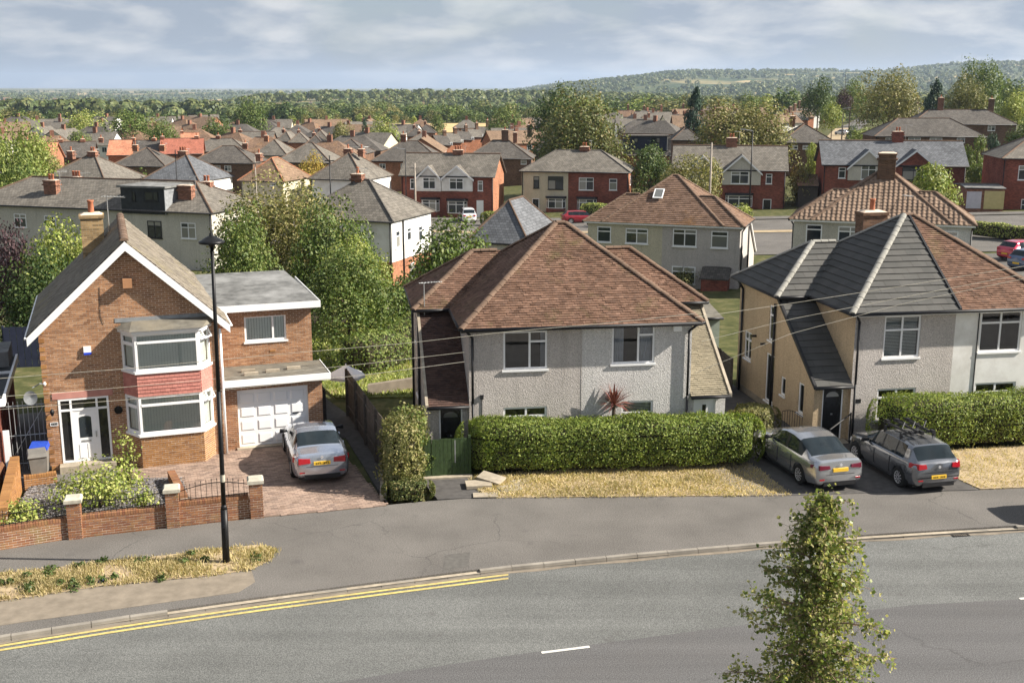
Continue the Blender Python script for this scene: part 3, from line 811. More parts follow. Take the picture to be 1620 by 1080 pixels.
def slope_frame(poly):
    a, b, c = Vector(poly[0]), Vector(poly[1]), Vector(poly[2])
    n = (b - a).cross(c - a).normalized()
    if n.z < 0: n = -n
    t = Vector((0, 0, 1)).cross(n)
    t = t.normalized() if t.length > 1e-5 else Vector((1, 0, 0))
    s = n.cross(t)
    return n, t, s
def tiles(mb, poly, gauge=.1, tw=.165, th=.024, jitter=.006, seed=0, lift=.012, pan=False, gap=.004, stagger=True):
    """overlapping tiles as real wedges over a convex planar slope"""
    rng = random.Random(seed)
    n, t, s = slope_frame(poly); o = Vector(poly[0])
    P2 = [((Vector(p) - o).dot(t), (Vector(p) - o).dot(s)) for p in poly]
    ar = sum(P2[i][0] * P2[(i + 1) % len(P2)][1] - P2[(i + 1) % len(P2)][0] * P2[i][1] for i in range(len(P2)))
    if ar < 0: P2 = P2[::-1]
    u0 = min(p[0] for p in P2); u1 = max(p[0] for p in P2); v0 = min(p[1] for p in P2); v1 = max(p[1] for p in P2)
    k = 0; v = v0
    while v < v1 - .01:
        vt = min(v + gauge * 1.0, v1)
        xs = []
        for vv in (v + .001, vt - .001):
            for i in range(len(P2)):
                p, r = P2[i], P2[(i + 1) % len(P2)]
                if (p[1] - vv) * (r[1] - vv) < 0: xs.append(p[0] + (r[0] - p[0]) * (vv - p[1]) / (r[1] - p[1]))
        if xs:
            x = math.floor(min(xs) / tw) * tw - (tw / 2 if (stagger and k % 2) else 0)
            while x < max(xs):
                c = [(x, v), (x + tw - gap, v), (x + tw - gap, vt), (x, vt)]
                inside = all((P2[(i + 1) % len(P2)][0] - P2[i][0]) * (pt[1] - P2[i][1]) - (P2[(i + 1) % len(P2)][1] - P2[i][1]) * (pt[0] - P2[i][0]) >= 0 for i in range(len(P2)) for pt in c)
                if not inside:
                    for i in range(len(P2)):
                        c = clip(c, P2[i], P2[(i + 1) % len(P2)])
                        if len(c) < 3: break
                if len(c) >= 3:
                    dz = rng.uniform(-jitter, jitter)
                    H = lambda p: lift + dz + th * (1 - (p[1] - v) / gauge)
                    if pan and inside:
                        m = 5; top = []
                        for vv in (v, vt):
                            for i in range(m + 1):
                                f = i / m; hh = H((0, vv)) + (.045 * math.sin(math.pi * f * 1.45) if f < .69 else 0)
                                top.append(o + t * (x + tw * f) + s * vv + n * hh)
                        top = [tuple(q) for q in top]
                        f = [(i, i + 1, m + 2 + i, m + 1 + i) for i in range(m)]
                        low = [tuple(o + t * (x + tw * i / m) + s * v) for i in range(m + 1)]
                        b = len(top); f += [(b + i, b + i + 1, i + 1, i) for i in range(m)]
                        mb.add(top + low, f)
                    else:
                        pts = [o + t * p[0] + s * p[1] + n * H(p) for p in c]
                        m = len(pts); lows = [i for i in range(m) if abs(c[i][1] - v) < 1e-6]
                        F = [tuple(range(m))]; V = [tuple(p) for p in pts]
                        for i in range(m):
                            j = (i + 1) % m
                            if i in lows and j in lows:
                                V += [tuple(o + t * c[i][0] + s * c[i][1]), tuple(o + t * c[j][0] + s * c[j][1])]
                                F.append((len(V) - 2, len(V) - 1, j, i))
                        mb.add(V, F)
                x += tw
        v += gauge; k += 1
_ridge_mesh = {}
def ridge_line(parent, a, b, mat, seg=.32, r=.11, name='ridge_tile', lift=.03):
    """a row of separate half-round cap tiles"""
    a = Vector(a); b = Vector(b); d = b - a; L = d.length; n = max(1, round(L / seg)); sg = L / n
    key = (mat, round(r, 3))
    if key not in _ridge_mesh:
        mb = MB(); m = 7
        A = [(0, -r * 1.15 * math.cos(math.pi * i / m), r * .8 * math.sin(math.pi * i / m) - .02) for i in range(m + 1)]
        B = [(.96 * seg, y * .93, z * .93) for _, y, z in A]
        mb.add(A + B, [(i, i + 1, m + 2 + i, m + 1 + i)[::-1] for i in range(m)] + [tuple(range(m + 1)), tuple(range(m + 1, 2 * m + 2))[::-1]])
        o = mb.build(name, MT[mat]); me = o.data; bpy.data.objects.remove(o); _ridge_mesh[key] = me
    x = d.normalized(); up = Vector((0, 0, 1)); y = up.cross(x).normalized(); z = x.cross(y)
    for i in range(n):
        o = link(name, _ridge_mesh[key], None, parent)
        p = a + d * (i / n) + z * (lift + random.uniform(-.008, .008))
        M = Matrix((x, y, z)).transposed().to_4x4(); M.translation = p
        o.matrix_local = M @ Matrix.Rotation(random.uniform(-.03, .03), 4, 'X') @ Matrix.Diagonal((sg / seg, 1, 1, 1))
def chimney(parent, x, y, zb, w, d, h, mat='old_brick', pots=2, cap='mortar', wings=True, stone=False):
    mb = MB(); mb.box(x - w / 2, x + w / 2, y - d / 2, y + d / 2, zb, zb + h)
    o = mb.build('chimney', MT[mat], parent)
    mb = MB()
    mb.box(x - w / 2 - .05, x + w / 2 + .05, y - d / 2 - .05, y + d / 2 + .05, zb + h, zb + h + .13)
    if wings: mb.box(x - w / 2 - .1, x + w / 2 + .1, y - d / 2 - .1, y + d / 2 + .1, zb + h - .32, zb + h - .2)
    mb.build('corbel', MT[mat], o)
    mb = MB(); mb.hexa([(x - w / 2, y - d / 2, zb + h + .13), (x + w / 2, y - d / 2, zb + h + .13), (x + w / 2, y + d / 2, zb + h + .13), (x - w / 2, y + d / 2, zb + h + .13)],
            [(x - w / 3, y - d / 4, zb + h + .2), (x + w / 3, y - d / 4, zb + h + .2), (x + w / 3, y + d / 4, zb + h + .2), (x - w / 3, y + d / 4, zb + h + .2)])
    mb.build('flaunching', MT[cap], o)
    for i in range(pots):
        px = x + (i - (pots - 1) / 2) * min(.34, w / max(1, pots)) if w >= d else x
        py = y if w >= d else y + (i - (pots - 1) / 2) * min(.34, d / max(1, pots))
        mb = MB(); mb.lathe([(.13, 0), (.11, .06), (.1, .42), (.125, .44), (.125, .5), (.09, .5), (.08, .3)], (px, py, zb + h + .16), 10)
        mb.build('chimney_pot', MT['terracotta'], o, True)
    return o
def downpipe(parent, pts, r=.04, mat='black', name='downpipe'):
    mb = MB(); mb.path(pts, r, 8); return mb.build(name, MT[mat], parent, True)
def gutter(parent, a, b, mat='black', r=.06, name='gutter'):
    mb = MB(); mb.tube(a, b, r, r, 8); return mb.build(name, MT[mat], parent, True)
def aerial(parent, x, y, z, h=1.2, rz=0.3):
    mb = MB(); mb.tube((x, y, z), (x, y, z + h), .018)
    c, s = math.cos(rz), math.sin(rz)
    mb.tube((x - .2 * c, y - .2 * s, z + h), (x + .75 * c, y + .75 * s, z + h - .03), .012)
    for i in range(7):
        t = -.15 + i * .13; mb.tube((x + t * c + .16 * s, y + t * s - .16 * c, z + h), (x + t * c - .16 * s, y + t * s + .16 * c, z + h), .007)
    return mb.build('aerial', MT['metal_grey'], parent)

# ================================================================ the pair of pebbledashed semis (used front-on and rear-on)
def rect(a0, a1, z0, z1): return [(a0, z0), (a1, z0), (a1, z1), (a0, z1)]
def semi(label, loc, yaw, o):
    """o: options. Local x along the front, y to the back"""
    Wm, D, U, V, E, OH = 7.95, 8.1, 1.38, 3.7, 4.9, .3
    t = thing('semi_detached_house', label, 'house', loc, yaw)
    mid = Wm / 2
    wl, wr, ws_l, ws_r = o['wall_l'], o['wall_r'], o.get('side_l', o['wall_l']), o.get('side_r', o['wall_r'])
    detail = o.get('detail', True)
    # front wall, two halves
    F = ((1, 0), (0, -1))
    for (a0, a1, mt, hs) in ((0, mid, wl, o.get('front_l', [])), (mid, Wm, wr, o.get('front_r', []))):
        mb = MB(); wall_skin(mb, (0, 0, 0), F[0], F[1], rect(a0, a1, -.6, E), [h[:4] for h in hs]); mb.build('wall', MT[mt], t)
        for h in hs: window(t, (0, 0, 0), F[0], F[1], h[0], h[2], h[1] - h[0], h[3] - h[2], h[4], blind=h[5] if len(h) > 5 else None)
    # side walls (x = 0 and x = Wm) above and beside the porch, then outer wing walls
    for side, mt, wins in ((0, ws_l, o.get('wins_l', [])), (1, ws_r, o.get('wins_r', []))):
        x0 = 0 if side == 0 else Wm; xo = -U if side == 0 else Wm + U; sg = -1 if side == 0 else 1
        mb = MB()
        Dd, Nn, Pp = ((0, -1), (-1, 0), (x0, V, 0)) if side == 0 else ((0, 1), (1, 0), (x0, 0, 0))
        wall_skin(mb, Pp, Dd, Nn, rect(0, V, -.6, E), [])
        # wing front
        a = min(xo, x0)
        wall_skin(mb, (a, V, 0), (1, 0), (0, -1), rect(0, U, -.6, E), [])
        mb.build('wall', MT[mt], t)
        # outer wing wall with the diagonal porch cheek, one plane
        vf = .15
        mb = MB()
        if side == 0:
            P, Dd, Nn = (xo, D, 0), (0, -1), (-1, 0); f = lambda v: D - v
        else:
            P, Dd, Nn = (xo, 0, 0), (0, 1), (1, 0); f = lambda v: v
        wl1 = sorted([f(D), f(V)]); wl2 = sorted([f(V), f(vf)])
        h1 = [w_[:4] for w_ in wins if w_[0] >= wl1[0] and w_[1] <= wl1[1]]; h2 = [w_[:4] for w_ in wins if w_ not in [] and w_[0] >= wl2[0] and w_[1] <= wl2[1]]
        wall_skin(mb, P, Dd, Nn, rect(wl1[0], wl1[1], -.6, E), h1)
        zp = lambda v: 2.18 + (v + .1) * (4.78 - 2.18) / (V + .1)
        ol = [(wl2[0], -.6), (wl2[1], -.6), (wl2[1], zp(vf if side == 0 else V)), (wl2[0], zp(V if side == 0 else vf))]
        wall_skin(mb, P, Dd, Nn, ol, h2)
        mb.build('wall', MT[mt], t)
        for w_ in wins:
            window(t, P, Dd, Nn, w_[0], w_[2], w_[1] - w_[0], w_[3] - w_[2], w_[4], name=w_[5] if len(w_) > 5 else 'window', mat=w_[6] if len(w_) > 6 else 'upvc', glass=w_[7] if len(w_) > 7 else 'glass')
        # porch front: wall with door
        mb = MB(); dw = (.34, 1.16) if side == 0 else (.2, 1.02)
        wall_skin(mb, (a, vf, 0), (1, 0), (0, -1), rect(0, U, -.6, 2.15), [(dw[0], dw[1], .05, 2.08)], .08); mb.build('porch_wall', MT[mt], t)
        dm = o.get('door_l' if side == 0 else 'door_r', 'blackgloss')
        mb = MB(); mb.box(a + dw[0] + .05, a + dw[1] - .05, vf + .05, vf + .1, .05, 2.03); dr = mb.build('door', MT[dm], t)
        mb = MB(); mb.box(a + dw[0], a + dw[0] + .05, vf + .03, vf + .11, .05, 2.08); mb.box(a + dw[1] - .05, a + dw[1], vf + .03, vf + .11, .05, 2.08); mb.box(a + dw[0] + .05, a + dw[1] - .05, vf + .03, vf + .11, 2.03, 2.08)
        mb.build('door_frame', MT['upvc'], dr)
        cx = a + (dw[0] + dw[1]) / 2
        if dm == 'blackgloss':
            mb = MB(); n = 10; mb.add([(cx, vf + .046, 1.68)] + [(cx + .25 * math.cos(math.pi * i / n), vf + .046, 1.68 + .2 * math.sin(math.pi * i / n)) for i in range(n + 1)], [(0, i + 1, i + 2)[::-1] for i in range(n)]); mb.build('fanlight', MT['pane'], dr)
            mb = MB()
            for zz in (.25, .95):
                for xx in (-.27, .04): mb.box(cx + xx, cx + xx + .23, vf + .038, vf + .05, zz, zz + .55)
            mb.build('door_panel', MT[dm], dr)
        else:
            mb = MB(); mb.box(cx - .07, cx + .07, vf + .044, vf + .05, 1.0, 1.75); mb.build('door_light', MT['pane_dk'], dr)
        mb = MB(); mb.box(cx - .14, cx + .14, vf + .04, vf + .05, .98, 1.04); mb.build('letter_plate', MT['metal_grey'], dr)
        mb = MB(); mb.box(a + dw[0] - .1, a + dw[1] + .1, vf - .5, vf, -.1, .05); mb.build('doorstep', MT['slab'], t)
        # porch roof falling to the front
        xa, xb = (xo - .1, x0 - .01) if side == 0 else (x0 + .01, xo + .1)
        pr = [(xa, -.12, 2.16), (xb, -.12, 2.16), (xb, V, 4.8), (xa, V, 4.8)]
        mb = MB(); mb.slab(pr, .06); pm = o.get('porch_l' if side == 0 else 'porch_r', 'tile_dark'); deck = mb.build('porch_roof', MT['black'], t)
        mb = MB(); tiles(mb, pr, *(o.get('porch_gauge', (.1, .165))), seed=3); mb.build('roof_tiles', MT[pm], deck, kind='stuff')
        mb = MB(); sx = xa if side == 0 else xb
        mb.hexa([(sx - .05, -.14, 2.08), (sx + .05, -.14, 2.08), (sx + .05, -.14, 2.24), (sx - .05, -.14, 2.24)], [(sx - .05, V, 4.72), (sx + .05, V, 4.72), (sx + .05, V, 4.88), (sx - .05, V, 4.88)])
        mb.build('verge_board', MT[o.get('verge', 'upvc')], deck)
        gutter(t, (xa, -.18, 2.12), (xb, -.18, 2.12))
        # eaves gutters
        xw = xo + sg * OH
        gutter(t, (xw, V - OH, E - .03), (xw, D + OH, E - .03)); gutter(t, (xw, V - OH - .04, E - .03), (x0 + sg * OH, V - OH - .04, E - .03))
        gutter(t, (x0 + sg * (OH + .03), -OH, E - .03), (x0 + sg * (OH + .03), V - OH, E - .03))
        # downpipes
        xd = x0 + .12 * (1 if side == 0 else -1)
        downpipe(t, [(x0 + sg * .1, -.28, E - .08), (xd, -.07, E - .35), (xd, -.07, 2.2), (xd + .0, -.07, -.05)], .045)
        downpipe(t, [(xo + sg * .28, D - .5, E - .08), (xo + sg * .07, D - .5, E - .4), (xo + sg * .07, D - .5, -.3)], .05)
        if side == 0: downpipe(t, [(xo - .07, V + .35, E - .4), (xo - .07, V + .35, -.2)], .055)
    gutter(t, (-OH, -OH - .04, E - .03), (Wm + OH, -OH - .04, E - .03))
    mb = MB(); mb.box(-U - OH + .05, Wm + U + OH - .05, D + OH - .1, D + OH - .05, E - .12, E + .02); mb.box(-OH + .02, Wm + OH - .02, -OH, -OH + .03, E - .12, E - .01)
    mb.build('fascia', MT[o.get('fascia', 'black')], t)
    mb = MB(); mb.box(-OH + .03, Wm + OH - .03, -OH + .03, 0, E - .1, E - .08); mb.build('soffit', MT['upvc'], t)
    # rear wall
    B = ((-1, 0), (0, 1)); tot = Wm + 2 * U
    for (a0, a1, mt, hs) in ((0, tot / 2, wr, o.get('rear_r', [])), (tot / 2, tot, wl, o.get('rear_l', []))):
        mb = MB(); wall_skin(mb, (Wm + U, D, 0), B[0], B[1], rect(a0, a1, -3.2, E), []); mb.build('wall', MT[mt], t)
        for h in hs: window(t, (Wm + U, D, 0), B[0], B[1], h[0], h[2], h[1] - h[0], h[3] - h[2], h[4], near=False, glass='pane')
    # roofs
    x0, x1, y0, y1 = -OH, Wm + OH, -OH, D + OH
    az = E + 3.05; ax0, ax1, ay = mid - .18, mid + .18, (y0 + y1) / 2
    wx0, wx1, wy0 = -U - OH, Wm + U + OH, V - OH; hw = (y1 - wy0) / 2; rz = E + hw * .715; ry = wy0 + hw
    ml, mr = o['roof_l'], o['roof_r']; gl, gr = o.get('gauge_l', (.115, .175)), o.get('gauge_r', (.115, .175))
    deck = MB()
    deck.hexa([(x0, y0, E), (x1, y0, E), (x1, y1, E), (x0, y1, E)], [(ax0, ay, az - .02), (ax1, ay, az - .02), (ax1, ay, az - .02), (ax0, ay, az - .02)])
    deck.hexa([(wx0, wy0, E), (wx1, wy0, E), (wx1, y1 - .01, E), (wx0, y1 - .01, E)], [(wx0 + hw, ry, rz - .02), (wx1 - hw, ry, rz - .02), (wx1 - hw, ry, rz - .02), (wx0 + hw, ry, rz - .02)])
    dk = deck.build('roof', MT['tile_dark'], t)
    pan = o.get('pan', False)
    th = o.get('th', .026); th_r = o.get('th_r', th)
    L = [[(x0, y0, E), (mid, y0, E), (mid, ay, az), (ax0, ay, az)], [(x0, y1, E), (x0, y0, E), (ax0, ay, az)], [(mid, y1, E), (x0, y1, E), (ax0, ay, az), (mid, ay, az)],
         [(wx0, wy0, E), (mid, wy0, E), (mid, ry, rz), (wx0 + hw, ry, rz)], [(wx0, y1, E), (wx0, wy0, E), (wx0 + hw, ry, rz)], [(mid, y1, E), (wx0, y1, E), (wx0 + hw, ry, rz), (mid, ry, rz)]]
    Rr = [[(mid, y0, E), (x1, y0, E), (ax1, ay, az), (mid, ay, az)], [(x1, y0, E), (x1, y1, E), (ax1, ay, az)], [(x1, y1, E), (mid, y1, E), (mid, ay, az), (ax1, ay, az)],
          [(mid, wy0, E), (wx1, wy0, E), (wx1 - hw, ry, rz), (mid, ry, rz)], [(wx1, wy0, E), (wx1, y1, E), (wx1 - hw, ry, rz)], [(wx1, y1, E), (mid, y1, E), (mid, ry, rz), (wx1 - hw, ry, rz)]]
    L[5] = [(x0, y1, E), (wx0, y1, E), (wx0 + hw, ry, rz), (x0 + 2.45, ry, rz)]; Rr[5] = [(wx1, y1, E), (x1, y1, E), (x1 - 2.45, ry, rz), (wx1 - hw, ry, rz)]
    # wing slopes are built only where they stand outside the main pyramid
    L[3] = [(wx0, wy0, E), (x0 + 3.0, wy0, E), (x0 + 3.0, ry, rz), (wx0 + hw, ry, rz)]; Rr[3] = [(x1 - 3.0, wy0, E), (wx1, wy0, E), (wx1 - hw, ry, rz), (x1 - 3.0, ry, rz)]
    for polys, mt, g, tk in ((L, ml, gl, th), (Rr, mr, gr, th_r)):
        for i, p in enumerate(polys):
            mb = MB(); tiles(mb, p, g[0], g[1], tk, seed=i, pan=pan, stagger=not pan, jitter=.007 if g[0] < .2 else .003, gap=.004 if g[0] < .2 else .006); mb.build('roof_tiles', MT[mt], dk, kind='stuff')
    cl, cr = o.get('cap_l', 'ridge'), o.get('cap_r', 'ridge')
    ridge_line(dk, (x0, y0, E), (ax0, ay, az), cl); ridge_line(dk, (x0, y1, E), (ax0, ay, az), cl)
    ridge_line(dk, (x1, y0, E), (ax1, ay, az), cr); ridge_line(dk, (x1, y1, E), (ax1, ay, az), cr)
    ridge_line(dk, (ax0, ay, az), (ax1, ay, az), cr)
    ridge_line(dk, (wx0, wy0, E), (wx0 + hw, ry, rz), cl); ridge_line(dk, (wx0, y1, E), (wx0 + hw, ry, rz), cl); ridge_line(dk, (wx0 + hw, ry, rz), (wx0 + hw + 1.0, ry, rz), cl)
    ridge_line(dk, (wx1, wy0, E), (wx1 - hw, ry, rz), cr); ridge_line(dk, (wx1, y1, E), (wx1 - hw, ry, rz), cr); ridge_line(dk, (wx1 - hw, ry, rz), (wx1 - hw - 1.0, ry, rz), cr)
    if o.get('partyline'):
        mb = MB(); mb.hexa([(mid - .05, y0 - .02, E + .0), (mid + .03, y0 - .02, E), (mid + .03, y0 - .02, E + .09), (mid - .05, y0 - .02, E + .09)], [(mid - .05, ay, az), (mid + .03, ay, az), (mid + .03, ay, az + .09), (mid - .05, ay, az + .09)]); mb.build('party_trim', MT['black'], dk)
    return t

two = lambda tr: [(0, .55, None), (.55, 1, tr)]
centre = semi('pebbledashed pair of semis with a steep brown tiled hipped roof behind the long hedge', (-1.49, 38.15, 0), R(8.6), dict(
    wall_l='pd_grey', wall_r='pd_pale', side_r='pd_pale', roof_l='tile_brown', roof_r='tile_brown', porch_l='tile_dark', porch_r='tile_olive', door_r='upvc', verge='slab',
    front_l=[(1.2, 2.75, 3.35, 4.72, [(0, .6, None), (.6, 1, .72)], [(.86, .98)]), (1.2, 2.75, .75, 2.0, [(0, .52, .72), (.52, 1, .72)])],
    front_r=[(5.05, 6.6, 3.42, 4.8, [(0, .62, None), (.62, 1, .74)], [(.02, .3), (.66, .96)]), (5.45, 6.6, .75, 2.05, [(0, 1, .66)], 'slats')],
    wins_l=[(D_, D_ + w_, z_, z_ + h_, l_) for D_, w_, z_, h_, l_ in ((1.2, .6, 3.0, 1.2, [(0, 1, None)]), (1.5, .9, .9, 1.1, [(0, 1, .7)]))]))
right = semi('pebbledashed pair of semis with half charcoal slab and half brown tiled roof, tan side wall', (12.6, 40.85, .0), R(9.5), dict(
    wall_l='pd_grey', wall_r='white_wall', side_l='pd_tan', roof_l='tile_slab', roof_r='tile_brown', porch_l='tile_slab', porch_r='tile_brown', cap_l='ridge_grey', cap_r='ridge',
    gauge_l=(.33, .6), porch_gauge=(.33, .6), th=.034, th_r=.026, verge='black', partyline=True, fascia='upvc',
    front_l=[(1.15, 2.6, 3.12, 4.72, [(0, .5, .66), (.5, 1, .66)], 'slats'), (1.05, 2.6, .75, 1.95, [(0, .5, .7), (.5, 1, .7)])],
    front_r=[(5.0, 6.7, 3.2, 4.75, [(0, .5, .72), (.5, 1, .72)]), (5.0, 6.7, .75, 2.0, [(0, .5, .7), (.5, 1, .7)])],
    wins_l=[(.75, 1.55, 1.55, 2.75, [(0, .5, .7), (.5, 1, .7)]), (3.35, 3.85, 2.9, 4.35, [(0, 1, .72)]), (3.25, 4.1, .35, 2.35, [(0, 1, None)], 'side_door', 'upvc', 'pane_dk'), (4.85, 5.3, 1.0, 1.75, [(0, 1, None)]), (6.55, 7.05, .75, 1.95, [(0, 1, None)])]))
# small fittings
def fit(parent, name, mat, *boxes):
    mb = MB()
    for b in boxes: mb.box(*b)
    return mb.build(name, MT[mat], parent)
fit(centre, 'air_brick', 'terracotta', (7.2, 7.45, -.012, .0, .95, 1.1)); fit(centre, 'air_brick', 'black', (.45, .65, -.012, .0, .85, 1.0))
fit(centre, 'alarm_box', 'upvc', (7.25, 7.55, -.08, 0, 4.55, 4.75)); fit(centre, 'meter_box', 'black', (.38, .5, -.06, 0, 2.35, 2.5))
fit(centre, 'party_joint', 'pd_grey', (3.965, 3.985, -.006, .002, -.2, 4.8))
fit(centre, 'cable', 'black', (.44, .455, -.02, 0, 1.2, 2.35))
aerial(centre, -1.25, 3.5, 4.3, 1.6, .4)
fit(right, 'air_brick', 'black', (.2, .42, -.012, .0, 1.45, 1.6))
fit(right, 'vent_pipe', 'black', (-1.58, -1.38, 6.0, 6.09, 2.72, 2.8), (-1.58, -1.38, 5.0, 5.09, 2.6, 2.68))
fit(right, 'plinth', 'slab', (-1.40, -1.376, 3.9, 8.1, -.5, .28))
fit(right, 'house_joint', 'black', (4.9, 4.93, -.03, .0, .2, 4.75))
chimney(right, 3.4, 6.0, 6.0, 1.05, .7, 1.75, 'dark_brick', 1, wings=False)
# ================================================================ brick gabled house on the left
def gable_house():
    t = thing('brick_house', 'brown brick gabled house with a two-storey white bay and attached garage', 'house', (-15.9, 37.3, .15), R(19.5))
    w, E, RZ, D, OH = 5.9, 4.8, 7.75, 7.6, .35
    mid = w / 2
    F = ((1, 0), (0, -1)); P0 = (0, 0, 0)
    door = (.42, 2.05, .12, 2.4); bay_h = (2.62, 5.55, -.5, 4.7)
    ol = [(0, -.5), (w, -.5), (w, E), (mid, RZ - .12), (0, E)]
    mb = MB(); wall_skin(mb, P0, *F, ol, [door, (2.75, 5.4, 0, 4.6)], .12); mb.build('wall_backing', MT['mortar'], t)
    mb = MB(); bricks(mb, P0, *F, ol, [door, (.25, 2.2, 2.4, 2.62), (2.68, 5.5, -.5, 4.62)], seed=1); mb.build('front_bricks', MT['brick'], t, kind='stuff')
    # quoin of paler bricks down the left corner, projecting brick and lintel
    mb = MB()
    for i in range(0, 70, 4): mb.box(-.012, .16, -.022, .0, i * .075 - .4, i * .075 - .4 + .14)
    mb.build('corner_bricks', MT['brick_bay'], t, kind='stuff')
    mb = MB(); mb.box(.25, 2.2, -.03, 0, 2.4, 2.62); mb.build('lintel', MT['sill_red'], t)
    mb = MB(); mb.box(mid - .15, mid + .15, -.32, 0, 6.15, 6.45); mb.build('corbel_brick', MT['brick'], t)
    # side walls
    for x, n in ((0, -1), (w, 1)):
        mb = MB(); P, Dd = ((0, D, 0), (0, -1)) if n < 0 else ((w, 0, 0), (0, 1))
        wall_skin(mb, P, Dd, (n, 0), rect(0, D, -.5, E), []); mb.build('side_wall', MT['orange_brick'], t)
    mb = MB(); wall_skin(mb, (w, D, 0), (-1, 0), (0, 1), [(0, -1.5), (w, -1.5), (w, E), (mid, RZ - .12), (0, E)], []); mb.build('rear_wall', MT['orange_brick'], t)
    # roof
    sl = [(-OH, -OH, E - .12), (-OH, D + OH, E - .12), (mid, D + OH, RZ), (mid, -OH, RZ)]
    sr = [(w + OH, -OH, E - .12), (w + OH, D + OH, E - .12), (mid, D + OH, RZ), (mid, -OH, RZ)]
    mb = MB(); mb.hexa([sl[0], sl[1], sl[2], sl[3]], [(p[0], p[1], p[2] - .1) for p in sl]); mb.hexa([(p[0], p[1], p[2] - .1) for p in sr], sr)
    rf = mb.build('roof', MT['tile_dark'], t)
    for i, p in enumerate((sl, sr)):
        mb = MB(); tiles(mb, p, .2, .26, .02, seed=i, jitter=.006); mb.build('roof_tiles', MT['tile_left'], rf, kind='stuff')
    ridge_line(rf, (mid, -OH, RZ), (mid, D + OH, RZ), 'ridge', .4, .13)
    for sg in (-1, 1):
        xe = mid + sg * (mid + OH)
        mb = MB(); mb.hexa([(xe, -OH - .03, E - .42), (xe, -OH - .03, E - .13), (xe, -OH, E - .13), (xe, -OH, E - .42)], [(mid, -OH - .03, RZ - .32), (mid, -OH - .03, RZ - .01), (mid, -OH, RZ - .01), (mid, -OH, RZ - .32)])
        mb.build('bargeboard', MT['upvc'], t)
        mb = MB(); mb.hexa([(xe, -OH, E - .25), (xe, 0, E - .25), (xe, 0, E - .22), (xe, -OH, E - .22)], [(mid, -OH, RZ - .14), (mid, 0, RZ - .14), (mid, 0, RZ - .11), (mid, -OH, RZ - .11)]); mb.build('soffit', MT['upvc'], t)
        gutter(t, (xe + sg * .04, -OH, E - .16), (xe + sg * .04, D + OH, E - .16), 'upvc', .05)
    c = chimney(t, 1.9, 5.6, 5.9, .8, .75, 2.05, 'chim_brick', 1, 'mortar', wings=False)
    aerial(t, 2.5, 5.9, 7.2, 1.5, -.5)
    # front door unit
    a0, a1, z0, z1 = door
    fr = MB(); f = .07; d0, d1 = -.02, .06
    for b in ((a0, a0 + f), (a0 + .36, a0 + .43), (a1 - .43, a1 - .36), (a1 - f, a1)): fr.box(b[0], b[1], d0, d1, z0, z1)
    for b in (z1 - f, z0 + 1.83): 
        for xx in ((a0 + f, a0 + .36), (a0 + .43, a1 - .43), (a1 - .36, a1 - f)): fr.box(xx[0], xx[1], d0, d1, b, b + f)
    for xx in ((a0 + f, a0 + .36), (a1 - .36, a1 - f)): fr.box(xx[0], xx[1], d0, d1, z0, z0 + f)
    du = fr.build('door_surround', MT['upvc'], t)
    for xx in ((a0 + f, a0 + .36), (a1 - .36, a1 - f)):
        for zz in ((z0 + f, z0 + 1.83), (z0 + 1.83 + f, z1 - f)):
            mb = MB(); mb.poly((xx[0], .02, zz[0]), (xx[1], .02, zz[0]), (xx[1], .02, zz[1]), (xx[0], .02, zz[1])); mb.build('side_light', MT['pane_dk'], du)
    mb = MB(); mb.poly((a0 + .43, .02, z0 + 1.9), (a1 - .43, .02, z0 + 1.9), (a1 - .43, .02, z1 - f), (a0 + .43, .02, z1 - f)); mb.build('transom_light', MT['pane_dk'], du)
    mb = MB(); mb.box(a0 + .43, a1 - .43, .0, .05, z0, z0 + 1.83); dr = mb.build('front_door', MT['upvc'], t)
    cx = (a0 + a1) / 2; n = 8
    mb = MB(); mb.add([(cx - .2, -.004, z0 + .85), (cx + .2, -.004, z0 + .85)] + [(cx + .2 * math.cos(math.pi * i / n), -.004, z0 + 1.55 + .07 * math.sin(math.pi * i / n)) for i in range(n + 1)], [tuple(range(n + 3))]); mb.build('door_light', MT['pane'], dr)
    mb = MB()
    for zz in (z0 + .12,): mb.box(cx - .24, cx - .03, -.012, 0, zz, zz + .5); mb.box(cx + .03, cx + .24, -.012, 0, zz, zz + .5)
    mb.build('door_panel', MT['upvc'], dr)
    fit(dr, 'letter_plate', 'metal_grey', (cx - .15, cx + .15, -.014, 0, z0 + .7, z0 + .76)); fit(dr, 'handle', 'metal_grey', (a1 - .5, a1 - .47, -.04, 0, z0 + .85, z0 + 1.05))
    mb = MB(); mb.box(a0 - .1, a1 + .1, -.45, 0, -.2, .11); mb.build('doorstep', MT['slab'], t)
    # bay: canted plan
    bl = [(2.6, 0.0), (3.02, -.68), (5.12, -.68), (5.55, 0.0)]
    def prism(z0, z1, grow=0.0):
        m = Vector((4.07, 0.0)); q = [((x - m.x) * (1 + grow / 1.5) + m.x, y - (grow if y < -.1 else 0)) for x, y in bl]
        return [(x, y, z0) for x, y in q], [(x, y, z1) for x, y in q]
    for zs, mt in (((-.3, .98), 'mortar'), ((2.42, 3.22), 'sill_red')):
        mb = MB(); mb.hexa(*prism(*zs)); mb.build('bay_base' if mt == 'mortar' else 'bay_apron', MT[mt], t)
    segs = []
    for (x0, y0), (x1, y1) in zip(bl[:-1], bl[1:]):
        L = math.hypot(x1 - x0, y1 - y0); d = ((x1 - x0) / L, (y1 - y0) / L); segs.append(((x0, y0, 0), d, (d[1], -d[0]), L))
    mb = MB()
    for i, (P, Dd, N, L) in enumerate(segs): bricks(mb, P, Dd, N, rect(0, L, -.3, .98), [], seed=5 + i)
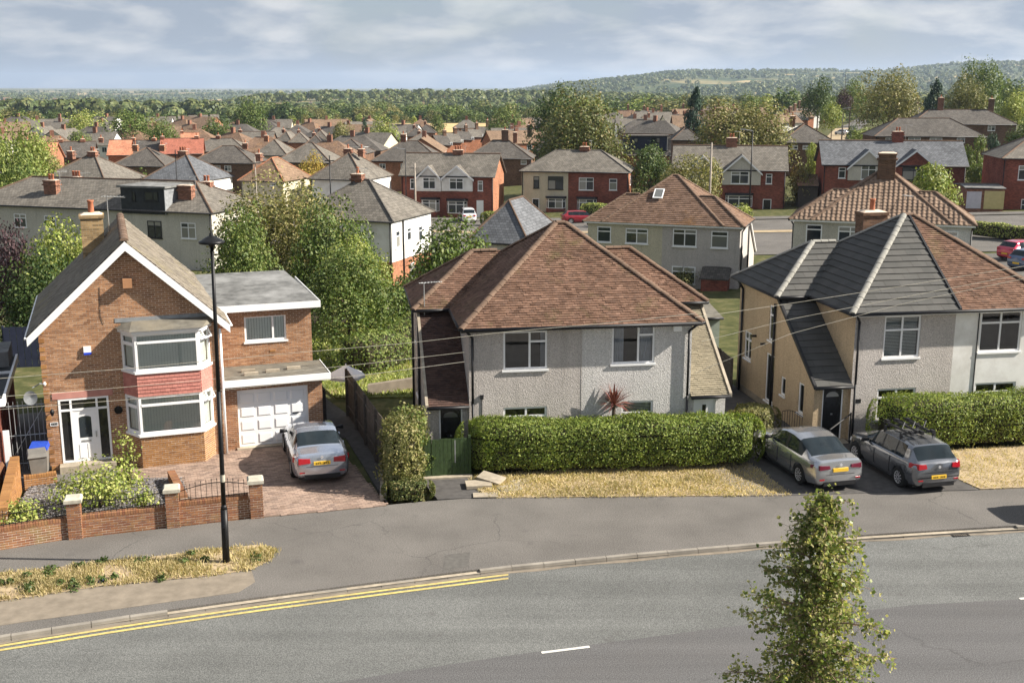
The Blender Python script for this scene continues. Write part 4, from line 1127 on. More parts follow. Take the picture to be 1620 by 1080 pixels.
    mb.build('bay_bricks', MT['brick_bay'], t, kind='stuff')
    mb = MB()
    for i, (P, Dd, N, L) in enumerate(segs):
        k = 0; z = 2.42
        while z < 3.22:
            x = -.0825 if k % 2 else 0.0
            while x < L:
                xa, xb = max(0, x), min(L, x + .16)
                if xb - xa > .02:
                    q = lambda a, d, zz: (P[0] + Dd[0] * a + N[0] * d, P[1] + Dd[1] * a + N[1] * d, zz)
                    e = .035 + random.uniform(-.003, .003); zt = min(3.22, z + .13)
                    mb.add([q(xa, 0, z), q(xb, 0, z), q(xb, e, z), q(xa, e, z), q(xa, .012, zt), q(xb, .012, zt)], [(3, 2, 5, 4), (0, 1, 2, 3), (0, 3, 4), (1, 5, 2)])
                x += .165
            z += .125; k += 1
    mb.build('hung_tiles', MT['tile_red'], t, kind='stuff')
    for lvl, (z0, z1) in (('l', (1.06, 2.42)), ('u', (3.30, 4.62))):
        mb = MB(); mb.hexa(*prism(z0 - .08, z0, .07)); mb.build('bay_sill', MT['upvc'], t)
        h = z1 - z0
        for i, (P, Dd, N, L) in enumerate(segs):
            window(t, (P[0], P[1], 0), Dd, N, 0.0, z0, L, h, [(0, 1, .72 if i != 1 else .76)], sill=False, depth=.0, fr=.085 if i == 1 else .12, blind='vertical', name='bay_window', room=False)
        mb = MB(); mb.hexa([(x, y + .5 if y < -.1 else y + .2, z0) for x, y in bl], [(x, y + .5 if y < -.1 else y + .2, z1) for x, y in bl]); mb.build('room_recess', MT['room'], t)
    # open top light of the right cheek
    P, Dd, N, L = segs[2]
    for zz in (2.12, 4.33):
        mb = MB(); 
        q = lambda a, d, z: (P[0] + Dd[0] * a + N[0] * d, P[1] + Dd[1] * a + N[1] * d, z)
        a, b = .14, L - .14
        for (x0_, x1_, f0, f1) in ((a, b, 0, .12), (a, b, .88, 1), (a, a + .05, .12, .88), (b - .05, b, .12, .88)):
            pt = lambda x, f: q(x, .02 + .14 * (1 - f), zz + .3 * f - .03)
            mb.hexa([pt(x0_, f0), pt(x1_, f0), pt(x1_, f1), pt(x0_, f1)], [tuple(Vector(v) + Vector((N[0], N[1], 0)) * .035) for v in (pt(x0_, f0), pt(x1_, f0), pt(x1_, f1), pt(x0_, f1))])
        mb.build('open_top_light', MT['upvc'], t)
    mb = MB(); mb.hexa(*prism(4.62, 4.74, .1)); mb.build('bay_fascia', MT['upvc'], t)
    lo, _ = prism(4.745, 4.8, .2); hi = [(2.5, 0, 4.95), (3.0, -.02, 4.95), (5.1, -.02, 4.95), (5.62, 0, 4.95)]
    mb = MB(); mb.hexa(lo, hi); mb.build('bay_roof', MT['felt2'], t)
    fit(t, 'flashing', 'lead', (2.45, 5.7, -.02, 0, 4.93, 5.08))
    # fittings
    fit(t, 'alarm_box', 'upvc', (1.38, 1.62, -.09, 0, 3.98, 4.18)); fit(t, 'alarm_box_base', 'bluepaint', (1.38, 1.62, -.1, 0, 3.9, 3.98))
    np_ = fit(t, 'number_plate', 'black', (.13, .36, -.03, 0, 1.5, 1.6))
    fit(np_, 'plate_border', 'upvc', (.12, .37, -.034, -.031, 1.595, 1.615), (.12, .37, -.034, -.031, 1.485, 1.505), (.12, .14, -.034, -.031, 1.505, 1.595), (.35, .37, -.034, -.031, 1.505, 1.595))
    fit(np_, 'number_marks', 'felt', (.17, .2, -.033, -.031, 1.52, 1.58), (.23, .26, -.033, -.031, 1.52, 1.58), (.29, .32, -.033, -.031, 1.52, 1.58))
    mb = MB(); mb.tube((.22, 0, 2.0), (.22, -.14, 2.0), .015); mb.lathe([(.03, -.12), (.07, -.02), (.08, .04), (.02, .12)], (.22, -.16, 2.0), 8); mb.build('wall_lantern', MT['metal_dark'], t)
    mb = MB(); mb.tube((2.35, -.005, 1.85), (2.35, -.05, 1.85), .14, .14, 14); mb.build('wall_ornament', MT['metal_dark'], t)
    mb = MB(); mb.lathe([(.03, -.06), (.06, 0), (.03, .06)], (.06, -.08, 3.0), 8); mb.tube((.06, -.08, 3.0), (-.1, .0, 3.0), .015); mb.build('security_camera', MT['upvc'], t)
    downpipe(t, [(w + .02, -.08, E - .3), (w + .02, -.08, -.1)], .045, 'upvc')
    mb = MB(); mb.path([(2.05, -.02, 6.2), (2.0, -.02, 5.2), (2.1, -.02, 4.9)], .008, 4); mb.build('cable', MT['black'], t)
    # satellite dish on the left side
    mb = MB(); mb.tube((0, .2, 3.0), (-.35, .1, 2.85), .02); mb.add([(-.42, -.02, 2.55)] + [(-.42 + .22 * math.cos(2 * math.pi * i / 16), -.08, 2.55 + .25 * math.sin(2 * math.pi * i / 16)) for i in range(16)], [(0, i + 1, (i + 1) % 16 + 1)[::-1] for i in range(16)])
    mb.build('satellite_dish', MT['lead'], t)
    # ---- garage wing
    g0, g1, gv, uv_, GZ, UZ, GD = w + .02, 9.5, .3, 2.15, 2.45, 4.75, 7.3
    gd = (6.42, 8.98, -.05, 2.08)
    mb = MB(); wall_skin(mb, (g0, gv, 0), (1, 0), (0, -1), rect(0, g1 - g0, -.5, GZ), [(gd[0] - g0, gd[1] - g0, -.5, gd[3])], .15)
    wall_skin(mb, (g1, gv, 0), (0, 1), (1, 0), rect(0, GD, -.8, GZ), [])
    win = (7.0, 8.55, 3.45, 4.42)
    wall_skin(mb, (g0, uv_, 0), (1, 0), (0, -1), rect(0, g1 - g0, GZ, UZ), [(win[0] - g0, win[1] - g0, win[2], win[3])])
    wall_skin(mb, (g1, uv_, 0), (0, 1), (1, 0), rect(0, GD - uv_, GZ - .1, UZ), []); wall_skin(mb, (g1, GD + gv, 0), (-1, 0), (0, 1), rect(0, g1 - g0, -1, UZ), [])
    mb.build('garage_wall_backing', MT['mortar'], t)
    mb = MB(); bricks(mb, (g0, gv, 0), (1, 0), (0, -1), rect(0, g1 - g0, -.45, GZ), [(gd[0] - g0, gd[1] - g0, -.5, gd[3])], seed=11)
    bricks(mb, (g1, gv, 0), (0, 1), (1, 0), rect(0, 4.5, -.45, GZ), [], seed=12)
    bricks(mb, (g0, uv_, 0), (1, 0), (0, -1), rect(0, g1 - g0, GZ, UZ), [(win[0] - g0, win[1] - g0, win[2], win[3])], seed=13); mb.build('garage_bricks', MT['brick'], t, kind='stuff')
    window(t, (0, uv_, 0), (1, 0), (0, -1), win[0], win[2], win[1] - win[0], win[3] - win[2], [(0, .68, None), (.68, 1, None)], blind='vertical', fr=.07)
    fit(t, 'air_brick', 'brick_bay', (7.9, 8.1, uv_ - .025, uv_, 3.0, 3.08))
    # garage door with raised panels
    mb = MB(); mb.box(gd[0], gd[1], gv + .1, gv + .14, -.1, gd[3]); go = mb.build('garage_door', MT['upvc'], t)
    for r in range(4):
        for c_ in range(4):
            x0 = gd[0] + .1 + c_ * .61; z0 = .02 + r * .51
            mb = MB(); mb.hexa([(x0, gv + .1, z0), (x0 + .5, gv + .1, z0), (x0 + .5, gv + .1, z0 + .38), (x0, gv + .1, z0 + .38)], [(x0 + .04, gv + .075, z0 + .04), (x0 + .46, gv + .075, z0 + .04), (x0 + .46, gv + .075, z0 + .34), (x0 + .04, gv + .075, z0 + .34)]); mb.build('door_panel', MT['upvc'], go)
    fit(go, 'handle', 'metal_dark', (8.4, 8.62, gv + .06, gv + .09, 1.02, 1.06)); fit(t, 'garage_sill', 'slab', (gd[0] - .1, gd[1] + .1, gv - .15, gv + .09, -.3, -.06))
    mb = MB(); mb.tube((7.7, gv, 2.25), (7.7, gv - .2, 2.3), .02); mb.lathe([(.09, -.05), (.05, .06)], (7.7, gv - .22, 2.28), 8); mb.build('floodlight', MT['metal_dark'], t)
    # lower flat roof and fascia
    mb = MB(); mb.box(g0 - .01, g1 + .25, gv - .35, uv_ - .02, GZ + .0, GZ + .1); mb.build('garage_roof', MT['felt2'], t)
    mb = MB(); mb.box(g0 - .01, g1 + .28, gv - .4, gv - .351, GZ - .13, GZ + .12); mb.box(g1 + .251, g1 + .28, gv - .351, uv_, GZ - .13, GZ + .12); mb.build('garage_fascia', MT['upvc'], t)
    for i, (x, y) in enumerate(((6.75, .55), (7.55, .75), (8.35, .95), (6.7, 1.05))):
        mb = MB(); mb.box(x, x + .5, y, y + .13, GZ + .101, GZ + .2); tag(mb.build('loose_brick_block', MT['slab']), 'pale block weighting down the felt of the garage roof', 'block', 'blocks lying on the garage roof')
        ob = bpy.context.scene.objects[-1] if False else COL.objects[-1]; ob.location = t.location; ob.rotation_euler = t.rotation_euler
    # upper flat roof, slightly sloping with a bright front fascia
    mb = MB(); mb.hexa([(g0 - .3, uv_ - .3, UZ - .02), (g1 + .3, uv_ - .3, UZ - .02), (g1 + .3, GD + gv + .2, UZ - .02), (g0 - .3, GD + gv + .2, UZ - .02)],
        [(g0 - .3, uv_ - .3, UZ + .16), (g1 + .3, uv_ - .3, UZ + .16), (g1 - .2, GD + gv - .2, UZ + .52), (g0 - .3, GD + gv - .2, UZ + .52)]); mb.build('upper_roof', MT['felt'], t)
    mb = MB(); mb.box(g0 + .02, g1 + .33, uv_ - .34, uv_ - .301, UZ - .08, UZ + .165); mb.box(g1 + .301, g1 + .33, uv_ - .3, GD + gv + .2, UZ - .08, UZ + .165); mb.build('upper_fascia', MT['upvc'], t)
    return t
left = gable_house()
LM = Matrix.Translation((-15.9, 37.3, 0)) @ Matrix.Rotation(R(19.5), 4, 'Z')
def LW(x, y, z=0.0): return LM @ Vector((x, y, z))

# ---------------- front garden of the brick house (local frame of the house)
def block_paving():
    # drive in front of the garage: blocks laid in stretcher rows, as separate bevel-less blocks
    A, B, C, Dd = W(418, 818), W(612, 800), LW(9.75, 1.0), LW(5.0, .2)
    poly = [(p.x, p.y) for p in (W(300, 790), A, B, C, Dd, LW(3.0, -.75), LW(2.2, -.5), LW(2.2, -1.6), LW(3.2, -1.9), LW(4.2, -2.2))]
    flat_poly('drive_bed', poly, .015, MT['sand'], th=.3)
    mb = MB(); rng = random.Random(4)
    c, s = math.cos(R(19.5)), math.sin(R(19.5)); ox, oy = -15.9, 37.3
    for k in range(-75, 30):
        for i in range(0, 62):
            u = i * .205 + (.1025 if k % 2 else 0) ; v = k * .105
            pts = [(u, v), (u + .197, v), (u + .197, v + .097), (u, v + .097)]
            wp = [(ox + a * c - b * s, oy + a * s + b * c) for a, b in pts]
            if not in_poly((wp[0][0] + wp[2][0]) / 2, (wp[0][1] + wp[2][1]) / 2, poly): continue
            z = .03 + rng.uniform(-.003, .003)
            mb.add([(x, y, z) for x, y in wp] + [(x, y, .012) for x, y in wp], [(0, 1, 2, 3), (0, 4, 5, 1), (1, 5, 6, 2), (2, 6, 7, 3), (3, 7, 4, 0)])
    o = mb.build('driveway_blocks', MT['paver'], kind='stuff'); o['label'] = 'pinkish brown block paving of the garage drive'; o['category'] = 'paving'
block_paving()
def slate_bed():
    poly = [(p.x, p.y) for p in (W(10, 838), W(115, 826), W(262, 802), W(300, 790), LW(4.2, -2.2), LW(3.2, -1.9), LW(2.2, -1.6), LW(.2, -1.3), LW(-.6, -1.4), LW(-1.0, -4.0), LW(-1.2, -6.2))]
    flat_poly('garden_bed', poly, .02, MT['soil'], th=.3)
    rng = np.random.default_rng(5); n = 9000; P = []
    xs = [p[0] for p in poly]; ys_ = [p[1] for p in poly]
    while len(P) < n:
        x, y = rng.uniform(min(xs), max(xs)), rng.uniform(min(ys_), max(ys_))
        if in_poly(x, y, poly): P.append((x, y))
    P = np.array(P); v = np.zeros((n, 4, 3)); a = rng.uniform(0, 6.28, n); r = rng.uniform(.02, .05, n)
    for i in range(4):
        v[:, i, 0] = P[:, 0] + r * np.cos(a + i * 1.57 + rng.uniform(-.3, .3, n)); v[:, i, 1] = P[:, 1] + r * np.sin(a + i * 1.57) * .75; v[:, i, 2] = .035 + rng.uniform(-.012, .025, n)
    o = link('slate_chippings', np_mesh('slate_chippings', v.reshape(-1, 3), np.arange(4 * n).reshape(n, 4)), MT['gravel'], kind='stuff'); o['label'] = 'grey slate chippings filling the front garden bed'; o['category'] = 'gravel'
slate_bed()
flat_poly('side_yard', [(p.x, p.y) for p in (LW(-.6, -1.4), LW(.2, -1.3), LW(2.2, -1.6), LW(2.2, 0), LW(0, 0.1), LW(0, 8), LW(-2.4, 8), LW(-2.4, -1.2))], .02, MT['pave'], th=.3)

def brick_run(name, a, b, h, th, label, cat, z0=-.1, mat='brick_wall', coping=True, group=None, parent=None, taper=None):
    """a low wall of separate bricks from a to b"""
    a = Vector((a[0], a[1], 0)); b = Vector((b[0], b[1], 0)); d = b - a; L = d.length; D = d.normalized(); N = (D.y, -D.x)
    h2 = taper if taper is not None else h
    t = parent or thing(name, label, cat, (0, 0, 0), 0, group)
    P = (a.x, a.y, 0)
    core = MB(); core.hexa([(a.x, a.y, z0), (b.x, b.y, z0), (b.x - N[0] * th, b.y - N[1] * th, z0), (a.x - N[0] * th, a.y - N[1] * th, z0)], [(a.x, a.y, h), (b.x, b.y, h2), (b.x - N[0] * th, b.y - N[1] * th, h2), (a.x - N[0] * th, a.y - N[1] * th, h)])
    core.build('wall_core', MT['mortar'], t)
    mb = MB(); ol = [(0, z0), (L, z0), (L, h2), (0, h)]
    bricks(mb, P, (D.x, D.y), N, ol, [], seed=int(a.x * 10))
    P2 = (b.x - N[0] * th, b.y - N[1] * th, 0); bricks(mb, P2, (-D.x, -D.y), (-N[0], -N[1]), [(0, z0), (L, z0), (L, h), (0, h2)], [], seed=3)
    bricks(mb, (a.x - N[0] * th, a.y - N[1] * th, 0), N, (-D.x, -D.y), rect(0, th, z0, h), [], seed=9); bricks(mb, (b.x, b.y, 0), (-N[0], -N[1]), (D.x, D.y), rect(0, th, z0, h2), [], seed=10)
    if coping:
        n = int(L / .075)
        for i in range(n):
            f0 = i * L / n; f1 = f0 + L / n - .008; zz = lambda f: h + (h2 - h) * f / L
            p = lambda f, dd, z: (a.x + D.x * f + N[0] * dd, a.y + D.y * f + N[1] * dd, z)
            mb.hexa([p(f0, .015, zz(f0)), p(f1, .015, zz(f1)), p(f1, -th - .015, zz(f1)), p(f0, -th - .015, zz(f0))], [p(f0, .015, zz(f0) + .1), p(f1, .015, zz(f1) + .1), p(f1, -th - .015, zz(f1) + .1), p(f0, -th - .015, zz(f0) + .1)])
    mb.build('brick', MT[mat], t, kind='stuff')
    return t
def garden_wall():
    base = [W(-60, 882), W(0, 868), W(120, 852), W(274, 834), W(406, 817)]
    base = [(p.x, p.y) for p in base]
    # panels between piers
    t = thing('front_garden_wall', 'low mossy brick garden wall with stone-capped piers and black railings', 'wall')
    pier_at = [W(-75, 884), W(118, 852), W(273, 834), W(405, 819)]
    for i, p in enumerate(pier_at):
        x, y = p.x, p.y; hh = 1.12; an = R(15)
        c, s = math.cos(an), math.sin(an); q = .19
        cor = [(x + (sx * c - sy * s) * q, y + .15 + (sx * s + sy * c) * q) for sx, sy in ((-1, -1), (1, -1), (1, 1), (-1, 1))]
        core = MB(); core.hexa([(cx, cy, -.1) for cx, cy in cor], [(cx, cy, hh) for cx, cy in cor]); pr = core.build('pier', MT['mortar'], t)
        mb = MB()
        for k in range(4):
            A = cor[k]; B = cor[(k + 1) % 4]; L = math.hypot(B[0] - A[0], B[1] - A[1]); d = ((B[0] - A[0]) / L, (B[1] - A[1]) / L)
            bricks(mb, (A[0], A[1], 0), d, (d[1], -d[0]), rect(0, L, -.1, hh), [], seed=k + i * 4)
        mb.build('brick', MT['brick_wall'], pr, kind='stuff')
        mb = MB(); g = 1.3; cc = [((cx - x) * g + x, (cy - y - .15) * g + y + .15) for cx, cy in cor]
        mb.hexa([(cx, cy, hh) for cx, cy in cc], [(cx, cy, hh + .1) for cx, cy in cc]); mb.hexa([(cx, cy, hh + .1) for cx, cy in cc], [((cx - x) * .8 + x, (cy - y - .15) * .8 + y + .15, hh + .15) for cx, cy in cc]); mb.build('cap', MT['stone'], pr)
    hs = (.55, .55, .62)
    for i in range(3):
        a, b = pier_at[i], pier_at[i + 1]
        d = (b - a).normalized(); a2 = a + d * .2; b2 = b - d * .2
        brick_run('x', (a2.x, a2.y + .1), (b2.x, b2.y + .1), hs[i], .215, '', '', parent=t, coping=True)
        # railing panel: arched up or down
        L = (b2 - a2).length; n = int(L / .15); arch = [-.08, -.1, .17][i]; zb = hs[i] + .16
        off = Vector((0, .2, 0)); top = lambda f: zb + .27 + arch * math.sin(math.pi * f) + (0.12 if arch < 0 else 0)
        rl = thing('railing', ['black iron railing behind the ivy on the front garden wall', 'black iron railing dipping behind the shrub on the front garden wall', 'black iron railing arching up beside the drive on the front garden wall'][i], 'railing', group=None)
        mb = MB(); mb.path([a2 + off + d * (L * k / 16) + Vector((0, 0, top(k / 16))) for k in range(17)], .014, 5); mb.build('top_rail', MT['metal_dark'], rl)
        mb = MB(); mb.path([a2 + off + Vector((0, 0, zb)), b2 + off + Vector((0, 0, zb))], .014, 5); mb.build('bottom_rail', MT['metal_dark'], rl)
        for k in range(n + 1):
            f = k / n; p = a2 + off + d * (L * f); mb = MB(); mb.tube((p.x, p.y, zb - .06), (p.x, p.y, top(f) + .08), .008, .008, 5); mb.tube((p.x, p.y, top(f) + .08), (p.x, p.y, top(f) + .15), .016, .002, 5); mb.build('baluster', MT['metal_dark'], rl)
garden_wall()
# sloping low walls and edging
a, b = W(300, 800), W(277, 760)
brick_run('edging_wall', (a.x - .05, a.y), (b.x, b.y), .28, .22, 'short brick edging wall between slate bed and block drive', 'wall', coping=True)
a, b = LW(3.6, -1.75), LW(2.1, -1.45)
a, b = LW(-.95, -5.6), LW(-.85, -1.35)
brick_run('side_garden_wall', (a.x, a.y), (b.x, b.y), .75, .25, 'orange brick boundary wall running back beside the bins', 'wall', taper=1.0, mat='brick_bay')
a, b = LW(-.75, -1.45), LW(.25, -1.35)
brick_run('step_wall', (a.x, a.y), (b.x, b.y), .3, .2, 'low brick step wall below the grey wheelie bin', 'wall', mat='brick_bay')

# ---------------- neighbour's flat-roofed extension at the left edge
def neighbour():
    t = thing('flat_roof_extension', 'brick extension with dark flat roof and white trim beside the gabled house', 'building', LW(-4.6, .1, 0), R(19.5))
    mb = MB(); wall_skin(mb, (0, 0, 0), (1, 0), (0, -1), rect(0, 3.15, -.3, 2.55), []); wall_skin(mb, (3.15, 0, 0), (0, 1), (1, 0), rect(0, 6.5, -.3, 2.55), []); mb.build('wall', MT['red_brick'], t)
    mb = MB(); mb.box(-1, 3.3, -.2, 6.6, 2.62, 2.72); mb.build('roof', MT['cladding'], t)
    mb = MB(); mb.box(-1, 3.36, -.26, -.201, 2.5, 2.76); mb.box(3.301, 3.38, -.2, 6.6, 2.5, 2.78); mb.build('fascia', MT['upvc'], t)
    mb = MB(); mb.box(-1, 3.3, 3.6, 3.7, 2.721, 2.8); mb.build('roof_trim', MT['upvc'], t)
    mb = MB(); mb.box(-1, 3.2, 4.7, 6.6, 2.725, 3.3); mb.build('roof_upstand', MT['felt'], t)
    mb = MB(); mb.box(3.2, 3.4, -.05, 0, .0, 1.6); mb.build('side_gate', MT['blue_plastic'] if False else MT['upvc'], t)
neighbour()
def side_gate():
    t = thing('iron_side_gate', 'tall iron gate in the gap beside the gabled brick house', 'gate', LW(-1.25, .35, 0), R(19.5))
    mb = MB()
    for z in (.3, 1.3, 2.35): mb.tube((0, 0, z), (1.2, 0, z), .02)
    mb.build('rail', MT['metal_grey'], t)
    for i in range(8):
        mb = MB(); mb.tube((.08 + i * .15, 0, .05), (.08 + i * .15, 0, 2.5), .014); mb.build('bar', MT['metal_grey'], t)
    mb = MB(); mb.tube((0, .0, .4), (1.2, 0, 2.3), .012); mb.build('brace', MT['metal_grey'], t)
side_gate()
def bin_(x, y, rz, body, lid, label, open_=False, z=.02):
    t = thing('wheelie_bin', label, 'bin', LW(x, y, z), R(19.5) + rz)
    mb = MB(); mb.hexa([(-.21, -.25, .08), (.21, -.25, .08), (.21, .25, .08), (-.21, .25, .08)], [(-.28, -.33, .95), (.28, -.33, .95), (.28, .33, .95), (-.28, .33, .95)]); mb.build('body', MT[body], t)
    mb = MB(); mb.hexa([(-.31, -.37, .955), (.31, -.37, .955), (.31, .36, .955), (-.31, .36, .955)], [(-.27, -.3, 1.07), (.27, -.3, 1.07), (.27, .3, 1.1), (-.27, .3, 1.1)]); mb.build('lid', MT[lid], t)
    mb = MB(); mb.tube((-.28, .4, .98), (.28, .4, .98), .025); mb.build('handle', MT[lid], t)
    for s in (-1, 1):
        mb = MB(); mb.tube((s * .24, .28, .11), (s * .3, .28, .11), .11, .11, 12); mb.build('wheel', MT['tyre'], t)
bin_(-.32, -1.0, .1, 'grey_plastic', 'grey_plastic', 'grey wheelie bin standing against the corner of the gabled house')
bin_(-.28, -.2, -.1, 'grey_plastic', 'blue_plastic', 'blue-lidded bin tucked behind the grey wheelie bin')
bin_(-1.75, -1.3, .2, 'blue_plastic', 'blue_plastic', 'blue recycling bin beyond the orange boundary wall')
bin_(-1.6, -2.15, -.1, 'brown_plastic', 'brown_plastic', 'brown garden bin beyond the orange boundary wall')

# ---------------- passage between the two houses: fences, gate
def board_fence(name, a, b, h0, h1, label, mat, board=.14, z0=0.0, posts=2.0, cat='fence'):
    a = Vector(a); b = Vector(b); d = b - a; L = d.length; D = d.normalized(); N = Vector((D.y, -D.x, 0))
    t = thing(name, label, cat, a, math.atan2(D.y, D.x))
    n = max(1, int(L / board)); me = None
    zt = lambda f: (tz((a + d * f).x, (a + d * f).y) if z0 is None else z0) - a.z
    for i in range(n):
        f = (i + .5) / n
        if me is None:
            mb = MB(); mb.box(-board * .47, board * .47, -.012, .012, 0, 1.0); o = mb.build('plank', MT[mat], t); me = o.data
        else: o = link('plank', me, None, t)
        h = h0 + (h1 - h0) * f + random.uniform(-.012, .012)
        o.location = (L * f, random.uniform(-.006, .006), zt(f)); o.scale = (L / n / board * 1.0, 1, h)
    for k in range(int(L / posts) + 1):
        f = min(1, k * posts / L); mb = MB(); h = h0 + (h1 - h0) * f; mb.box(L * f - .05, L * f + .05, .015, .11, zt(f) - .1, zt(f) + h + .06); mb.build('post', MT[mat], t)
    for fr in (.2, .8):
        mb = MB(); mb.hexa([(0, .013, zt(0) + h0 * fr), (L, .013, zt(1) + h1 * fr), (L, .055, zt(1) + h1 * fr), (0, .055, zt(0) + h0 * fr)], [(0, .013, zt(0) + h0 * fr + .08), (L, .013, zt(1) + h1 * fr + .08), (L, .055, zt(1) + h1 * fr + .08), (0, .055, zt(0) + h0 * fr + .08)]); mb.build('rail', MT[mat], t)
    return t
p0 = Vector((-4.15, 36.5, 0)); p1 = Vector((-6.6, 44.2, 0)); p2 = LW(9.85, 1.6); p3 = LW(9.9, 8.5)
board_fence('timber_fence', p0, p1, 1.9, 1.9, 'grey weathered close-board fence along the dark passage', 'wood_grey')
board_fence('timber_fence', (p2.x, p2.y, 0), (p3.x, p3.y, 0), 1.6, 2.0, 'dark timber fence close against the garage wall', 'wood_dark')
for i in range(9):
    p = Vector((-4.15 + (-.02) * i, 34.6 + i * .24, .03)); mb = MB(); mb.box(-.1, .1, -.11, .11, 0, .16 + .05 * i)
    o = mb.build('edging_stone', MT['slab']); o.location = p; o.rotation_euler = (0, 0, R(8)); tag(o, 'concrete edging stone stepping up beside the drive', 'stone', 'edging stones between drive and ivy')
gp0 = W(664, 757); gp1 = W(741, 752)
def green_gate():
    a = Vector((gp0.x, gp0.y, 0)); b = Vector((gp1.x, gp1.y, 0)); d = (b - a); L = d.length
    t = thing('timber_gate', 'dark green boarded gate between ivy column and long hedge', 'gate', a, math.atan2(d.y, d.x))
    n = 12; me = None
    for i in range(n):
        if me is None:
            mb = MB(); mb.box(-.5, .5, -.012, .012, 0, 1); o = mb.build('plank', MT['wood_green'], t); me = o.data
        else: o = link('plank', me, None, t)
        o.location = (L * (i + .5) / n, random.uniform(-.005, .005), .06); o.scale = (L / n * .95, 1, 1.3 + random.uniform(-.01, .01))
    for z in (.3, 1.1): mb = MB(); mb.box(0, L, .013, .05, z, z + .09); mb.build('ledge', MT['wood_green'], t)
    for x in (-.05, L + .05): mb = MB(); mb.box(x - .045, x + .045, -.03, .06, -.05, 1.45); mb.build('post', MT['wood_green'], t)
    fit(t, 'latch', 'metal_grey', (L * .72, L * .74, -.02, -.013, .5, 1.3))
green_gate()
flat_poly('gate_step', [(gp0.x - .1, gp0.y - .25), (gp1.x + .15, gp1.y - .25), (gp1.x + .1, gp1.y + .05), (gp0.x - .1, gp0.y + .1)], .07, MT['slab'], th=.2)

flat_poly('passage', [(-4.0, 34.3), (-4.2, 36.5), (-6.6, 44.2), (-8.6, 48), (-10.6, 47), (-7.6, 41.6), (-6.3, 41.2)], .012, MT['pave_dark'], th=.3)
# lamp post
def lamp_post():
    p = W(358, 888, .02)
    t = thing('street_lamp', 'tall black street lamp with a shallow conical lantern standing in the verge', 'street lamp', p)
    d = ray(335, 385); k = (p.y + .1) / d[1]; top = Vector((d[0] * k, p.y + .1, CAMH + d[2] * k)) - p
    lean = lambda z: (top.x * z / top.z, top.y * z / top.z, z)
    mb = MB(); mb.tube(lean(0), lean(1.55), .1, .095, 16); mb.tube(lean(1.55), lean(1.68), .095, .065, 16); mb.build('base_sleeve', MT['metal_dark'], t, True)
    mb = MB(); mb.tube(lean(1.6), lean(top.z * .55), .065, .056, 14); mb.tube(lean(top.z * .55), lean(top.z - .05), .056, .045, 14); mb.build('pole', MT['metal_dark'], t, True)
    mb = MB(); c = lean(top.z); mb.lathe([(.06, -.1), (.09, -.04), (.33, .0), (.345, .05), (.27, .085), (.17, .15), (.1, .19), (.06, .2), (.05, .27), (.02, .28), (.01, .34)], c, 20); ln = mb.build('lantern', MT['metal_dark'], t, True)
    mb = MB(); mb.lathe([(.02, -.03), (.24, -.012), (.28, -.005)], c, 20); mb.build('lens', MT['lamp_clear'], ln, True)
    mb = MB(); mb.tube(lean(2.35), lean(2.55), .069, .069, 14); mb.build('sticker_band', MT['stone'], t)
    mb = MB(); q = lean(.75); mb.box(q[0] - .05, q[0] + .05, q[1] - .128, q[1] - .1, .45, 1.05); mb.build('access_door', MT['metal_dark'], t)
lamp_post()

# rail and gate beside the tan wall
def black_rail():
    t = thing('garden_gate', 'black iron garden gate beside the tan pebbledashed side wall', 'gate', W(1236, 690, 0), R(-55))
    for i in range(9):
        mb = MB(); mb.tube((i * .12, 0, .05), (i * .12, 0, 1.0 + .12 * math.sin(math.pi * i / 8)), .01, .01, 5); mb.build('bar', MT['metal_dark'], t)
    mb = MB(); mb.path([(i * .12, 0, 1.0 + .12 * math.sin(math.pi * i / 8)) for i in range(9)], .014, 5); mb.path([(0, 0, .15), (.96, 0, .15)], .014, 5); mb.build('rail', MT['metal_dark'], t)
    t = thing('handrail', 'sloping black handrail leading to the black porch door', 'handrail', (12.0, 39.6, 0))
    mb = MB(); mb.tube((-.4, .2, .75), (.55, .9, 1.15), .03); mb.build('rail', MT['metal_dark'], t)
    for x, y, z in ((-.4, .2, .75), (.55, .9, 1.15)): mb = MB(); mb.tube((x, y, 0), (x, y, z + .04), .03); mb.build('post', MT['metal_dark'], t)
black_rail()

# overhead cables (strung between poles beyond the picture)
def wire(name, pts, label, ry=34.0, slope=.1, r=.008, sag=None):
    P = []
    for x, y in pts:
        d = ray(x, y); k = ry / (d[1] - slope * d[0]); P.append(Vector((d[0] * k, d[1] * k, CAMH + d[2] * k)))
    a, b = P[0], P[-1]
    ext = (P[-1] - P[0]).normalized()
    Q = []
    n = 40
    for i in range(n + 1):
        f = i / n * (len(P) - 1); k = min(int(f), len(P) - 2); f -= k
        Q.append(P[k].lerp(P[k + 1], f))
    mb = MB(); mb.path(Q, r, 5); o = mb.build(name, MT['stone'], None)
    return tag(o, label, 'cable', 'overhead cables along the street')
wire('overhead_cable', [(-60, 603), (200, 583), (420, 562), (640, 543), (800, 525), (950, 512), (1100, 496)], 'uppermost pale cable crossing the brick bay and the middle house eaves')
wire('overhead_cable', [(-60, 632), (200, 612), (420, 592), (580, 575), (735, 557)], 'pale overhead cable ending on the porch side of the middle house', 34.5)
wire('overhead_cable', [(-60, 652), (200, 632), (420, 610), (600, 590), (735, 572)], 'lowest pale overhead cable crossing the garage front', 35)
wire('overhead_cable', [(1100, 502), (1250, 480), (1430, 452), (1700, 408)], 'upper pale cable sloping up across the charcoal roof', 37)
wire('overhead_cable', [(1110, 540), (1250, 505), (1430, 470), (1700, 418)], 'second pale cable sloping up across the charcoal roof', 37.5)
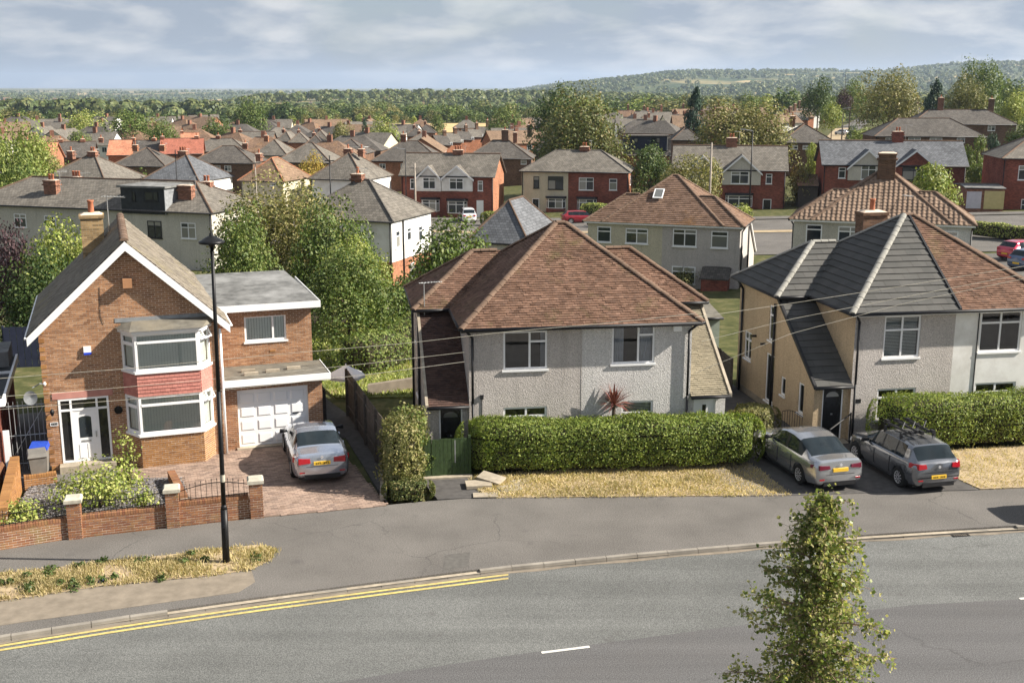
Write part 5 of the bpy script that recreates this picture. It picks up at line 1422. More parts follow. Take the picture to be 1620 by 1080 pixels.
wire('overhead_cable', [(1100, 590), (1250, 528), (1430, 480), (1700, 424)], 'third pale cable from the porch up across the charcoal roof', 38)
# ================================================================ vehicles
def car(name, label, rear, heading, paint, spec, detail=True, cat='car', group=None):
    """rear: ground point under the rear bumper; heading: angle of travel from +Y, towards -X positive"""
    t = thing(name, label, cat, rear, heading, group)
    L, Wd, H = spec['L'], spec['W'], spec['H']; hw = Wd / 2
    tp = spec['top']; st = np.unique(np.concatenate([np.linspace(0, L, 58), [p[0] for p in tp]]))
    ztop = np.interp(st, [p[0] for p in tp], [p[1] for p in tp])
    belt = np.interp(st, [0, .15, L * .35, L * .75, L - .35, L], [spec['belt'], spec['belt'] + .02, spec['belt'], spec['belt'] - .04, spec['belt'] - .12, spec['belt'] - .22])
    wid = np.interp(st, [0, .05, .18, .45, 1.0, L * .6, L - .75, L - .35, L - .1, L], [.80, .875, .94, .985, 1, 1, .965, .88, .7, .55]) * hw
    bot = np.interp(st, [0, .1, .5, L - .5, L - .1, L], [.34, .24, .17, .17, .22, .3])
    wr = spec['wr']; axles = (spec['ra'], spec['ra'] + spec['wb'])
    rows = []
    for s, zt, be, w, bo in zip(st, ztop, belt, wid, bot):
        b = min(be, zt - .05); cab = max(0, min(1, (zt - b - .05) / .25))
        ar = 0
        for ax in axles:
            dx = abs(s - ax)
            if dx < wr * 1.17: ar = max(ar, wr + math.sqrt((wr * 1.17) ** 2 - dx ** 2))
        lift = lambda z: max(z, ar) if ar else z
        zr = zt
        roof_w = (.70 - .0 * cab) * w if cab > .3 else .8 * w
        rw = (w * .80) * (1 - cab) + (hw * .70) * cab
        g = .905 * w * (1 - cab) + .9 * w * cab
        p = [(0, bo), (.8 * w, bo), (.93 * w, lift(bo + .06)), (.99 * w, lift(bo + .2)), (w, lift(min(.55, b - .15))), (.99 * w, max(lift(b - .12), b - .12)), (.955 * w, b - .03), (g, b + .012),
             (g + (rw - g) * .55, b + .012 + (zr - b - .012) * .55), (rw + .02 * cab, zr - .055 * cab - .012), (rw * .9, zr - .018), (rw * .55, zr - .003), (0, zr + .004)]
        rows.append(p)
    n = len(rows[0])
    body = MB(); regs = {'rear_window': MB(), 'windscreen': MB(), 'side_window': [MB(), MB()], 'pillar': MB()}
    rw0, rw1, ws0, ws1 = spec['rear_glass'] + spec['wind']; sg0, sg1 = spec['side']
    pill = spec.get('pillars', [])
    for i in range(len(st) - 1):
        sm = (st[i] + st[i + 1]) / 2
        for j in range(n - 1):
            for sgn in (-1, 1):
                q = [(sgn * rows[a][b][0], st[a], rows[a][b][1]) for a, b in ((i, j), (i + 1, j), (i + 1, j + 1), (i, j + 1))]
                if sgn > 0: q = q[::-1]
                tgt = body
                if j in (7, 8) and sg0 < sm < sg1 and ztop[i] - belt[i] > .12:
                    tgt = regs['pillar'] if any(abs(sm - x) < .05 for x in pill) else regs['side_window'][0 if sgn < 0 else 1]
                elif j >= 9:
                    if rw0 < sm < rw1: tgt = regs['rear_window']
                    elif ws0 < sm < ws1: tgt = regs['windscreen']
                tgt.poly(*q)
    for k in (0, len(st) - 1):
        ring = [(x, st[k], z) for x, z in rows[k]] + [(-x, st[k], z) for x, z in rows[k][-2:0:-1]]
        body.poly(*(ring if k == 0 else ring[::-1]))
    def weld(mb, nm, mat, par):
        o = mb.build(nm, MT[mat], par, True)
        import bmesh
        bm = bmesh.new(); bm.from_mesh(o.data); bmesh.ops.remove_doubles(bm, verts=bm.verts, dist=.0005); bmesh.ops.recalc_face_normals(bm, faces=bm.faces); bm.to_mesh(o.data); bm.free()
        try: o.data.set_sharp_from_angle(angle=R(38))
        except Exception: pass
        return o
    bo = weld(body, 'body', paint, t)
    for k in ('rear_window', 'windscreen'):
        if regs[k].f: weld(regs[k], k, 'car_glass', t)
    for m in regs['side_window']:
        if m.f: weld(m, 'side_window', 'car_glass', t)
    if regs['pillar'].f: weld(regs['pillar'], 'door_pillar', 'black', t)
    # wheels
    for ax in axles:
        for sg in (-1, 1):
            c = Vector((sg * (hw - .1), ax, wr)); mb = MB()
            mb_pts = [(wr * .62, -.1), (wr * .9, -.105), (wr, -.07), (wr, .07), (wr * .9, .105), (wr * .62, .1)]
            ns = 24; pts = []
            for r, x in mb_pts:
                for i in range(ns): pts.append((c.x + x, c.y + r * math.cos(2 * math.pi * i / ns), c.z + r * math.sin(2 * math.pi * i / ns)))
            mb.add(pts, [(j * ns + i, j * ns + (i + 1) % ns, (j + 1) * ns + (i + 1) % ns, (j + 1) * ns + i) for j in range(5) for i in range(ns)])
            wh = mb.build('wheel', MT['tyre'], t, True)
            mb = MB(); xo = c.x + sg * .085
            for i in range(10):
                a = 2 * math.pi * i / 10; e = .09
                f = lambda r, aa, x: (x, c.y + r * math.cos(aa), c.z + r * math.sin(aa))
                q = [f(wr * .12, a - .3, xo + sg * .012), f(wr * .6, a - e, xo + sg * .01), f(wr * .6, a + e, xo + sg * .01), f(wr * .12, a + .3, xo + sg * .012)]
                mb.poly(*q)
            for i in range(ns):
                a0, a1 = 2 * math.pi * i / ns, 2 * math.pi * (i + 1) / ns; mb.poly(f(wr * .57, a0, xo), f(wr * .66, a0, xo + sg * .015), f(wr * .66, a1, xo + sg * .015), f(wr * .57, a1, xo))
            mb.build('rim', MT['alloy'], wh)
            mb = MB(); mb.tube((xo - sg * .03, c.y, c.z), (xo - sg * .01, c.y, c.z), wr * .6, wr * .6, 20); mb.build('brake_disc', MT['black'], wh)
    # dark arches and floor
    mb = MB(); mb.box(-hw * .8, hw * .8, .25, L - .3, .16, .5); mb.build('underside', MT['black'], t)
    # rear lights
    rl = spec['lights']
    for sg in (-1, 1):
        mb = MB(); x0, x1, z0, z1 = rl
        # wraps the corner: outline on the rear face, then along the flank
        xr = wid[0] * .98
        mb.hexa([(sg * x0, -.03, z0 + .03), (sg * (xr + .015), -.02, z0), (sg * (hw * .99), .3, z0 + .03), (sg * (x0 - .05), .4, z0 + .03)], [(sg * (x0 + .02), -.01, z1 - .03), (sg * (xr + .01), .0, z1), (sg * (hw * .975), .3, z1 - .02), (sg * (x0 - .05), .4, z1)])
        mb.build('tail_light', MT[rl_mat(spec)], t)
    pz = spec['plate']; mb = MB(); mb.box(-.26, .26, -.035, .02, pz, pz + .11); pl = mb.build('number_plate', MT['plate'], t)
    if detail:
        fit(pl, 'plate_lettering', 'plate_char', *[(-.2 + i * .062, -.165 + i * .062, -.0385, -.0355, pz + .03, pz + .08) for i in range(7) if i != 3 and spec.get('marks', True)])
        fit(t, 'boot_seam', 'black', (-.5, .5, -.004, .02, spec['seam'], spec['seam'] + .012))
        mb = MB(); mb.tube((0, -.01, spec['badge']), (0, -.03, spec['badge']), .045, .045, 14); mb.build('badge', MT['alloy'], t)
        fit(t, 'diffuser', 'black', (-hw * .62, hw * .62, -.012, .1, .22, .36))
        fit(t, 'reflector', 'lamp_red', (-hw * .78, -hw * .6, -.006, .06, .42, .46), (hw * .6, hw * .78, -.006, .06, .42, .46))
        for sg in (-1, 1):
            ym = ws1 - .35
            mb = MB(); mb.hexa([(sg * hw * .9, ym - .02, .96), (sg * (hw + .16), ym - .02, .93), (sg * (hw + .16), ym + .1, .96), (sg * hw * .9, ym + .12, .97)], [(sg * hw * .9, ym - .01, 1.0), (sg * (hw + .15), ym - .01, 1.07), (sg * (hw + .13), ym + .08, 1.06), (sg * hw * .9, ym + .1, 1.02)]); mb.build('wing_mirror', MT['black'], t, True)
            for yy in spec.get('handles', ()):
                mb = MB(); mb.box(sg * hw * .985 - .015, sg * hw * .985 + .02, yy - .1, yy + .1, spec['belt'] - .13, spec['belt'] - .095); mb.build('door_handle', MT[paint], t)
            for yy in spec.get('seams', ()):
                mb = MB(); mb.box(sg * hw - .012, sg * hw + .004, yy - .006, yy + .006, .3, spec['belt'] - .06); mb.build('door_seam', MT['black'], t)
            mb = MB(); mb.box(sg * hw * .93 - .03, sg * hw * .93 + .03, spec['ra'] + .4, spec['ra'] + spec['wb'] - .4, .17, .21); mb.build('sill_trim', MT['black'], t)
    # headlights
    for sg in (-1, 1):
        mb = MB(); mb.hexa([(sg * hw * .5, L - .1, .58), (sg * hw * .86, L - .38, .6), (sg * hw * .84, L - .42, .73), (sg * hw * .5, L - .16, .69)], [(sg * hw * .5, L - .03, .58), (sg * hw * .9, L - .3, .6), (sg * hw * .88, L - .34, .73), (sg * hw * .5, L - .1, .69)]); mb.build('headlight', MT['lamp_clear'], t)
    return t
def rl_mat(s): return s.get('light_mat', 'lamp_red')
BMW = dict(L=4.52, W=1.82, H=1.42, belt=.93, wr=.325, ra=1.02, wb=2.76, top=[(0, .78), (.04, .99), (.12, 1.03), (.62, 1.06), (.72, 1.07), (1.42, 1.37), (1.75, 1.42), (2.2, 1.425), (2.55, 1.37), (3.28, 1.0), (3.7, .96), (4.25, .86), (4.45, .72), (4.52, .6)],
    rear_glass=(.76, 1.42), wind=(2.6, 3.25), side=(1.0, 3.1), pillars=[1.95], lights=(.36, .9, .72, .92), plate=.68, badge=.93, seam=.62, handles=(1.75, 2.75), seams=(1.5, 2.42, 3.3))
MAZ = dict(L=4.58, W=1.8, H=1.45, belt=.93, wr=.335, ra=.98, wb=2.7, light_mat='lamp_dark', top=[(0, .72), (.05, 1.0), (.12, 1.05), (.5, 1.06), (.58, 1.07), (1.35, 1.39), (1.8, 1.45), (2.3, 1.44), (2.65, 1.36), (3.35, 1.0), (3.8, .93), (4.3, .82), (4.5, .68), (4.58, .55)],
    rear_glass=(.6, 1.4), wind=(2.65, 3.3), side=(1.0, 3.15), pillars=[2.0], lights=(.36, .9, .76, .91), plate=.68, badge=.9, seam=.58, handles=(1.7, 2.75), seams=(1.5, 2.4, 3.35), marks=False)
GLF = dict(L=4.2, W=1.79, H=1.48, belt=.95, wr=.325, ra=.82, wb=2.58, top=[(0, .7), (.03, .95), (.1, 1.02), (.16, 1.06), (.48, 1.38), (.56, 1.43), (1.3, 1.48), (2.1, 1.47), (2.4, 1.4), (3.1, 1.02), (3.5, .96), (3.95, .85), (4.14, .7), (4.2, .55)],
    rear_glass=(.17, .5), wind=(2.4, 3.05), side=(.75, 2.95), pillars=[1.95, 1.2], lights=(.44, .9, .8, .98), plate=.48, badge=.86, seam=.68, handles=(1.6, 2.6), seams=(1.35, 2.25, 3.15), marks=True)
SUV = dict(GLF, L=4.4, H=1.68, belt=1.05, wr=.35, top=[(0, .8), (.05, 1.05), (.14, 1.12), (.45, 1.55), (.6, 1.62), (1.4, 1.68), (2.2, 1.66), (2.5, 1.58), (3.2, 1.12), (3.6, 1.05), (4.1, .95), (4.3, .8), (4.4, .6)], wb=2.66, plate=.7)
EST = dict(GLF, L=4.6, W=1.78, H=1.46, wb=2.7, ra=1.0, top=[(0, .7), (.03, .95), (.1, 1.0), (.2, 1.05), (.55, 1.38), (.7, 1.42), (1.6, 1.46), (2.5, 1.44), (2.8, 1.36), (3.4, 1.0), (3.8, .94), (4.3, .85), (4.52, .7), (4.6, .55)], side=(.7, 3.3), wind=(2.75, 3.4), rear_glass=(.22, .56))
bmw = car('parked_car', 'bright silver saloon car parked on the block drive before the garage', (-6.3, 35.95, .03), R(16), 'silver', BMW); bmw.scale = (1.05, 1.05, 1.04)
maz = car('parked_car', 'warm silver saloon car parked with its nose against the hedge end', (10.72, 35.3, .012), R(15), 'champagne', MAZ); maz.scale = (1.05, 1.05, 1.04)
glf = car('parked_car', 'dark grey hatchback with a roof rack parked beside the silver saloon', (13.9, 35.2, .012), R(14), 'steelgrey', GLF); glf.scale = (1.05, 1.05, 1.04)
def roof_rack(t):
    for y in (1.25, 2.15):
        mb = MB(); mb.box(-.62, .62, y - .03, y + .03, 1.58, 1.62)
        for s in (-1, 1): mb.hexa([(s * .58 - .05, y - .05, 1.4), (s * .58 + .05, y - .05, 1.4), (s * .58 + .05, y + .05, 1.4), (s * .58 - .05, y + .05, 1.4)], [(s * .6 - .03, y - .03, 1.6), (s * .6 + .03, y - .03, 1.6), (s * .6 + .03, y + .03, 1.6), (s * .6 - .03, y + .03, 1.6)])
        mb.build('roof_bar', MT['black'], t)
    for x in (-.42, -.05, .35):
        mb = MB(); mb.hexa([(x - .05, .9, 1.63), (x + .05, .9, 1.63), (x + .05, 2.5, 1.63), (x - .05, 2.5, 1.63)], [(x - .03, .9, 1.68), (x + .03, .9, 1.68), (x + .03, 2.5, 1.68), (x - .03, 2.5, 1.68)])
        tr = mb.build('cycle_carrier', MT['black'], t)
        mb = MB(); mb.tube((x, 1.5, 1.67), (x + .25, 1.75, 1.8), .025); mb.tube((x + .25, 1.75, 1.8), (x + .1, 2.2, 1.82), .02)
        for yy in (1.0, 2.35): mb.box(x - .05, x + .05, yy - .08, yy + .08, 1.67, 1.74)
        mb.build('clamp_arm', MT['black'], tr)
roof_rack(glf)
# cars in the back street (their ground is the street surface)
def bg_car(px, py, h, paint, spec, label, dz=.06):
    p = solve(px, py, .06); car('distant_parked_car', label, (p.x, p.y, p.z), h, paint, spec, False, group=None)
bg_car(743, 353, R(10), 'car_white', SUV, 'white car parked beside the white-gabled red brick semi')
bg_car(888, 353, R(-85), 'car_red', EST, 'dark red estate car parked in front of the cream and brick pair')
bg_car(926, 346, R(-95), 'car_black', GLF, 'black car half hidden behind the dark red estate')
bg_car(1588, 412, R(-62), 'car_red2', GLF, 'bright red car parked behind the dark blue car in the back street')
bg_car(1606, 428, R(-60), 'car_blue', GLF, 'dark blue car just in front of the bright red car')
# the vehicle out of frame whose shadow falls across the kerb at the right edge
car('parked_car', 'dark car at the kerb whose shadow falls across the pavement', (16.75, 33.1, .0), R(-83), 'car_black', SUV, False)
# ================================================================ vegetation
def leaf_quads(P, Nrm, size, rng, up=.0, aspect=.62):
    """leaf-shaped quads (kite) at P facing Nrm"""
    n = len(P)
    Nrm = Nrm / np.maximum(1e-6, np.linalg.norm(Nrm, axis=1))[:, None]
    r = rng.normal(size=(n, 3)); a = np.cross(Nrm, r); a /= np.maximum(1e-6, np.linalg.norm(a, axis=1))[:, None]
    b = np.cross(Nrm, a)
    s = (size * rng.uniform(.65, 1.35, n))[:, None]
    v = np.empty((n, 4, 3)); v[:, 0] = P - a * s; v[:, 1] = P - b * s * aspect + a * s * .1; v[:, 2] = P + a * s + Nrm * s * .15; v[:, 3] = P + b * s * aspect + a * s * .1
    return v.reshape(-1, 3), np.arange(4 * n).reshape(n, 4)
def crown_points(kind, n, rng):
    """unit crown: x,y in about -.5...5, z 0..1; returns points, normals"""
    blobs = []
    if kind == 'round':
        m = 44
        for _ in range(m):
            d = rng.normal(size=3); d /= np.linalg.norm(d); d[2] = abs(d[2]) * 1.15 - .35
            k = rng.uniform(.45, .95); c = np.array([d[0] * .34 * k, d[1] * .34 * k, .5 + d[2] * .36 * k]); blobs.append((c, rng.uniform(.07, .15)))
    elif kind == 'tall':
        for _ in range(26):
            z = rng.uniform(.12, .95); w = .36 * math.sin(math.pi * min(.98, .12 + z * .86)) ** .7; a = rng.uniform(0, 6.28); k = rng.uniform(.3, .9)
            blobs.append((np.array([w * k * math.cos(a), w * k * math.sin(a), z]), rng.uniform(.1, .17)))
    elif kind == 'conifer':
        for _ in range(60):
            z = rng.uniform(.02, .97); w = .42 * (1 - z) ** .9 + .02; a = rng.uniform(0, 6.28); k = rng.uniform(.55, 1)
            blobs.append((np.array([w * k * math.cos(a), w * k * math.sin(a), z]), .05 + .09 * (1 - z)))
    elif kind == 'column':
        for _ in range(30):
            z = rng.uniform(.04, .97); w = .3 * math.sin(math.pi * (.12 + .8 * z)) ** .6; a = rng.uniform(0, 6.28); k = rng.uniform(.4, .9)
            blobs.append((np.array([w * k * math.cos(a), w * k * math.sin(a), z]), rng.uniform(.09, .14)))
    elif kind == 'willow':
        for _ in range(26):
            a = rng.uniform(0, 6.28); k = rng.uniform(.3, 1); z = .86 - .3 * k ** 2
            blobs.append((np.array([.38 * k * math.cos(a), .38 * k * math.sin(a), z]), .13))
    else:   # bush
        for _ in range(16):
            a = rng.uniform(0, 6.28); k = rng.uniform(0, .9); z = rng.uniform(.2, .75) * (1.1 - .4 * k)
            blobs.append((np.array([.34 * k * math.cos(a), .34 * k * math.sin(a), z]), rng.uniform(.14, .24)))
    rad = np.array([b[1] for b in blobs]); pr = rad ** 2 / (rad ** 2).sum()
    idx = rng.choice(len(blobs), n, p=pr); C = np.array([b[0] for b in blobs])[idx]; Rr = rad[idx]
    d = rng.normal(size=(n, 3)); d /= np.linalg.norm(d, axis=1)[:, None]
    sh = np.clip(rng.normal(.95, .12, n), .4, 1.25)
    P = C + d * (Rr * sh)[:, None]
    if kind == 'willow':
        k = rng.random(n) < .65; drop = rng.random(n) ** .8 * np.clip(P[:, 2] - .05, 0, 1) * .75; P[:, 2] -= np.where(k, drop, 0)
    N = d + rng.normal(size=(n, 3)) * .55; N[:, 2] += .25
    lo = np.percentile(P, 1.0, axis=0); hi = np.percentile(P, 99.0, axis=0)      # fill the unit box
    f = lambda q: np.stack([(q[:, 0] - (lo[0] + hi[0]) / 2) / (hi[0] - lo[0]), (q[:, 1] - (lo[1] + hi[1]) / 2) / (hi[1] - lo[1]), (q[:, 2] - lo[2]) / (hi[2] - lo[2])], 1)
    P = f(P); cs = f(np.array([b[0] for b in blobs])); blobs = [(c, b[1]) for c, b in zip(cs, blobs)]
    return P, N, blobs
_tree_cache = {}
def tree_meshes(kind, var, n, leaf, aspect):
    """aspect = crown height / crown width; meshes are made in unit size with the crown 1 wide"""
    key = (kind, var, n, leaf)
    if key in _tree_cache: return _tree_cache[key]
    rng = np.random.default_rng(hash((len(kind), var, n)) % 100000 + ord(kind[0]))
    P, N, blobs = crown_points(kind, n, rng)
    v, q = leaf_quads(P, N, leaf, rng)
    me = np_mesh('crown', v, q)
    mb = MB(); top = .8 if kind in ('conifer', 'column', 'tall') else .45
    tr0 = (0, 0, -.62); mid_ = (rng.uniform(-.02, .02), rng.uniform(-.02, .02), top)
    mb.tube(tr0, (0, 0, .05), .035, .026, 8, False); mb.tube((0, 0, .05), mid_, .026, .012, 7, False)
    if kind not in ('conifer', 'column'):
        for c, r in blobs[:12]:
            z0 = rng.uniform(0, min(top, max(.06, c[2] - .1))); mb.tube((mid_[0] * z0, mid_[1] * z0, z0), tuple(c), .014, .004, 5, False)
    o = mb.build('trunk', None, None) if False else None
    tm = bpy.data.meshes.new('trunk'); tm.from_pydata(mb.v, [], mb.f); tm.update()
    tm.materials.append(MT['bark'])
    _tree_cache[key] = (me, tm); return me, tm
def tree(name, label, cat, px, ytop, D, wpx, kind, leafmat, ybase=None, group=None, n=2600, var=0, leaf=.03, crown_frac=.8, off=None):
    """a tree at distance D whose top is at photo row ytop, crown wpx photo pixels wide"""
    d = ray(px, ytop); k = D / d[1]; x = d[0] * k; zt = CAMH + d[2] * k; zg = tz(x, D)
    dep = D * CP - (zt - CAMH) * SP; w = wpx / FPX * dep; h = max(1.0, zt - zg)
    t = thing(name, label, cat, (x, D, zg), random.uniform(0, 6.28), group)
    ch = h * crown_frac
    if D > 150 and kind == 'round': ch = min(ch, w * 1.15)
    if D < 90: n, leaf = int(n * 1.7), leaf * .78
    elif n > 1000: n, leaf = int(n * 1.8), leaf * .72
    cm, tm = tree_meshes(kind, var, n, leaf, 1)
    key = (cm.name, leafmat)
    me = _leafed.get(key)
    if me is None:
        me = cm.copy(); me.materials.clear(); me.materials.append(MT[leafmat]); _leafed[key] = me
    c = link('crown', me, None, t); c.location = (0, 0, h - ch); c.scale = (w, w, ch)
    r = link('trunk', tm, None, t); r.location = (0, 0, h - ch); r.scale = (w * .7 if kind not in ('bush',) else w * .5, w * .7, max(ch, (h - ch) / .6 if h - ch > 0 else ch))
    return t
_leafed = {}

# ---- hedges: a dark twiggy core under a skin of small leaves
def hedge(name, label, path, w, h, mat, n, leaf=.035, seed=0, rough=.06, z0=0.0, taper=None, hvar=.05):
    rng = np.random.default_rng(seed)
    if len(path) > 2:
        c_ = np.polyfit([q[0] for q in path], [q[1] for q in path], 2); path = [(x, float(np.polyval(c_, x))) for x in np.linspace(path[0][0], path[-1][0], 30)]
    P = [Vector((x, y, 0)) for x, y in path]
    L = [0]
    for a, b in zip(P[:-1], P[1:]): L.append(L[-1] + (b - a).length)
    tot = L[-1]
    def at(s):
        k = max(0, min(len(P) - 2, int(np.searchsorted(L, s) - 1))); f = (s - L[k]) / (L[k + 1] - L[k]); p = P[k].lerp(P[k + 1], f); d = (P[k + 1] - P[k]).normalized(); return p, d
    t = thing(name, label, 'hedge', (P[0].x, P[0].y, z0))
    # superellipse section, rounded ends
    def sect(s, a, grow=1.0):
        e = min(1, (max(0.0, min(s, tot - s)) / (w * .45) + .02)); e = max(.12, (1 - (1 - min(1, e)) ** 2.2)) ** .5
        c, s_ = math.cos(a), math.sin(a); ex = .5
        yy = np.sign(c) * abs(c) ** ex * w / 2 * e * grow; zz = h / 2 + np.sign(s_) * abs(s_) ** ex * h / 2 * (.9 + .1 * e) * grow
        if zz > h * .75: zz += hvar * math.sin(s * 1.3) + hvar * .6 * math.sin(s * 3.1 + 1)
        return yy, zz
    core = MB(); m = 16; ns = max(6, int(tot / .4)); rings = []
    for i in range(ns + 1):
        s = tot * i / ns; p, d = at(s); nrm = Vector((-d.y, d.x, 0)); ring = []
        for j in range(m):
            yy, zz = sect(s, 2 * math.pi * j / m, .9); q = p + nrm * yy - P[0]; ring.append((q.x, q.y, max(0, zz)))
        rings.append(ring)
    for i in range(ns):
        for j in range(m): core.poly(rings[i][j], rings[i + 1][j], rings[i + 1][(j + 1) % m], rings[i][(j + 1) % m])
    core.poly(*rings[0]); core.poly(*rings[-1][::-1]); core.build('branches', MT['core'], t)
    at_ = np.linspace(-.5, math.pi + .5, 400); yz = np.array([sect(tot / 2, a) for a in at_]); al = np.concatenate([[0], np.cumsum(np.hypot(np.diff(yz[:, 0]), np.diff(yz[:, 1])))])
    S = rng.uniform(0, tot, n); A = np.interp(rng.uniform(0, al[-1], n), al, at_)
    pts = np.empty((n, 3)); nm = np.empty((n, 3))
    for i in range(n):
        p, d = at(S[i]); g = 1 + rng.normal(0, rough * .6) + rough * .8 * math.sin(S[i] * 4.3 + A[i] * 3) * math.sin(S[i] * 1.7 + A[i] * 5)
        yy, zz = sect(S[i], A[i], g); nx, ny = -d.y, d.x
        pts[i] = (p.x + nx * yy - P[0].x, p.y + ny * yy - P[0].y, max(.02, zz)); ca, sa = math.cos(A[i]), math.sin(A[i])
        ed = (S[i] / tot - .5) * 2; ee = ed ** 9
        nm[i] = (nx * ca + d.x * ee * 2, ny * ca + d.y * ee * 2, sa)
    ne = int(n * .06 * 10 / max(tot, 1)) + 400
    cp_, cn = np.empty((ne, 3)), np.empty((ne, 3))
    for i in range(ne):
        e = rng.random() < .5; p, d = at(0.001 if e else tot - .001); u = math.sqrt(rng.random()); a = rng.uniform(0, 6.28)
        yy, zz = sect(w * .25, a); sg = -1 if e else 1; o_ = (w * .1 + w * .22 * (1 - u ** 3)) * sg
        yy *= u * .85; zz = h / 2 + (zz - h / 2) * u * .92
        cp_[i] = (p.x - d.y * yy + d.x * o_ - P[0].x, p.y + d.x * yy + d.y * o_ - P[0].y, max(.02, zz)); cn[i] = (d.x * sg, d.y * sg, .3)
    pts = np.concatenate([pts, cp_]); nm = np.concatenate([nm, cn]); nm += rng.normal(size=nm.shape) * .55
    v, q = leaf_quads(pts, nm, leaf, rng, aspect=.6)
    link('foliage', np_mesh('foliage', v, q), MT[mat], t)
    return t
hedge('privet_hedge', 'long clipped privet hedge in front of the pale pebbledashed pair', [(-1.5, 37.55), (1.5, 37.75), (4.5, 37.95), (7.2, 38.2), (8.4, 38.5)], 1.55, 1.7, 'lf_hedge', 46000, .037, 1, .085, hvar=.06)
hedge('privet_hedge', 'tall yellowing privet hedge beside the grey hatchback', [(13.55, 40.0), (17, 40.5), (20, 41.0), (26, 42)], 1.6, 1.85, 'lf_hedge', 42000, .037, 2, .085, hvar=.05)
hedge('shrub_hedge', 'small rounded hedge with a brown dead patch by the tan wall', [(8.5, 40.6), (9.6, 41.3)], 1.5, 1.25, 'lf_olive', 5000, .035, 3)
hedge('ivy_column', 'shaggy ivy-covered pillar beside the dark green gate', [(-3.75, 35.35), (-3.45, 37.4)], 1.05, 1.95, 'lf_olive', 11000, .045, 4, .26, hvar=.2)
hedge_shoots = [(-3.65, 35.6, 1.5, 2.2, 61), (-3.5, 36.5, 1.5, 2.4, 62)]
hedge('ivy_skirt', 'brown-tinged ivy spilling onto the pavement below the pillar', [(-3.95, 34.75), (-2.75, 34.85)], .8, .5, 'lf_rust', 2500, .04, 5, .15)
hedge('garden_hedge', 'broad clipped hedge behind the lawn of the middle house', [(-7.5, 51), (-5.5, 54.5), (-3.9, 59)], 2.2, 1.9, 'lf_mid', 9000, .06, 6, .08, z0=-.3)
hedge('street_hedge', 'bright green hedge in front of the cream and brick pair', [(8.4, 131.2), (12.9, 129.4)], 1.8, 2.0, 'lf_light', 2500, .1, 8, .06, z0=tz(10, 130))
hedge('street_hedge', 'narrow yellow-green hedge bordering the back street near the red car', [(39.6, 104.5), (46.5, 92.5)], 1.2, 1.3, 'lf_light', 3500, .08, 9, .06, z0=tz(43, 98))
hedge('street_hedge', 'low green hedge beside the parked white car', [(-3.2, 131.5), (-.6, 130.8)], 1.4, 1.5, 'lf_light', 1500, .1, 10, .06, z0=tz(-2, 131))

# ---- street birch in the foreground
def birch():
    rng = np.random.default_rng(21); Y = 17.5
    d = ray(1285, 778); k = Y / d[1]; x0 = d[0] * k; top = CAMH + d[2] * k; x0 = pixX(1290, Y, 4)
    t = thing('birch_tree', 'slender young birch with small yellow-flecked leaves on the near pavement', 'tree', (x0, Y, 0))
    mb = MB(); N = 14
    ax = [(.04 * math.sin(i * .9), .03 * math.cos(i * .7), top * i / N) for i in range(N + 1)]
    mb.path(ax, [.085 * (1 - i / (N + .6)) + .006 for i in range(N + 1)], 8); mb.build('trunk', MT['birch_bark'], t, True)
    br = MB(); P = []; Nn = []
    nb = 125
    for b in range(nb):
        z = 1.6 + (top - 1.75) * (b / nb) ** .85; a = b * 2.4 + rng.uniform(-.4, .4)
        f = (z - 1.6) / (top - 1.6)
        Lr = (1.32 * (1 - f) ** .6 * min(1, .75 + f * 2) + .12) * rng.choice([.55, .8, 1.0, 1.25], p=[.25, .3, .3, .15])
        if b in (34, 41, 49): Lr *= 1.3; 
        rise = rng.uniform(.25, .75); pts = []
        for s in np.linspace(0, 1, 6):
            pts.append((ax[0][0] + Lr * s * math.cos(a), Lr * s * math.sin(a), z + rise * Lr * s * (1 - .75 * s)))
        br.path(pts, [.016 * (1 - s) + .004 for s in np.linspace(0, 1, 6)], 4)
        for tw in range(int(10 + 14 * Lr)):
            s = rng.uniform(.12, 1); base = np.array(pts[0]) * (1 - s) + np.array(pts[-1]) * s; base[2] = z + rise * Lr * s * (1 - .75 * s)
            dr = rng.normal(size=3); dr[2] -= .35; dr /= np.linalg.norm(dr); l = rng.uniform(.1, .32)
            br.tube(base, base + dr * l, .004, .002, 3, False)
            for _ in range(rng.integers(6, 11)):
                p = base + dr * l * rng.uniform(.2, 1.1) + rng.normal(size=3) * .04; P.append(p); nn = rng.normal(size=3); nn[2] += .3; Nn.append(nn)
    for _ in range(150):
        p = np.array([.04 * rng.normal(), .04 * rng.normal(), top - rng.uniform(0, .5)]); P.append(p); Nn.append(rng.normal(size=3))
    br.build('branches', MT['birch_bark'], t)
    v, q = leaf_quads(np.array(P), np.array(Nn), .033, rng, aspect=.85)
    link('foliage', np_mesh('foliage', v, q), MT['lf_birch'], t)
birch()

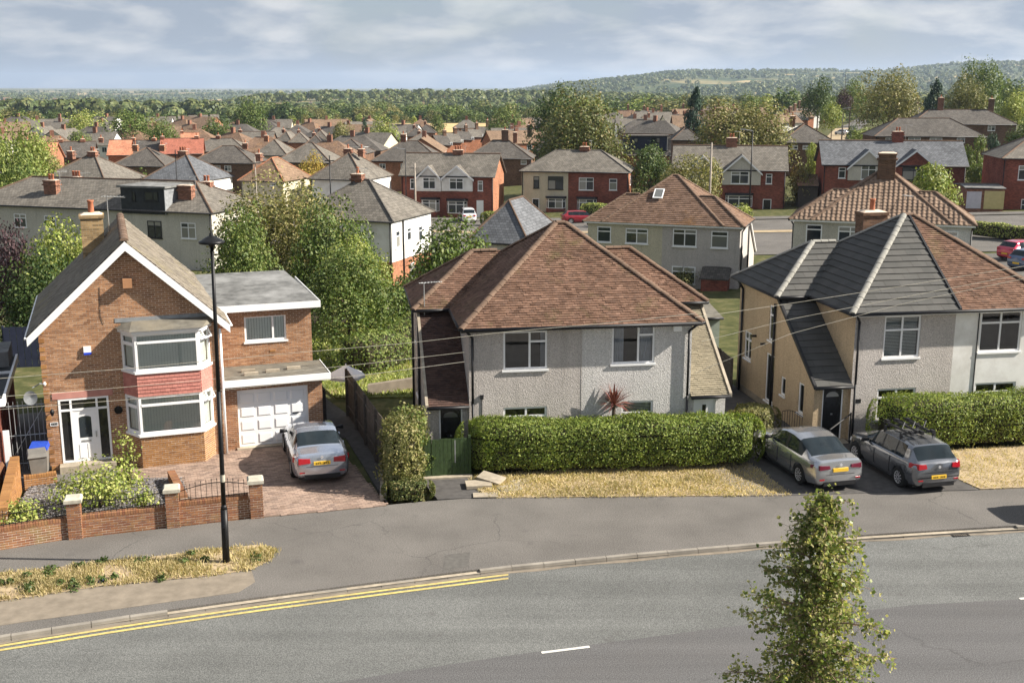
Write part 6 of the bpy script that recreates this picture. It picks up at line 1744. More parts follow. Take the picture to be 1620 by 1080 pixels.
# ---- cordyline over the hedge
def cordyline():
    rng = random.Random(3); c = Vector((3.6, 37.82, 1.05))
    t = thing('cordyline_plant', 'spiky purple-red cordyline rising behind the long hedge', 'plant', (c.x, c.y + .9, 0))
    mb = MB()
    mb.tube((0, 0, 0), (0, 0, 2.0), .07, .06, 8); mb.build('stem', MT['bark'], t)
    for i in range(95):
        a = rng.uniform(0, 6.28); e = rng.uniform(-.15, 1.4); L = rng.uniform(.65, .95); mb = MB() if i == 0 else mb2
        mb2 = mb
        d = Vector((math.cos(a) * math.cos(e), math.sin(a) * math.cos(e), math.sin(e))); s = Vector((-math.sin(a), math.cos(a), 0)) * .028
        p0 = Vector((0, 0, 2.0)); p1 = p0 + d * L * .55; p2 = p0 + d * L + Vector((0, 0, -.12 * math.cos(e)))
        mb2.poly(p0 - s * .6, p0 + s * .6, p1 + s, p1 - s); mb2.poly(p1 - s, p1 + s, p2 + s * .1, p2 - s * .1)
    mb2.build('leaves', MT['lf_cordy'], t)
cordyline()

# ---- garden shrub and weeds by the left house
def loose_shrub(name, label, x, y, w, h, mat, n, leaf, seed, kind='bush', z=0.0, stems=7):
    rng = np.random.default_rng(seed); P, N, blobs = crown_points(kind, n, rng); P = P * np.array([w, w, h]); 
    t = thing(name, label, 'shrub', (x, y, z)); mb = MB()
    for c, r in blobs[:stems]: mb.tube((0, 0, 0), tuple(c * np.array([w, w, h])), .03, .008, 5, False)
    mb.build('stems', MT['bark'], t)
    v, q = leaf_quads(P, N, leaf, rng); link('foliage', np_mesh('foliage', v, q), MT[mat], t); return t
for x_, y_, w_, h_, sd_ in hedge_shoots: loose_shrub('bramble', 'tangled bramble shoots sprouting from the ivy pillar by the gate', x_, y_, w_, h_, 'lf_olive' if sd_ % 2 else 'lf_mid', 2600, .05, sd_, 'column')['group'] = 'brambles on the ivy pillar'
p = W(150, 812); s1 = loose_shrub('garden_shrub', 'airy pale green shrub sprawling over the slate bed behind the railings', p.x, p.y + .45, 2.5, 1.5, 'lf_light', 2300, .055, 31)
p = W(205, 770); loose_shrub('garden_shrub', 'tall arching shoots rising from the shrub before the white bay', p.x, p.y, .8, 2.0, 'lf_light', 330, .05, 32, 'tall')
p = W(28, 842); loose_shrub('garden_shrub', 'bright leafy climber hanging over the garden wall below the bins', p.x, p.y + .25, 1.2, .8, 'lf_light', 900, .05, 33, z=.1)
p = W(225, 812); loose_shrub('garden_shrub', 'small leafy climber threaded through the middle railing', p.x, p.y + .3, .9, .75, 'lf_light', 300, .05, 34)
rngw = random.Random(8)
for i in range(26):
    while True:
        x, y = rngw.uniform(-15, -6.9), rngw.uniform(26, 31)
        if in_poly(x, y, VG): break
    w_ = rngw.uniform(.15, .4); loose_shrub('verge_weed', 'low green weed growing in the dried verge', x, y, w_, .16, 'weed', 60, .045, 40 + i, z=.02, stems=3)['group'] = 'weeds in the dried verge'
mb = MB(); mb.hexa([(-.06, -.05, 0), (.06, -.05, 0), (.07, .05, 0), (-.05, .05, 0)], [(-.03, -.03, .06), (.04, -.02, .05), (.04, .03, .08), (-.03, .03, .05)]); o = mb.build('litter', MT['blue_plastic']); o.location = W(160, 919, .03); tag(o, 'scrap of blue litter lying in the dried verge', 'litter')

# ---- parasol
def parasol():
    d = ray(547, 577); Y = 46.5; k = Y / d[1]; x, zt = d[0] * k, CAMH + d[2] * k
    t = thing('parasol', 'white garden parasol open behind the fence of the passage', 'parasol', (x, Y, 0))
    mb = MB(); mb.tube((0, 0, 0), (0, 0, zt + .05), .025); mb.build('pole', MT['upvc'], t)
    mb = MB(); n = 8; r = .8
    R_ = [(r * math.cos(2 * math.pi * i / n), r * math.sin(2 * math.pi * i / n), zt - .42) for i in range(n)]
    mb.add([(0, 0, zt)] + R_ + [(a, b, c - .12) for a, b, c in R_], [(0, i + 1, (i + 1) % n + 1) for i in range(n)] + [(i + 1, n + i + 1, n + (i + 1) % n + 1, (i + 1) % n + 1) for i in range(n)]); mb.build('canopy', MT['cloth_white'], t)
parasol()
flat_poly('back_lawn', [(-7.5, 46.8), (-2.9, 47.0), (-1.9, 60), (-4.5, 66), (-12, 66), (-10, 52)], .03, MT['lawn'], th=.4)
grass('lawn_grass', [(-7.5, 46.8), (-2.9, 47.0), (-1.9, 60), (-4.5, 66), (-12, 66), (-10, 52)], 14000, .04, .14, MT['lf_light'], .03, 'uneven green lawn grass behind the middle house', seed=15, wid=.03)
mb = MB(); mb.hexa([(-6.2, 47.2, -.1), (-2.7, 49.0, -.1), (-2.7, 49.3, -.1), (-6.2, 47.5, -.1)], [(-6.2, 47.2, .45), (-2.7, 49.0, .55), (-2.7, 49.3, .55), (-6.2, 47.5, .45)]); tag(mb.build('retaining_wall', MT['soil']), 'low earth-coloured retaining wall edging the back lawn', 'wall')

# ---- individual trees: (name, label, px, ytop, D, width px, kind, leaves, n, var)
TR = [
 ('large_tree', 'big dense olive tree behind the street lamp, hiding the end of the cream block', 440, 290, 74, 200, 'round', 'lf_olive', 11000, 0, .017, .95),
 ('large_tree', 'bright green mass of foliage between the big olive tree and the white house', 520, 318, 70, 150, 'round', 'lf_mid', 7500, 1, .02, .95),
 ('large_tree', 'olive tree rising directly behind the flat garage roof', 370, 335, 66, 120, 'round', 'lf_mid', 6000, 2, .022, .95),
 ('apple_tree', 'round fruit tree standing on the back lawn beside the garage', 548, 402, 54, 150, 'round', 'lf_mid', 8000, 3, .021, .72),
 ('apple_tree', 'yellowing tree in front of the lawn behind the fence', 560, 378, 60, 120, 'round', 'lf_light', 6000, 4, .022, .8),
 ('leafy_shrub_tree', 'loose leafy tree between the white house and the brown roof', 715, 352, 66, 135, 'round', 'lf_mid', 5000, 5, .028, .9),
 ('leafy_shrub_tree', 'dark shrub beside the brown tiled roof and the felt shed', 640, 440, 58, 70, 'bush', 'lf_dark', 2500, 0, .035, .9),
 ('purple_tree', 'dark purple-leaved tree beside the yellow-green tree behind the gabled roof', 12, 362, 62, 90, 'round', 'lf_purple', 4500, 6, .026, .9),
 ('light_green_tree', 'bright yellow-green tree behind the gabled roof', 92, 356, 60, 120, 'round', 'lf_light', 6000, 7, .024, .9),
 ('dark_tree', 'dark green tree filling the gap beyond the blue-black fence', 60, 400, 56, 130, 'round', 'lf_dark', 5000, 8, .024, .95),
 ('maple_tree', 'broad bright maple rising above the end of the long cream block', 2, 192, 118, 118, 'round', 'lf_light', 6000, 0, .026, .9),
 ('maple_tree', 'smaller tree at the foot of the broad bright maple', 30, 240, 112, 70, 'round', 'lf_mid', 3000, 1, .03, .9),
 ('garden_tree', 'golden autumn-tinged tree between the hipped roofs', 492, 246, 158, 62, 'round', 'lf_gold', 3000, 2, .03, .8),
 ('large_tree', 'huge green tree with rust-tinged leaves towering behind the cream and brick pair', 925, 150, 172, 140, 'round', 'lf_rust', 8000, 3, .022, .9),
 ('large_tree', 'darker tree half hidden behind the huge rust-tinged tree', 885, 140, 215, 95, 'round', 'lf_dark', 4000, 4, .028, .9),
 ('large_tree', 'dark green tree between the cream and brick pair and the grey-gabled semi', 1030, 232, 150, 75, 'round', 'lf_dark', 3500, 5, .03, .95),
 ('willow_tree', 'feathery willow standing behind the moss-stained brown roof', 1100, 248, 125, 95, 'willow', 'lf_olive', 5000, 0, .026, .9),
 ('large_tree', 'broad pale green tree behind the grey-gabled semi', 1182, 162, 178, 138, 'round', 'lf_olive', 8000, 6, .022, .9),
 ('conifer_tree', 'dark pointed conifer rising between small brown roofs', 1100, 142, 230, 46, 'conifer', 'lf_conifer', 4500, 0, .03, .95),
 ('large_tree', 'biggest olive crown standing on the skyline beyond the far street', 1412, 113, 250, 98, 'round', 'lf_olive', 5000, 7, .024, .88),
 ('large_tree', 'dark round tree above the roofs of the terraced row', 1297, 125, 300, 52, 'round', 'lf_dark', 2500, 8, .034, .9),
 ('large_tree', 'bright round tree next to the small purple tree on the skyline side', 1348, 127, 310, 46, 'round', 'lf_mid', 2500, 0, .034, .9),
 ('purple_tree', 'small purple tree at the end of the terraced row', 1337, 143, 270, 26, 'round', 'lf_purple', 1500, 1, .04, .9),
 ('conifer_tree', 'dark blue-green conifer behind the long dark roof', 1478, 130, 240, 44, 'conifer', 'lf_conifer', 3500, 1, .035, .95),
 ('large_tree', 'tall pale tree behind the second long dark roof', 1530, 122, 230, 70, 'round', 'lf_olive', 4000, 2, .028, .9),
 ('large_tree', 'high round tree above the hilltop brick house', 1550, 98, 330, 76, 'round', 'lf_mid', 3500, 3, .03, .9),
 ('column_tree', 'dark narrow cypress beside the paired garages', 1573, 214, 143, 22, 'column', 'lf_conifer', 2500, 0, .04, .98),
 ('large_tree', 'leafy green tree next to the dark narrow cypress', 1548, 218, 148, 38, 'tall', 'lf_mid', 2500, 0, .04, .95),
 ('bright_shrub', 'glossy yellow-green shrub poking above the pantiled roof', 1475, 262, 96, 85, 'bush', 'lf_light', 2600, 1, .04, .8),
 ('garden_tree', 'yellow-green shrub beside the dark brick side wall', 1265, 262, 140, 45, 'bush', 'lf_olive', 1500, 2, .045, .9),
 ('garden_tree', 'bright climber on the corner of the red brick semi', 1288, 228, 148, 26, 'tall', 'lf_light', 1200, 1, .05, .95),
 ('garden_tree', 'small bright shrub at the gate of the grey-gabled semi', 1172, 322, 122, 30, 'bush', 'lf_light', 900, 3, .05, .9),
 ('garden_tree', 'loose climbing shrub against the grey rear wall', 1082, 424, 78, 45, 'bush', 'lf_olive', 900, 4, .04, .9),
 ('field_tree', 'bright round tree in front of the straw-coloured field', 602, 186, 290, 62, 'round', 'lf_light', 3500, 4, .03, .9),
 ('field_tree', 'olive tree standing by the chimneys below the field', 540, 195, 260, 46, 'round', 'lf_olive', 2500, 5, .034, .9),
 ('field_tree', 'dark small conifer touching the bright round field tree', 575, 190, 295, 22, 'conifer', 'lf_conifer', 1500, 2, .05, .95),
 ('field_tree', 'solitary round tree standing before the straw-coloured field', 691, 183, 360, 24, 'round', 'lf_mid', 1400, 6, .045, .9),
 ('field_tree', 'broad tree between the field and the huge rust-tinged tree', 800, 168, 330, 62, 'round', 'lf_mid', 2800, 7, .032, .9),
 ('purple_tree', 'dark purple tree at the corner of the straw-coloured field', 426, 189, 380, 30, 'round', 'lf_purple', 1400, 2, .045, .95),
 ('field_tree', 'tall green tree crown beside the purple tree at the field corner', 395, 160, 360, 62, 'round', 'lf_mid', 3000, 8, .032, .95),
 ('field_tree', 'leafy tree between the modern row and the tall tree crown', 340, 190, 300, 60, 'round', 'lf_mid', 2800, 0, .032, .9),
 ('large_tree', 'big olive tree rising behind the orange roofs', 210, 178, 290, 92, 'round', 'lf_mid', 4500, 1, .028, .95),
 ('large_tree', 'broad bright tree beyond the white flat-roofed hall', 130, 178, 320, 78, 'round', 'lf_light', 3500, 2, .03, .95),
 ('large_tree', 'mid green tree beyond the black-roofed gable', 258, 190, 270, 56, 'round', 'lf_mid', 3000, 3, .032, .95),
 ('large_tree', 'small round tree near the white flat-roofed hall', 125, 206, 250, 42, 'round', 'lf_mid', 2200, 4, .036, .95),
 ('hedge_tree', 'light bushy tree in front of the bright orange roof', 60, 216, 190, 60, 'round', 'lf_light', 2500, 5, .034, .95),
 ('hedge_tree', 'dull bush below the bright orange roof', 68, 250, 140, 55, 'bush', 'lf_olive', 1800, 0, .04, .95),
 ('garden_tree', 'bright yellow-green shrub between two terraced roofs', 1365, 205, 205, 45, 'bush', 'lf_light', 1800, 1, .04, .95),
 ('garden_tree', 'dark green shrub at the bend of the far street', 1350, 198, 215, 22, 'round', 'lf_dark', 1200, 6, .05, .95),
 ('garden_tree', 'leafy tree at the end of the terraced gardens', 1318, 165, 240, 34, 'round', 'lf_light', 1600, 7, .045, .95),
 ('garden_tree', 'yellow-green tree next to the hilltop brick house', 1608, 150, 230, 40, 'round', 'lf_light', 1600, 8, .045, .95),
 ('garden_tree', 'large leafy tree at the end of the second long dark roof', 1618, 190, 170, 50, 'round', 'lf_mid', 2200, 0, .04, .95),
 ('garden_tree', 'thick greenery behind the garages', 1600, 235, 150, 50, 'round', 'lf_dark', 2200, 1, .04, .95),
 ('garden_tree', 'bright bush beside the dark-roofed brick row', 108, 262, 150, 40, 'bush', 'lf_mid', 1200, 2, .05, .95),
 ('garden_tree', 'bush before the wall of the dark-roofed brick row', 222, 268, 150, 26, 'bush', 'lf_mid', 900, 3, .05, .95),
]
for nm, lb, px, yt, D, wp, kd, lf, n, var, ls, cf in TR:
    tree(nm, lb, 'shrub' if 'shrub' in nm or kd == 'bush' else 'tree', px, yt, D, wp, kd, lf, n=n, var=var, leaf=ls, crown_frac=cf)
rt = random.Random(12)
# row of young trees along the field edge
for i, px in enumerate((463, 483, 505, 519, 534, 550, 568, 584, 606, 614, 626, 642, 655)):
    tree('field_edge_tree', ('bright' if i % 3 == 0 else 'olive') + ' small rounded young tree along the edge of the field', 'tree', px, 182 + rt.uniform(-2, 4), 560 + rt.uniform(-40, 60), 11 + rt.uniform(0, 4), 'round', 'lf_light' if i % 3 == 0 else 'lf_olive', n=350, var=i % 4, leaf=.09, crown_frac=.85, group=('bright' if i % 3 == 0 else 'olive') + ' young trees along the field')
# belts of mid-distance trees behind the field and around the estates, each one a tree
def belt(n, x0, x1, y0, y1, D0, D1, w0, w1, label, group, mats, seed):
    r = random.Random(seed)
    for i in range(n):
        px = x0 + (x1 - x0) * (i + r.uniform(-.5, .5)) / n; f = (px - x0) / (x1 - x0)
        lm = r.choice(mats); adj = {'lf_mid': 'mid green', 'lf_dark': 'dark green', 'lf_olive': 'olive green', 'lf_light': 'bright yellow-green'}[lm]
        tree('belt_tree', adj + ' ' + label, 'tree', px, r.uniform(y0, y1), r.uniform(D0, D1), r.uniform(w0, w1), 'round', lm, n=1000, var=i % 5, leaf=.05, crown_frac=.95, group=adj + ' ' + group)
belt(34, 430, 900, 160, 173, 600, 760, 30, 52, 'leafy tree in the belt along the far side of the field', 'trees beyond the field', ['lf_mid', 'lf_dark', 'lf_mid', 'lf_olive'], 1)
belt(26, 420, 880, 171, 179, 590, 640, 22, 36, 'low bushy tree at the foot of the belt beyond the field', 'bushy trees beyond the field', ['lf_mid', 'lf_dark', 'lf_olive'], 2)
belt(18, 930, 1320, 148, 164, 420, 620, 42, 70, 'tree in the wooded dip behind the small brown roofs', 'trees in the wooded dip', ['lf_mid', 'lf_light', 'lf_olive', 'lf_dark'], 3)
belt(10, 1540, 1640, 122, 150, 330, 420, 40, 64, 'tree on the rising ground round the hilltop brick house', 'trees on the rising ground', ['lf_mid', 'lf_dark', 'lf_light'], 4)
belt(22, -10, 400, 172, 192, 430, 620, 26, 46, 'tree among the estate roofs beyond the orange roofs', 'trees among the estates beyond the orange roofs', ['lf_mid', 'lf_dark', 'lf_olive'], 5)
belt(11, 1180, 1420, 142, 156, 350, 480, 34, 56, 'tree above the stepped terraced row by the far street', 'trees above the terraced row', ['lf_mid', 'lf_light', 'lf_dark'], 6)

# ---- far woodland: one mass
def woodland():
    rng = np.random.default_rng(77); V = []; Q = []; base = 0
    N = 12500; k = 0; V = []
    cand_y = np.exp(rng.uniform(math.log(780), math.log(6500), 40000)); xa = rng.uniform(-100, 1750, 40000); X = (xa - 810) / 1845 * cand_y
    nz = np.sin(X / 190 + 1.3) * np.sin(cand_y / 240 + .4) + np.sin(X / 83 - cand_y / 120) * .7 + rng.normal(0, .45, len(X))
    thr = np.where(xa > 880, np.where(cand_y > 2500, -.5, -.25), np.where(cand_y < 1400, .1, .35)); keep = nz > thr
    X, Yv = X[keep][:N], cand_y[keep][:N]; Z = terrain(X, Yv)
    for x, y, z in zip(X, Yv, Z):
        m = 80 if y < 1500 else (40 if y < 2600 else 22)
        h = rng.uniform(8, 15); w = rng.uniform(5, 9)
        d = rng.normal(size=(m, 3)); d /= np.linalg.norm(d, axis=1)[:, None]; d[:, 2] = np.abs(d[:, 2]) * 1.3 - .3
        P = np.stack([x + d[:, 0] * w * rng.uniform(.8, 1.05, m), y + d[:, 1] * w, z + h * .5 + d[:, 2] * h * .5], 1)
        v, q = leaf_quads(P, d + rng.normal(size=(m, 3)) * .25, w * (.22 if y < 1500 else .32 if y < 2600 else .42), rng, aspect=.9); V.append(v)
    v = np.concatenate(V); o = link('far_woodland', np_mesh('far_woodland', v, np.arange(len(v)).reshape(-1, 4)), MT['lf_far'], kind='stuff')
    o['label'] = 'hazy woodland spread over the distant ridges and valley'; o['category'] = 'woodland'
woodland()
# ================================================================ houses behind
def bg_house(label, A, Bx, yaw, d, roof, rmat, wl, wr=None, eh=5.0, rise=2.9, wins=(), gables=(), chims=(), bays=(), split=.5, low=None, side_wins=0, name='house', cat='house', group=None, ridge='ridge', doors=(), detail=True, oh=.3, dist=None, gz=None, swall=None):
    if dist is None: PA = solve(A[0], A[1], eh)
    else:
        r_ = ray(*A); k = dist / r_[1]; PA = Vector((r_[0] * k, dist, CAMH + r_[2] * k))
    g = PA.z - eh; ya = R(yaw); D = Vector((math.cos(ya), math.sin(ya), 0)); N = Vector((math.sin(ya), -math.cos(ya), 0))
    cam_p = Vector((0, 0, CAMH))
    def hit(px, py, v=0.0):
        r_ = Vector(ray(px, py)); q = PA - N * v; t_ = (q - cam_p).dot(N) / r_.dot(N); p = cam_p + r_ * t_
        return (p - PA).dot(D), p.z - g
    w = hit(Bx, A[1])[0]
    t = thing(name, label, cat, (PA.x, PA.y, g), ya, group)
    swall = swall or (wr or wl)
    F = ((1, 0), (0, -1)); sm = oh + (w - 2 * oh) * split
    lowz = low[1] if low else -3.0
    def walls(P, Dd, Nn, L, parts):
        for a0, a1, mt in parts:
            mb = MB(); wall_skin(mb, P, Dd, Nn, rect(a0, a1, lowz, eh), []); mb.build('wall', MT[mt], t)
        if low:
            mb = MB(); wall_skin(mb, P, Dd, Nn, rect(0, L, -3.0, low[1]), [], off=.01); mb.build('lower_wall', MT[low[0]], t)
    W_, D_ = w - 2 * oh, d - 2 * oh
    walls((oh, oh, 0), *F, W_, [(0, sm - oh, wl), (sm - oh, W_, wr or wl)])
    walls((w - oh, oh, 0), (0, 1), (1, 0), D_, [(0, D_, swall)]); walls((oh, d - oh, 0), (0, -1), (-1, 0), D_, [(0, D_, wl)]); walls((w - oh, d - oh, 0), (-1, 0), (0, 1), W_, [(0, W_, wl)])
    mb = MB(); e = eh; rzz = eh + rise
    if roof == 'hip':
        if w >= d: r0, r1 = (d / 2, d / 2), (w - d / 2, d / 2)
        else: r0, r1 = (w / 2, w / 2), (w / 2, d - w / 2)
        a, b = (r0[0], r0[1], rzz), (r1[0], r1[1], rzz)
        c = [(0, 0, e), (w, 0, e), (w, d, e), (0, d, e)]
        if w >= d: mb.poly(c[0], c[1], b, a); mb.poly(c[1], c[2], b); mb.poly(c[2], c[3], a, b); mb.poly(c[3], c[0], a)
        else: mb.poly(c[0], c[1], a); mb.poly(c[1], c[2], b, a); mb.poly(c[2], c[3], b); mb.poly(c[3], c[0], a, b)
        mb.poly(c[3], c[2], c[1], c[0])
        rf = mb.build('roof', MT[rmat], t)
        hips = [(c[0], a), (c[1], b if w >= d else a), (c[2], b), (c[3], a if w >= d else b)]
        mb = MB()
        for p, q in hips + [(a, b)]: mb.path([p, q], .09, 6)
        mb.build('ridge_capping', MT[ridge], rf)
    else:
        mb.poly((0, 0, e), (w, 0, e), (w, d / 2, rzz), (0, d / 2, rzz)); mb.poly((w, d, e), (0, d, e), (0, d / 2, rzz), (w, d / 2, rzz))
        q = .1; mb.poly((0, 0, e - q), (0, d / 2, rzz - q), (w, d / 2, rzz - q), (w, 0, e - q)); mb.poly((w, d, e - q), (w, d / 2, rzz - q), (0, d / 2, rzz - q), (0, d, e - q))
        for x in (0, w): mb.poly((x, 0, e - q), (x, 0, e), (x, d / 2, rzz), (x, d / 2, rzz - q)); mb.poly((x, d, e), (x, d, e - q), (x, d / 2, rzz - q), (x, d / 2, rzz))
        mb.poly((0, 0, e - q), (w, 0, e - q), (w, 0, e), (0, 0, e))
        rf = mb.build('roof', MT[rmat], t)
        for x, nn in ((oh, -1), (w - oh, 1)):
            k = rise / (d / 2); m2 = MB(); m2.poly((x, oh, e - .001), (x, d - oh, e - .001), (x, d / 2, rzz - .12)) if nn > 0 else m2.poly((x, d - oh, e - .001), (x, oh, e - .001), (x, d / 2, rzz - .12))
            m2.build('gable_wall', MT[swall if nn > 0 else wl], t)
        mb = MB(); mb.path([(0, d / 2, rzz + .02), (w, d / 2, rzz + .02)], .09, 6); mb.build('ridge_capping', MT[ridge], rf)
    gutter(t, (0, -.03, e - .05), (w, -.03, e - .05), 'black' if detail else 'black', .07)
    if detail: downpipe(t, [(oh + .1, oh - .07, e - .1), (oh + .1, oh - .07, -.5)], .05); downpipe(t, [(w - oh - .1, oh - .07, e - .1), (w - oh - .1, oh - .07, -.5)], .05)
    for gx0, gx1, gy, gm, gy2 in gables:
        a0, _ = hit(gx0, A[1], oh); a1, _ = hit(gx1, A[1], oh); m_ = (a0 + a1) / 2; _, az = hit((gx0 + gx1) / 2, gy, oh - .2); _, bz = hit(gx0, gy2, oh)
        az = min(az, rzz + .3); v0 = oh - .25; zb = max(2.6, min(bz, e - 1.0)); ez = e - .25
        mb = MB(); mb.poly((a0, v0, zb), (a1, v0, zb), (a1, v0, ez), (m_, v0, az - .15), (a0, v0, ez)); mb.poly((a1, v0, zb), (a1, oh, zb), (a1, oh, ez), (a1, v0, ez)); mb.poly((a0, oh, zb), (a0, v0, zb), (a0, v0, ez), (a0, oh, ez)); mb.poly((a0, oh, zb), (a1, oh, zb), (a1, v0, zb), (a0, v0, zb)); gb = mb.build('front_gable', MT[gm], t)
        mb = MB(); o_ = .2; vb = d / 2
        for sg in (-1, 1):
            x = m_ + sg * ((a1 - a0) / 2 + o_); lo = ez - o_ * (az - ez) / ((a1 - a0) / 2)
            p = [(x, v0 - .2, lo), (m_, v0 - .2, az), (m_, vb, az), (x, vb, lo)]
            if sg < 0: p = p[::-1]
            mb.hexa([(q[0], q[1], q[2] - .12) for q in p], p)
        mb.build('gable_roof', MT[rmat], t)
        mb = MB()
        for sg in (-1, 1):
            x = m_ + sg * ((a1 - a0) / 2 + o_); lo = ez - o_ * (az - ez) / ((a1 - a0) / 2); y_ = v0 - .24
            mb.hexa([(x, y_, lo - .2), (x, y_, lo + .02), (x, y_ + .03, lo + .02), (x, y_ + .03, lo - .2)], [(m_, y_, az - .24), (m_, y_, az + .02), (m_, y_ + .03, az + .02), (m_, y_ + .03, az - .24)])
        mb.build('bargeboard', MT['upvc'], gb)
    for q in wins:
        x0, y0, x1, y1 = q[:4]; v = oh - (q[4] if len(q) > 4 and isinstance(q[4], (int, float)) else 0)
        a0, z1 = hit(x0, y0, v); a1, z0 = hit(x1, y1, v)
        if a1 - a0 < .2: continue
        lights = [(0, .5, .7), (.5, 1, .7)] if a1 - a0 > 1.0 else [(0, 1, .68)]
        fm = next((k for k in q[4:] if isinstance(k, str)), 'upvc')
        window(t, (0, v, 0), *F, a0, z0, a1 - a0, z1 - z0, lights, near=False, glass='pane', fr=.07, mat=fm)
    for x0, y0, x1, y1, mt in doors:
        a0, z1 = hit(x0, y0, oh); a1, z0 = hit(x1, y1, oh); mb = MB(); mb.box(a0, a1, oh - .05, oh + .02, z0, z1); dd = mb.build('door', MT[mt], t)
        mb = MB(); mb.box(a0 - .08, a0, oh - .06, oh, z0, z1 + .08); mb.box(a1, a1 + .08, oh - .06, oh, z0, z1 + .08); mb.box(a0, a1, oh - .06, oh, z1, z1 + .08); mb.build('door_frame', MT['upvc'], dd)
    for x0, y0, x1, y1 in bays:
        a0, z1 = hit(x0, y0, oh - .6); a1, z0 = hit(x1, y1, oh - .6); z1 = max(z1, z0 + 1.0)
        pl = [(a0 - .3, oh), (a0, oh - .6), (a1, oh - .6), (a1 + .3, oh)]
        mb = MB(); mb.hexa([(x, y, -2.0) for x, y in pl], [(x, y, z0) for x, y in pl]); mb.build('bay_base', MT[wr or wl], t)
        mb = MB(); g2 = [(x + (.12 if i > 1 else -.12), y - (.15 if 0 < i < 3 else 0)) for i, (x, y) in enumerate(pl)]; mb.hexa([(x, y, z1) for x, y in g2], [(x, y if i in (0, 3) else y + .1, z1 + .25) for i, (x, y) in enumerate(g2)]); mb.build('bay_roof', MT['black'], t)
        for (xa, ya_), (xb, yb) in zip(pl[:-1], pl[1:]):
            L = math.hypot(xb - xa, yb - ya_); dd = ((xb - xa) / L, (yb - ya_) / L)
            window(t, (xa, ya_, 0), dd, (dd[1], -dd[0]), 0, z0, L, z1 - z0, [(0, .5, .72), (.5, 1, .72)] if L > 1 else [(0, 1, .72)], sill=False, near=False, glass='pane', fr=.08, proud=-.05, name='bay_window')
    if side_wins:
        for k in range(side_wins):
            v = d * (.3 + .35 * k); window(t, (w - oh, 0, 0), (0, 1), (1, 0), v, eh - 1.75, .7, 1.1, [(0, 1, .7)], near=False, glass='pane', fr=.07)
    for cc in chims:
        px, yt, cw, mt, pots = cc[:5]; v = cc[5] if len(cc) > 5 else d / 2
        a, z = hit(px, yt, v); zb = eh + max(.1, rise - abs(v - d / 2) / (d / 2) * rise) - .5
        if detail and zb > 0: aerial(t, a + cw * .7, v, zb + .2, max(1.0, z - zb + .4), random.uniform(0, 6))
        chimney(t, a, v, zb, cw, .6 if cw > .7 else cw, max(.8, z - zb - .3), mt, pots)
    t['w_m'] = round(w, 1)
    return t, hit, w

H = []
# --- long cream block behind the left house, with black dormer
t, hit, w = bg_house('long weathered cream block with grey hipped roof and black box dormer', (-60, 322), 335, -18, 8.4, 'hip', 'r_grey', 'pd_greycream', eh=5.0, rise=2.15,
    wins=[(22, 338, 43, 360), (70, 341, 90, 363), (133, 345, 147, 362), (233, 349, 257, 377, 'black'), (286, 352, 311, 378)],
    chims=[(81, 282, 1.3, 'old_brick', 2, 2.0), (121, 284, .9, 'old_brick', 3, 5.0), (294, 290, 1.3, 'old_brick', 0, 1.9), (327, 290, 1.0, 'old_brick', 2, 5.2)])
def dormer(t, hit, x0, x1, y0, y1, v, wallm, sidem, wins, roofm='felt'):
    a0, z1 = hit(x0, y0, v); a1, z0 = hit(x1, y1, v)
    mb = MB(); mb.box(a0, a1, v, v + 3.4, z0, z1); o = mb.build('dormer', MT[wallm], t)
    mb = MB(); mb.box(a1, a1 + .06, v - .06, v + 3.4, z0, z1); mb.build('dormer_cheek', MT[sidem], o)
    mb = MB(); mb.box(a0 - .2, a1 + .25, v - .25, v + 3.6, z1, z1 + .16); mb.build('dormer_roof', MT[roofm], o)
    for x0_, y0_, x1_, y1_ in wins:
        b0, c1 = hit(x0_, y0_, v); b1, c0 = hit(x1_, y1_, v); window(t, (0, v, 0), (1, 0), (0, -1), b0, c0, b1 - b0, c1 - c0, [(0, .62, None), (.62, 1, None)] if b1 - b0 > .9 else [(0, 1, None)], near=False, glass='pane', fr=.07, mat='black')
dormer(t, hit, 190, 262, 296, 340, .1, 'cladding', 'lead', [(208, 303, 215, 318), (228, 303, 251, 318)])
# --- white house with brick lower storey
t, hit, w = bg_house('white house with grey hipped roof and red brick lower wall', (460, 344), 622, -20, 7.8, 'hip', 'r_grey', 'white_wall', eh=5.0, rise=2.7, low=('orange_brick', 1.9), ridge='r_dark', chims=[(566, 279, .9, 'old_brick', 1)])
for v0, z0, h_ in ((.9, 2.9, 1.3), (2.9, 3.2, 1.0), (5.0, 2.9, 1.2)):
    window(t, (w - .3, 0, 0), (0, 1), (1, 0), v0, z0, .75, h_, [(0, 1, .68)], near=False, glass='pane', fr=.08)
window(t, (w - .3, 0, 0), (0, 1), (1, 0), 3.4, .4, .7, 1.0, [(0, 1, None)], near=False, glass='pane', fr=.08)
downpipe(t, [(w - .22, 2.2, 4.9), (w - .22, 2.2, -1)], .06)
fit(t, 'roof_vent', 'lamp_clear', (w * .35, w * .35 + .5, 2.2, 2.6, 6.2, 6.35))
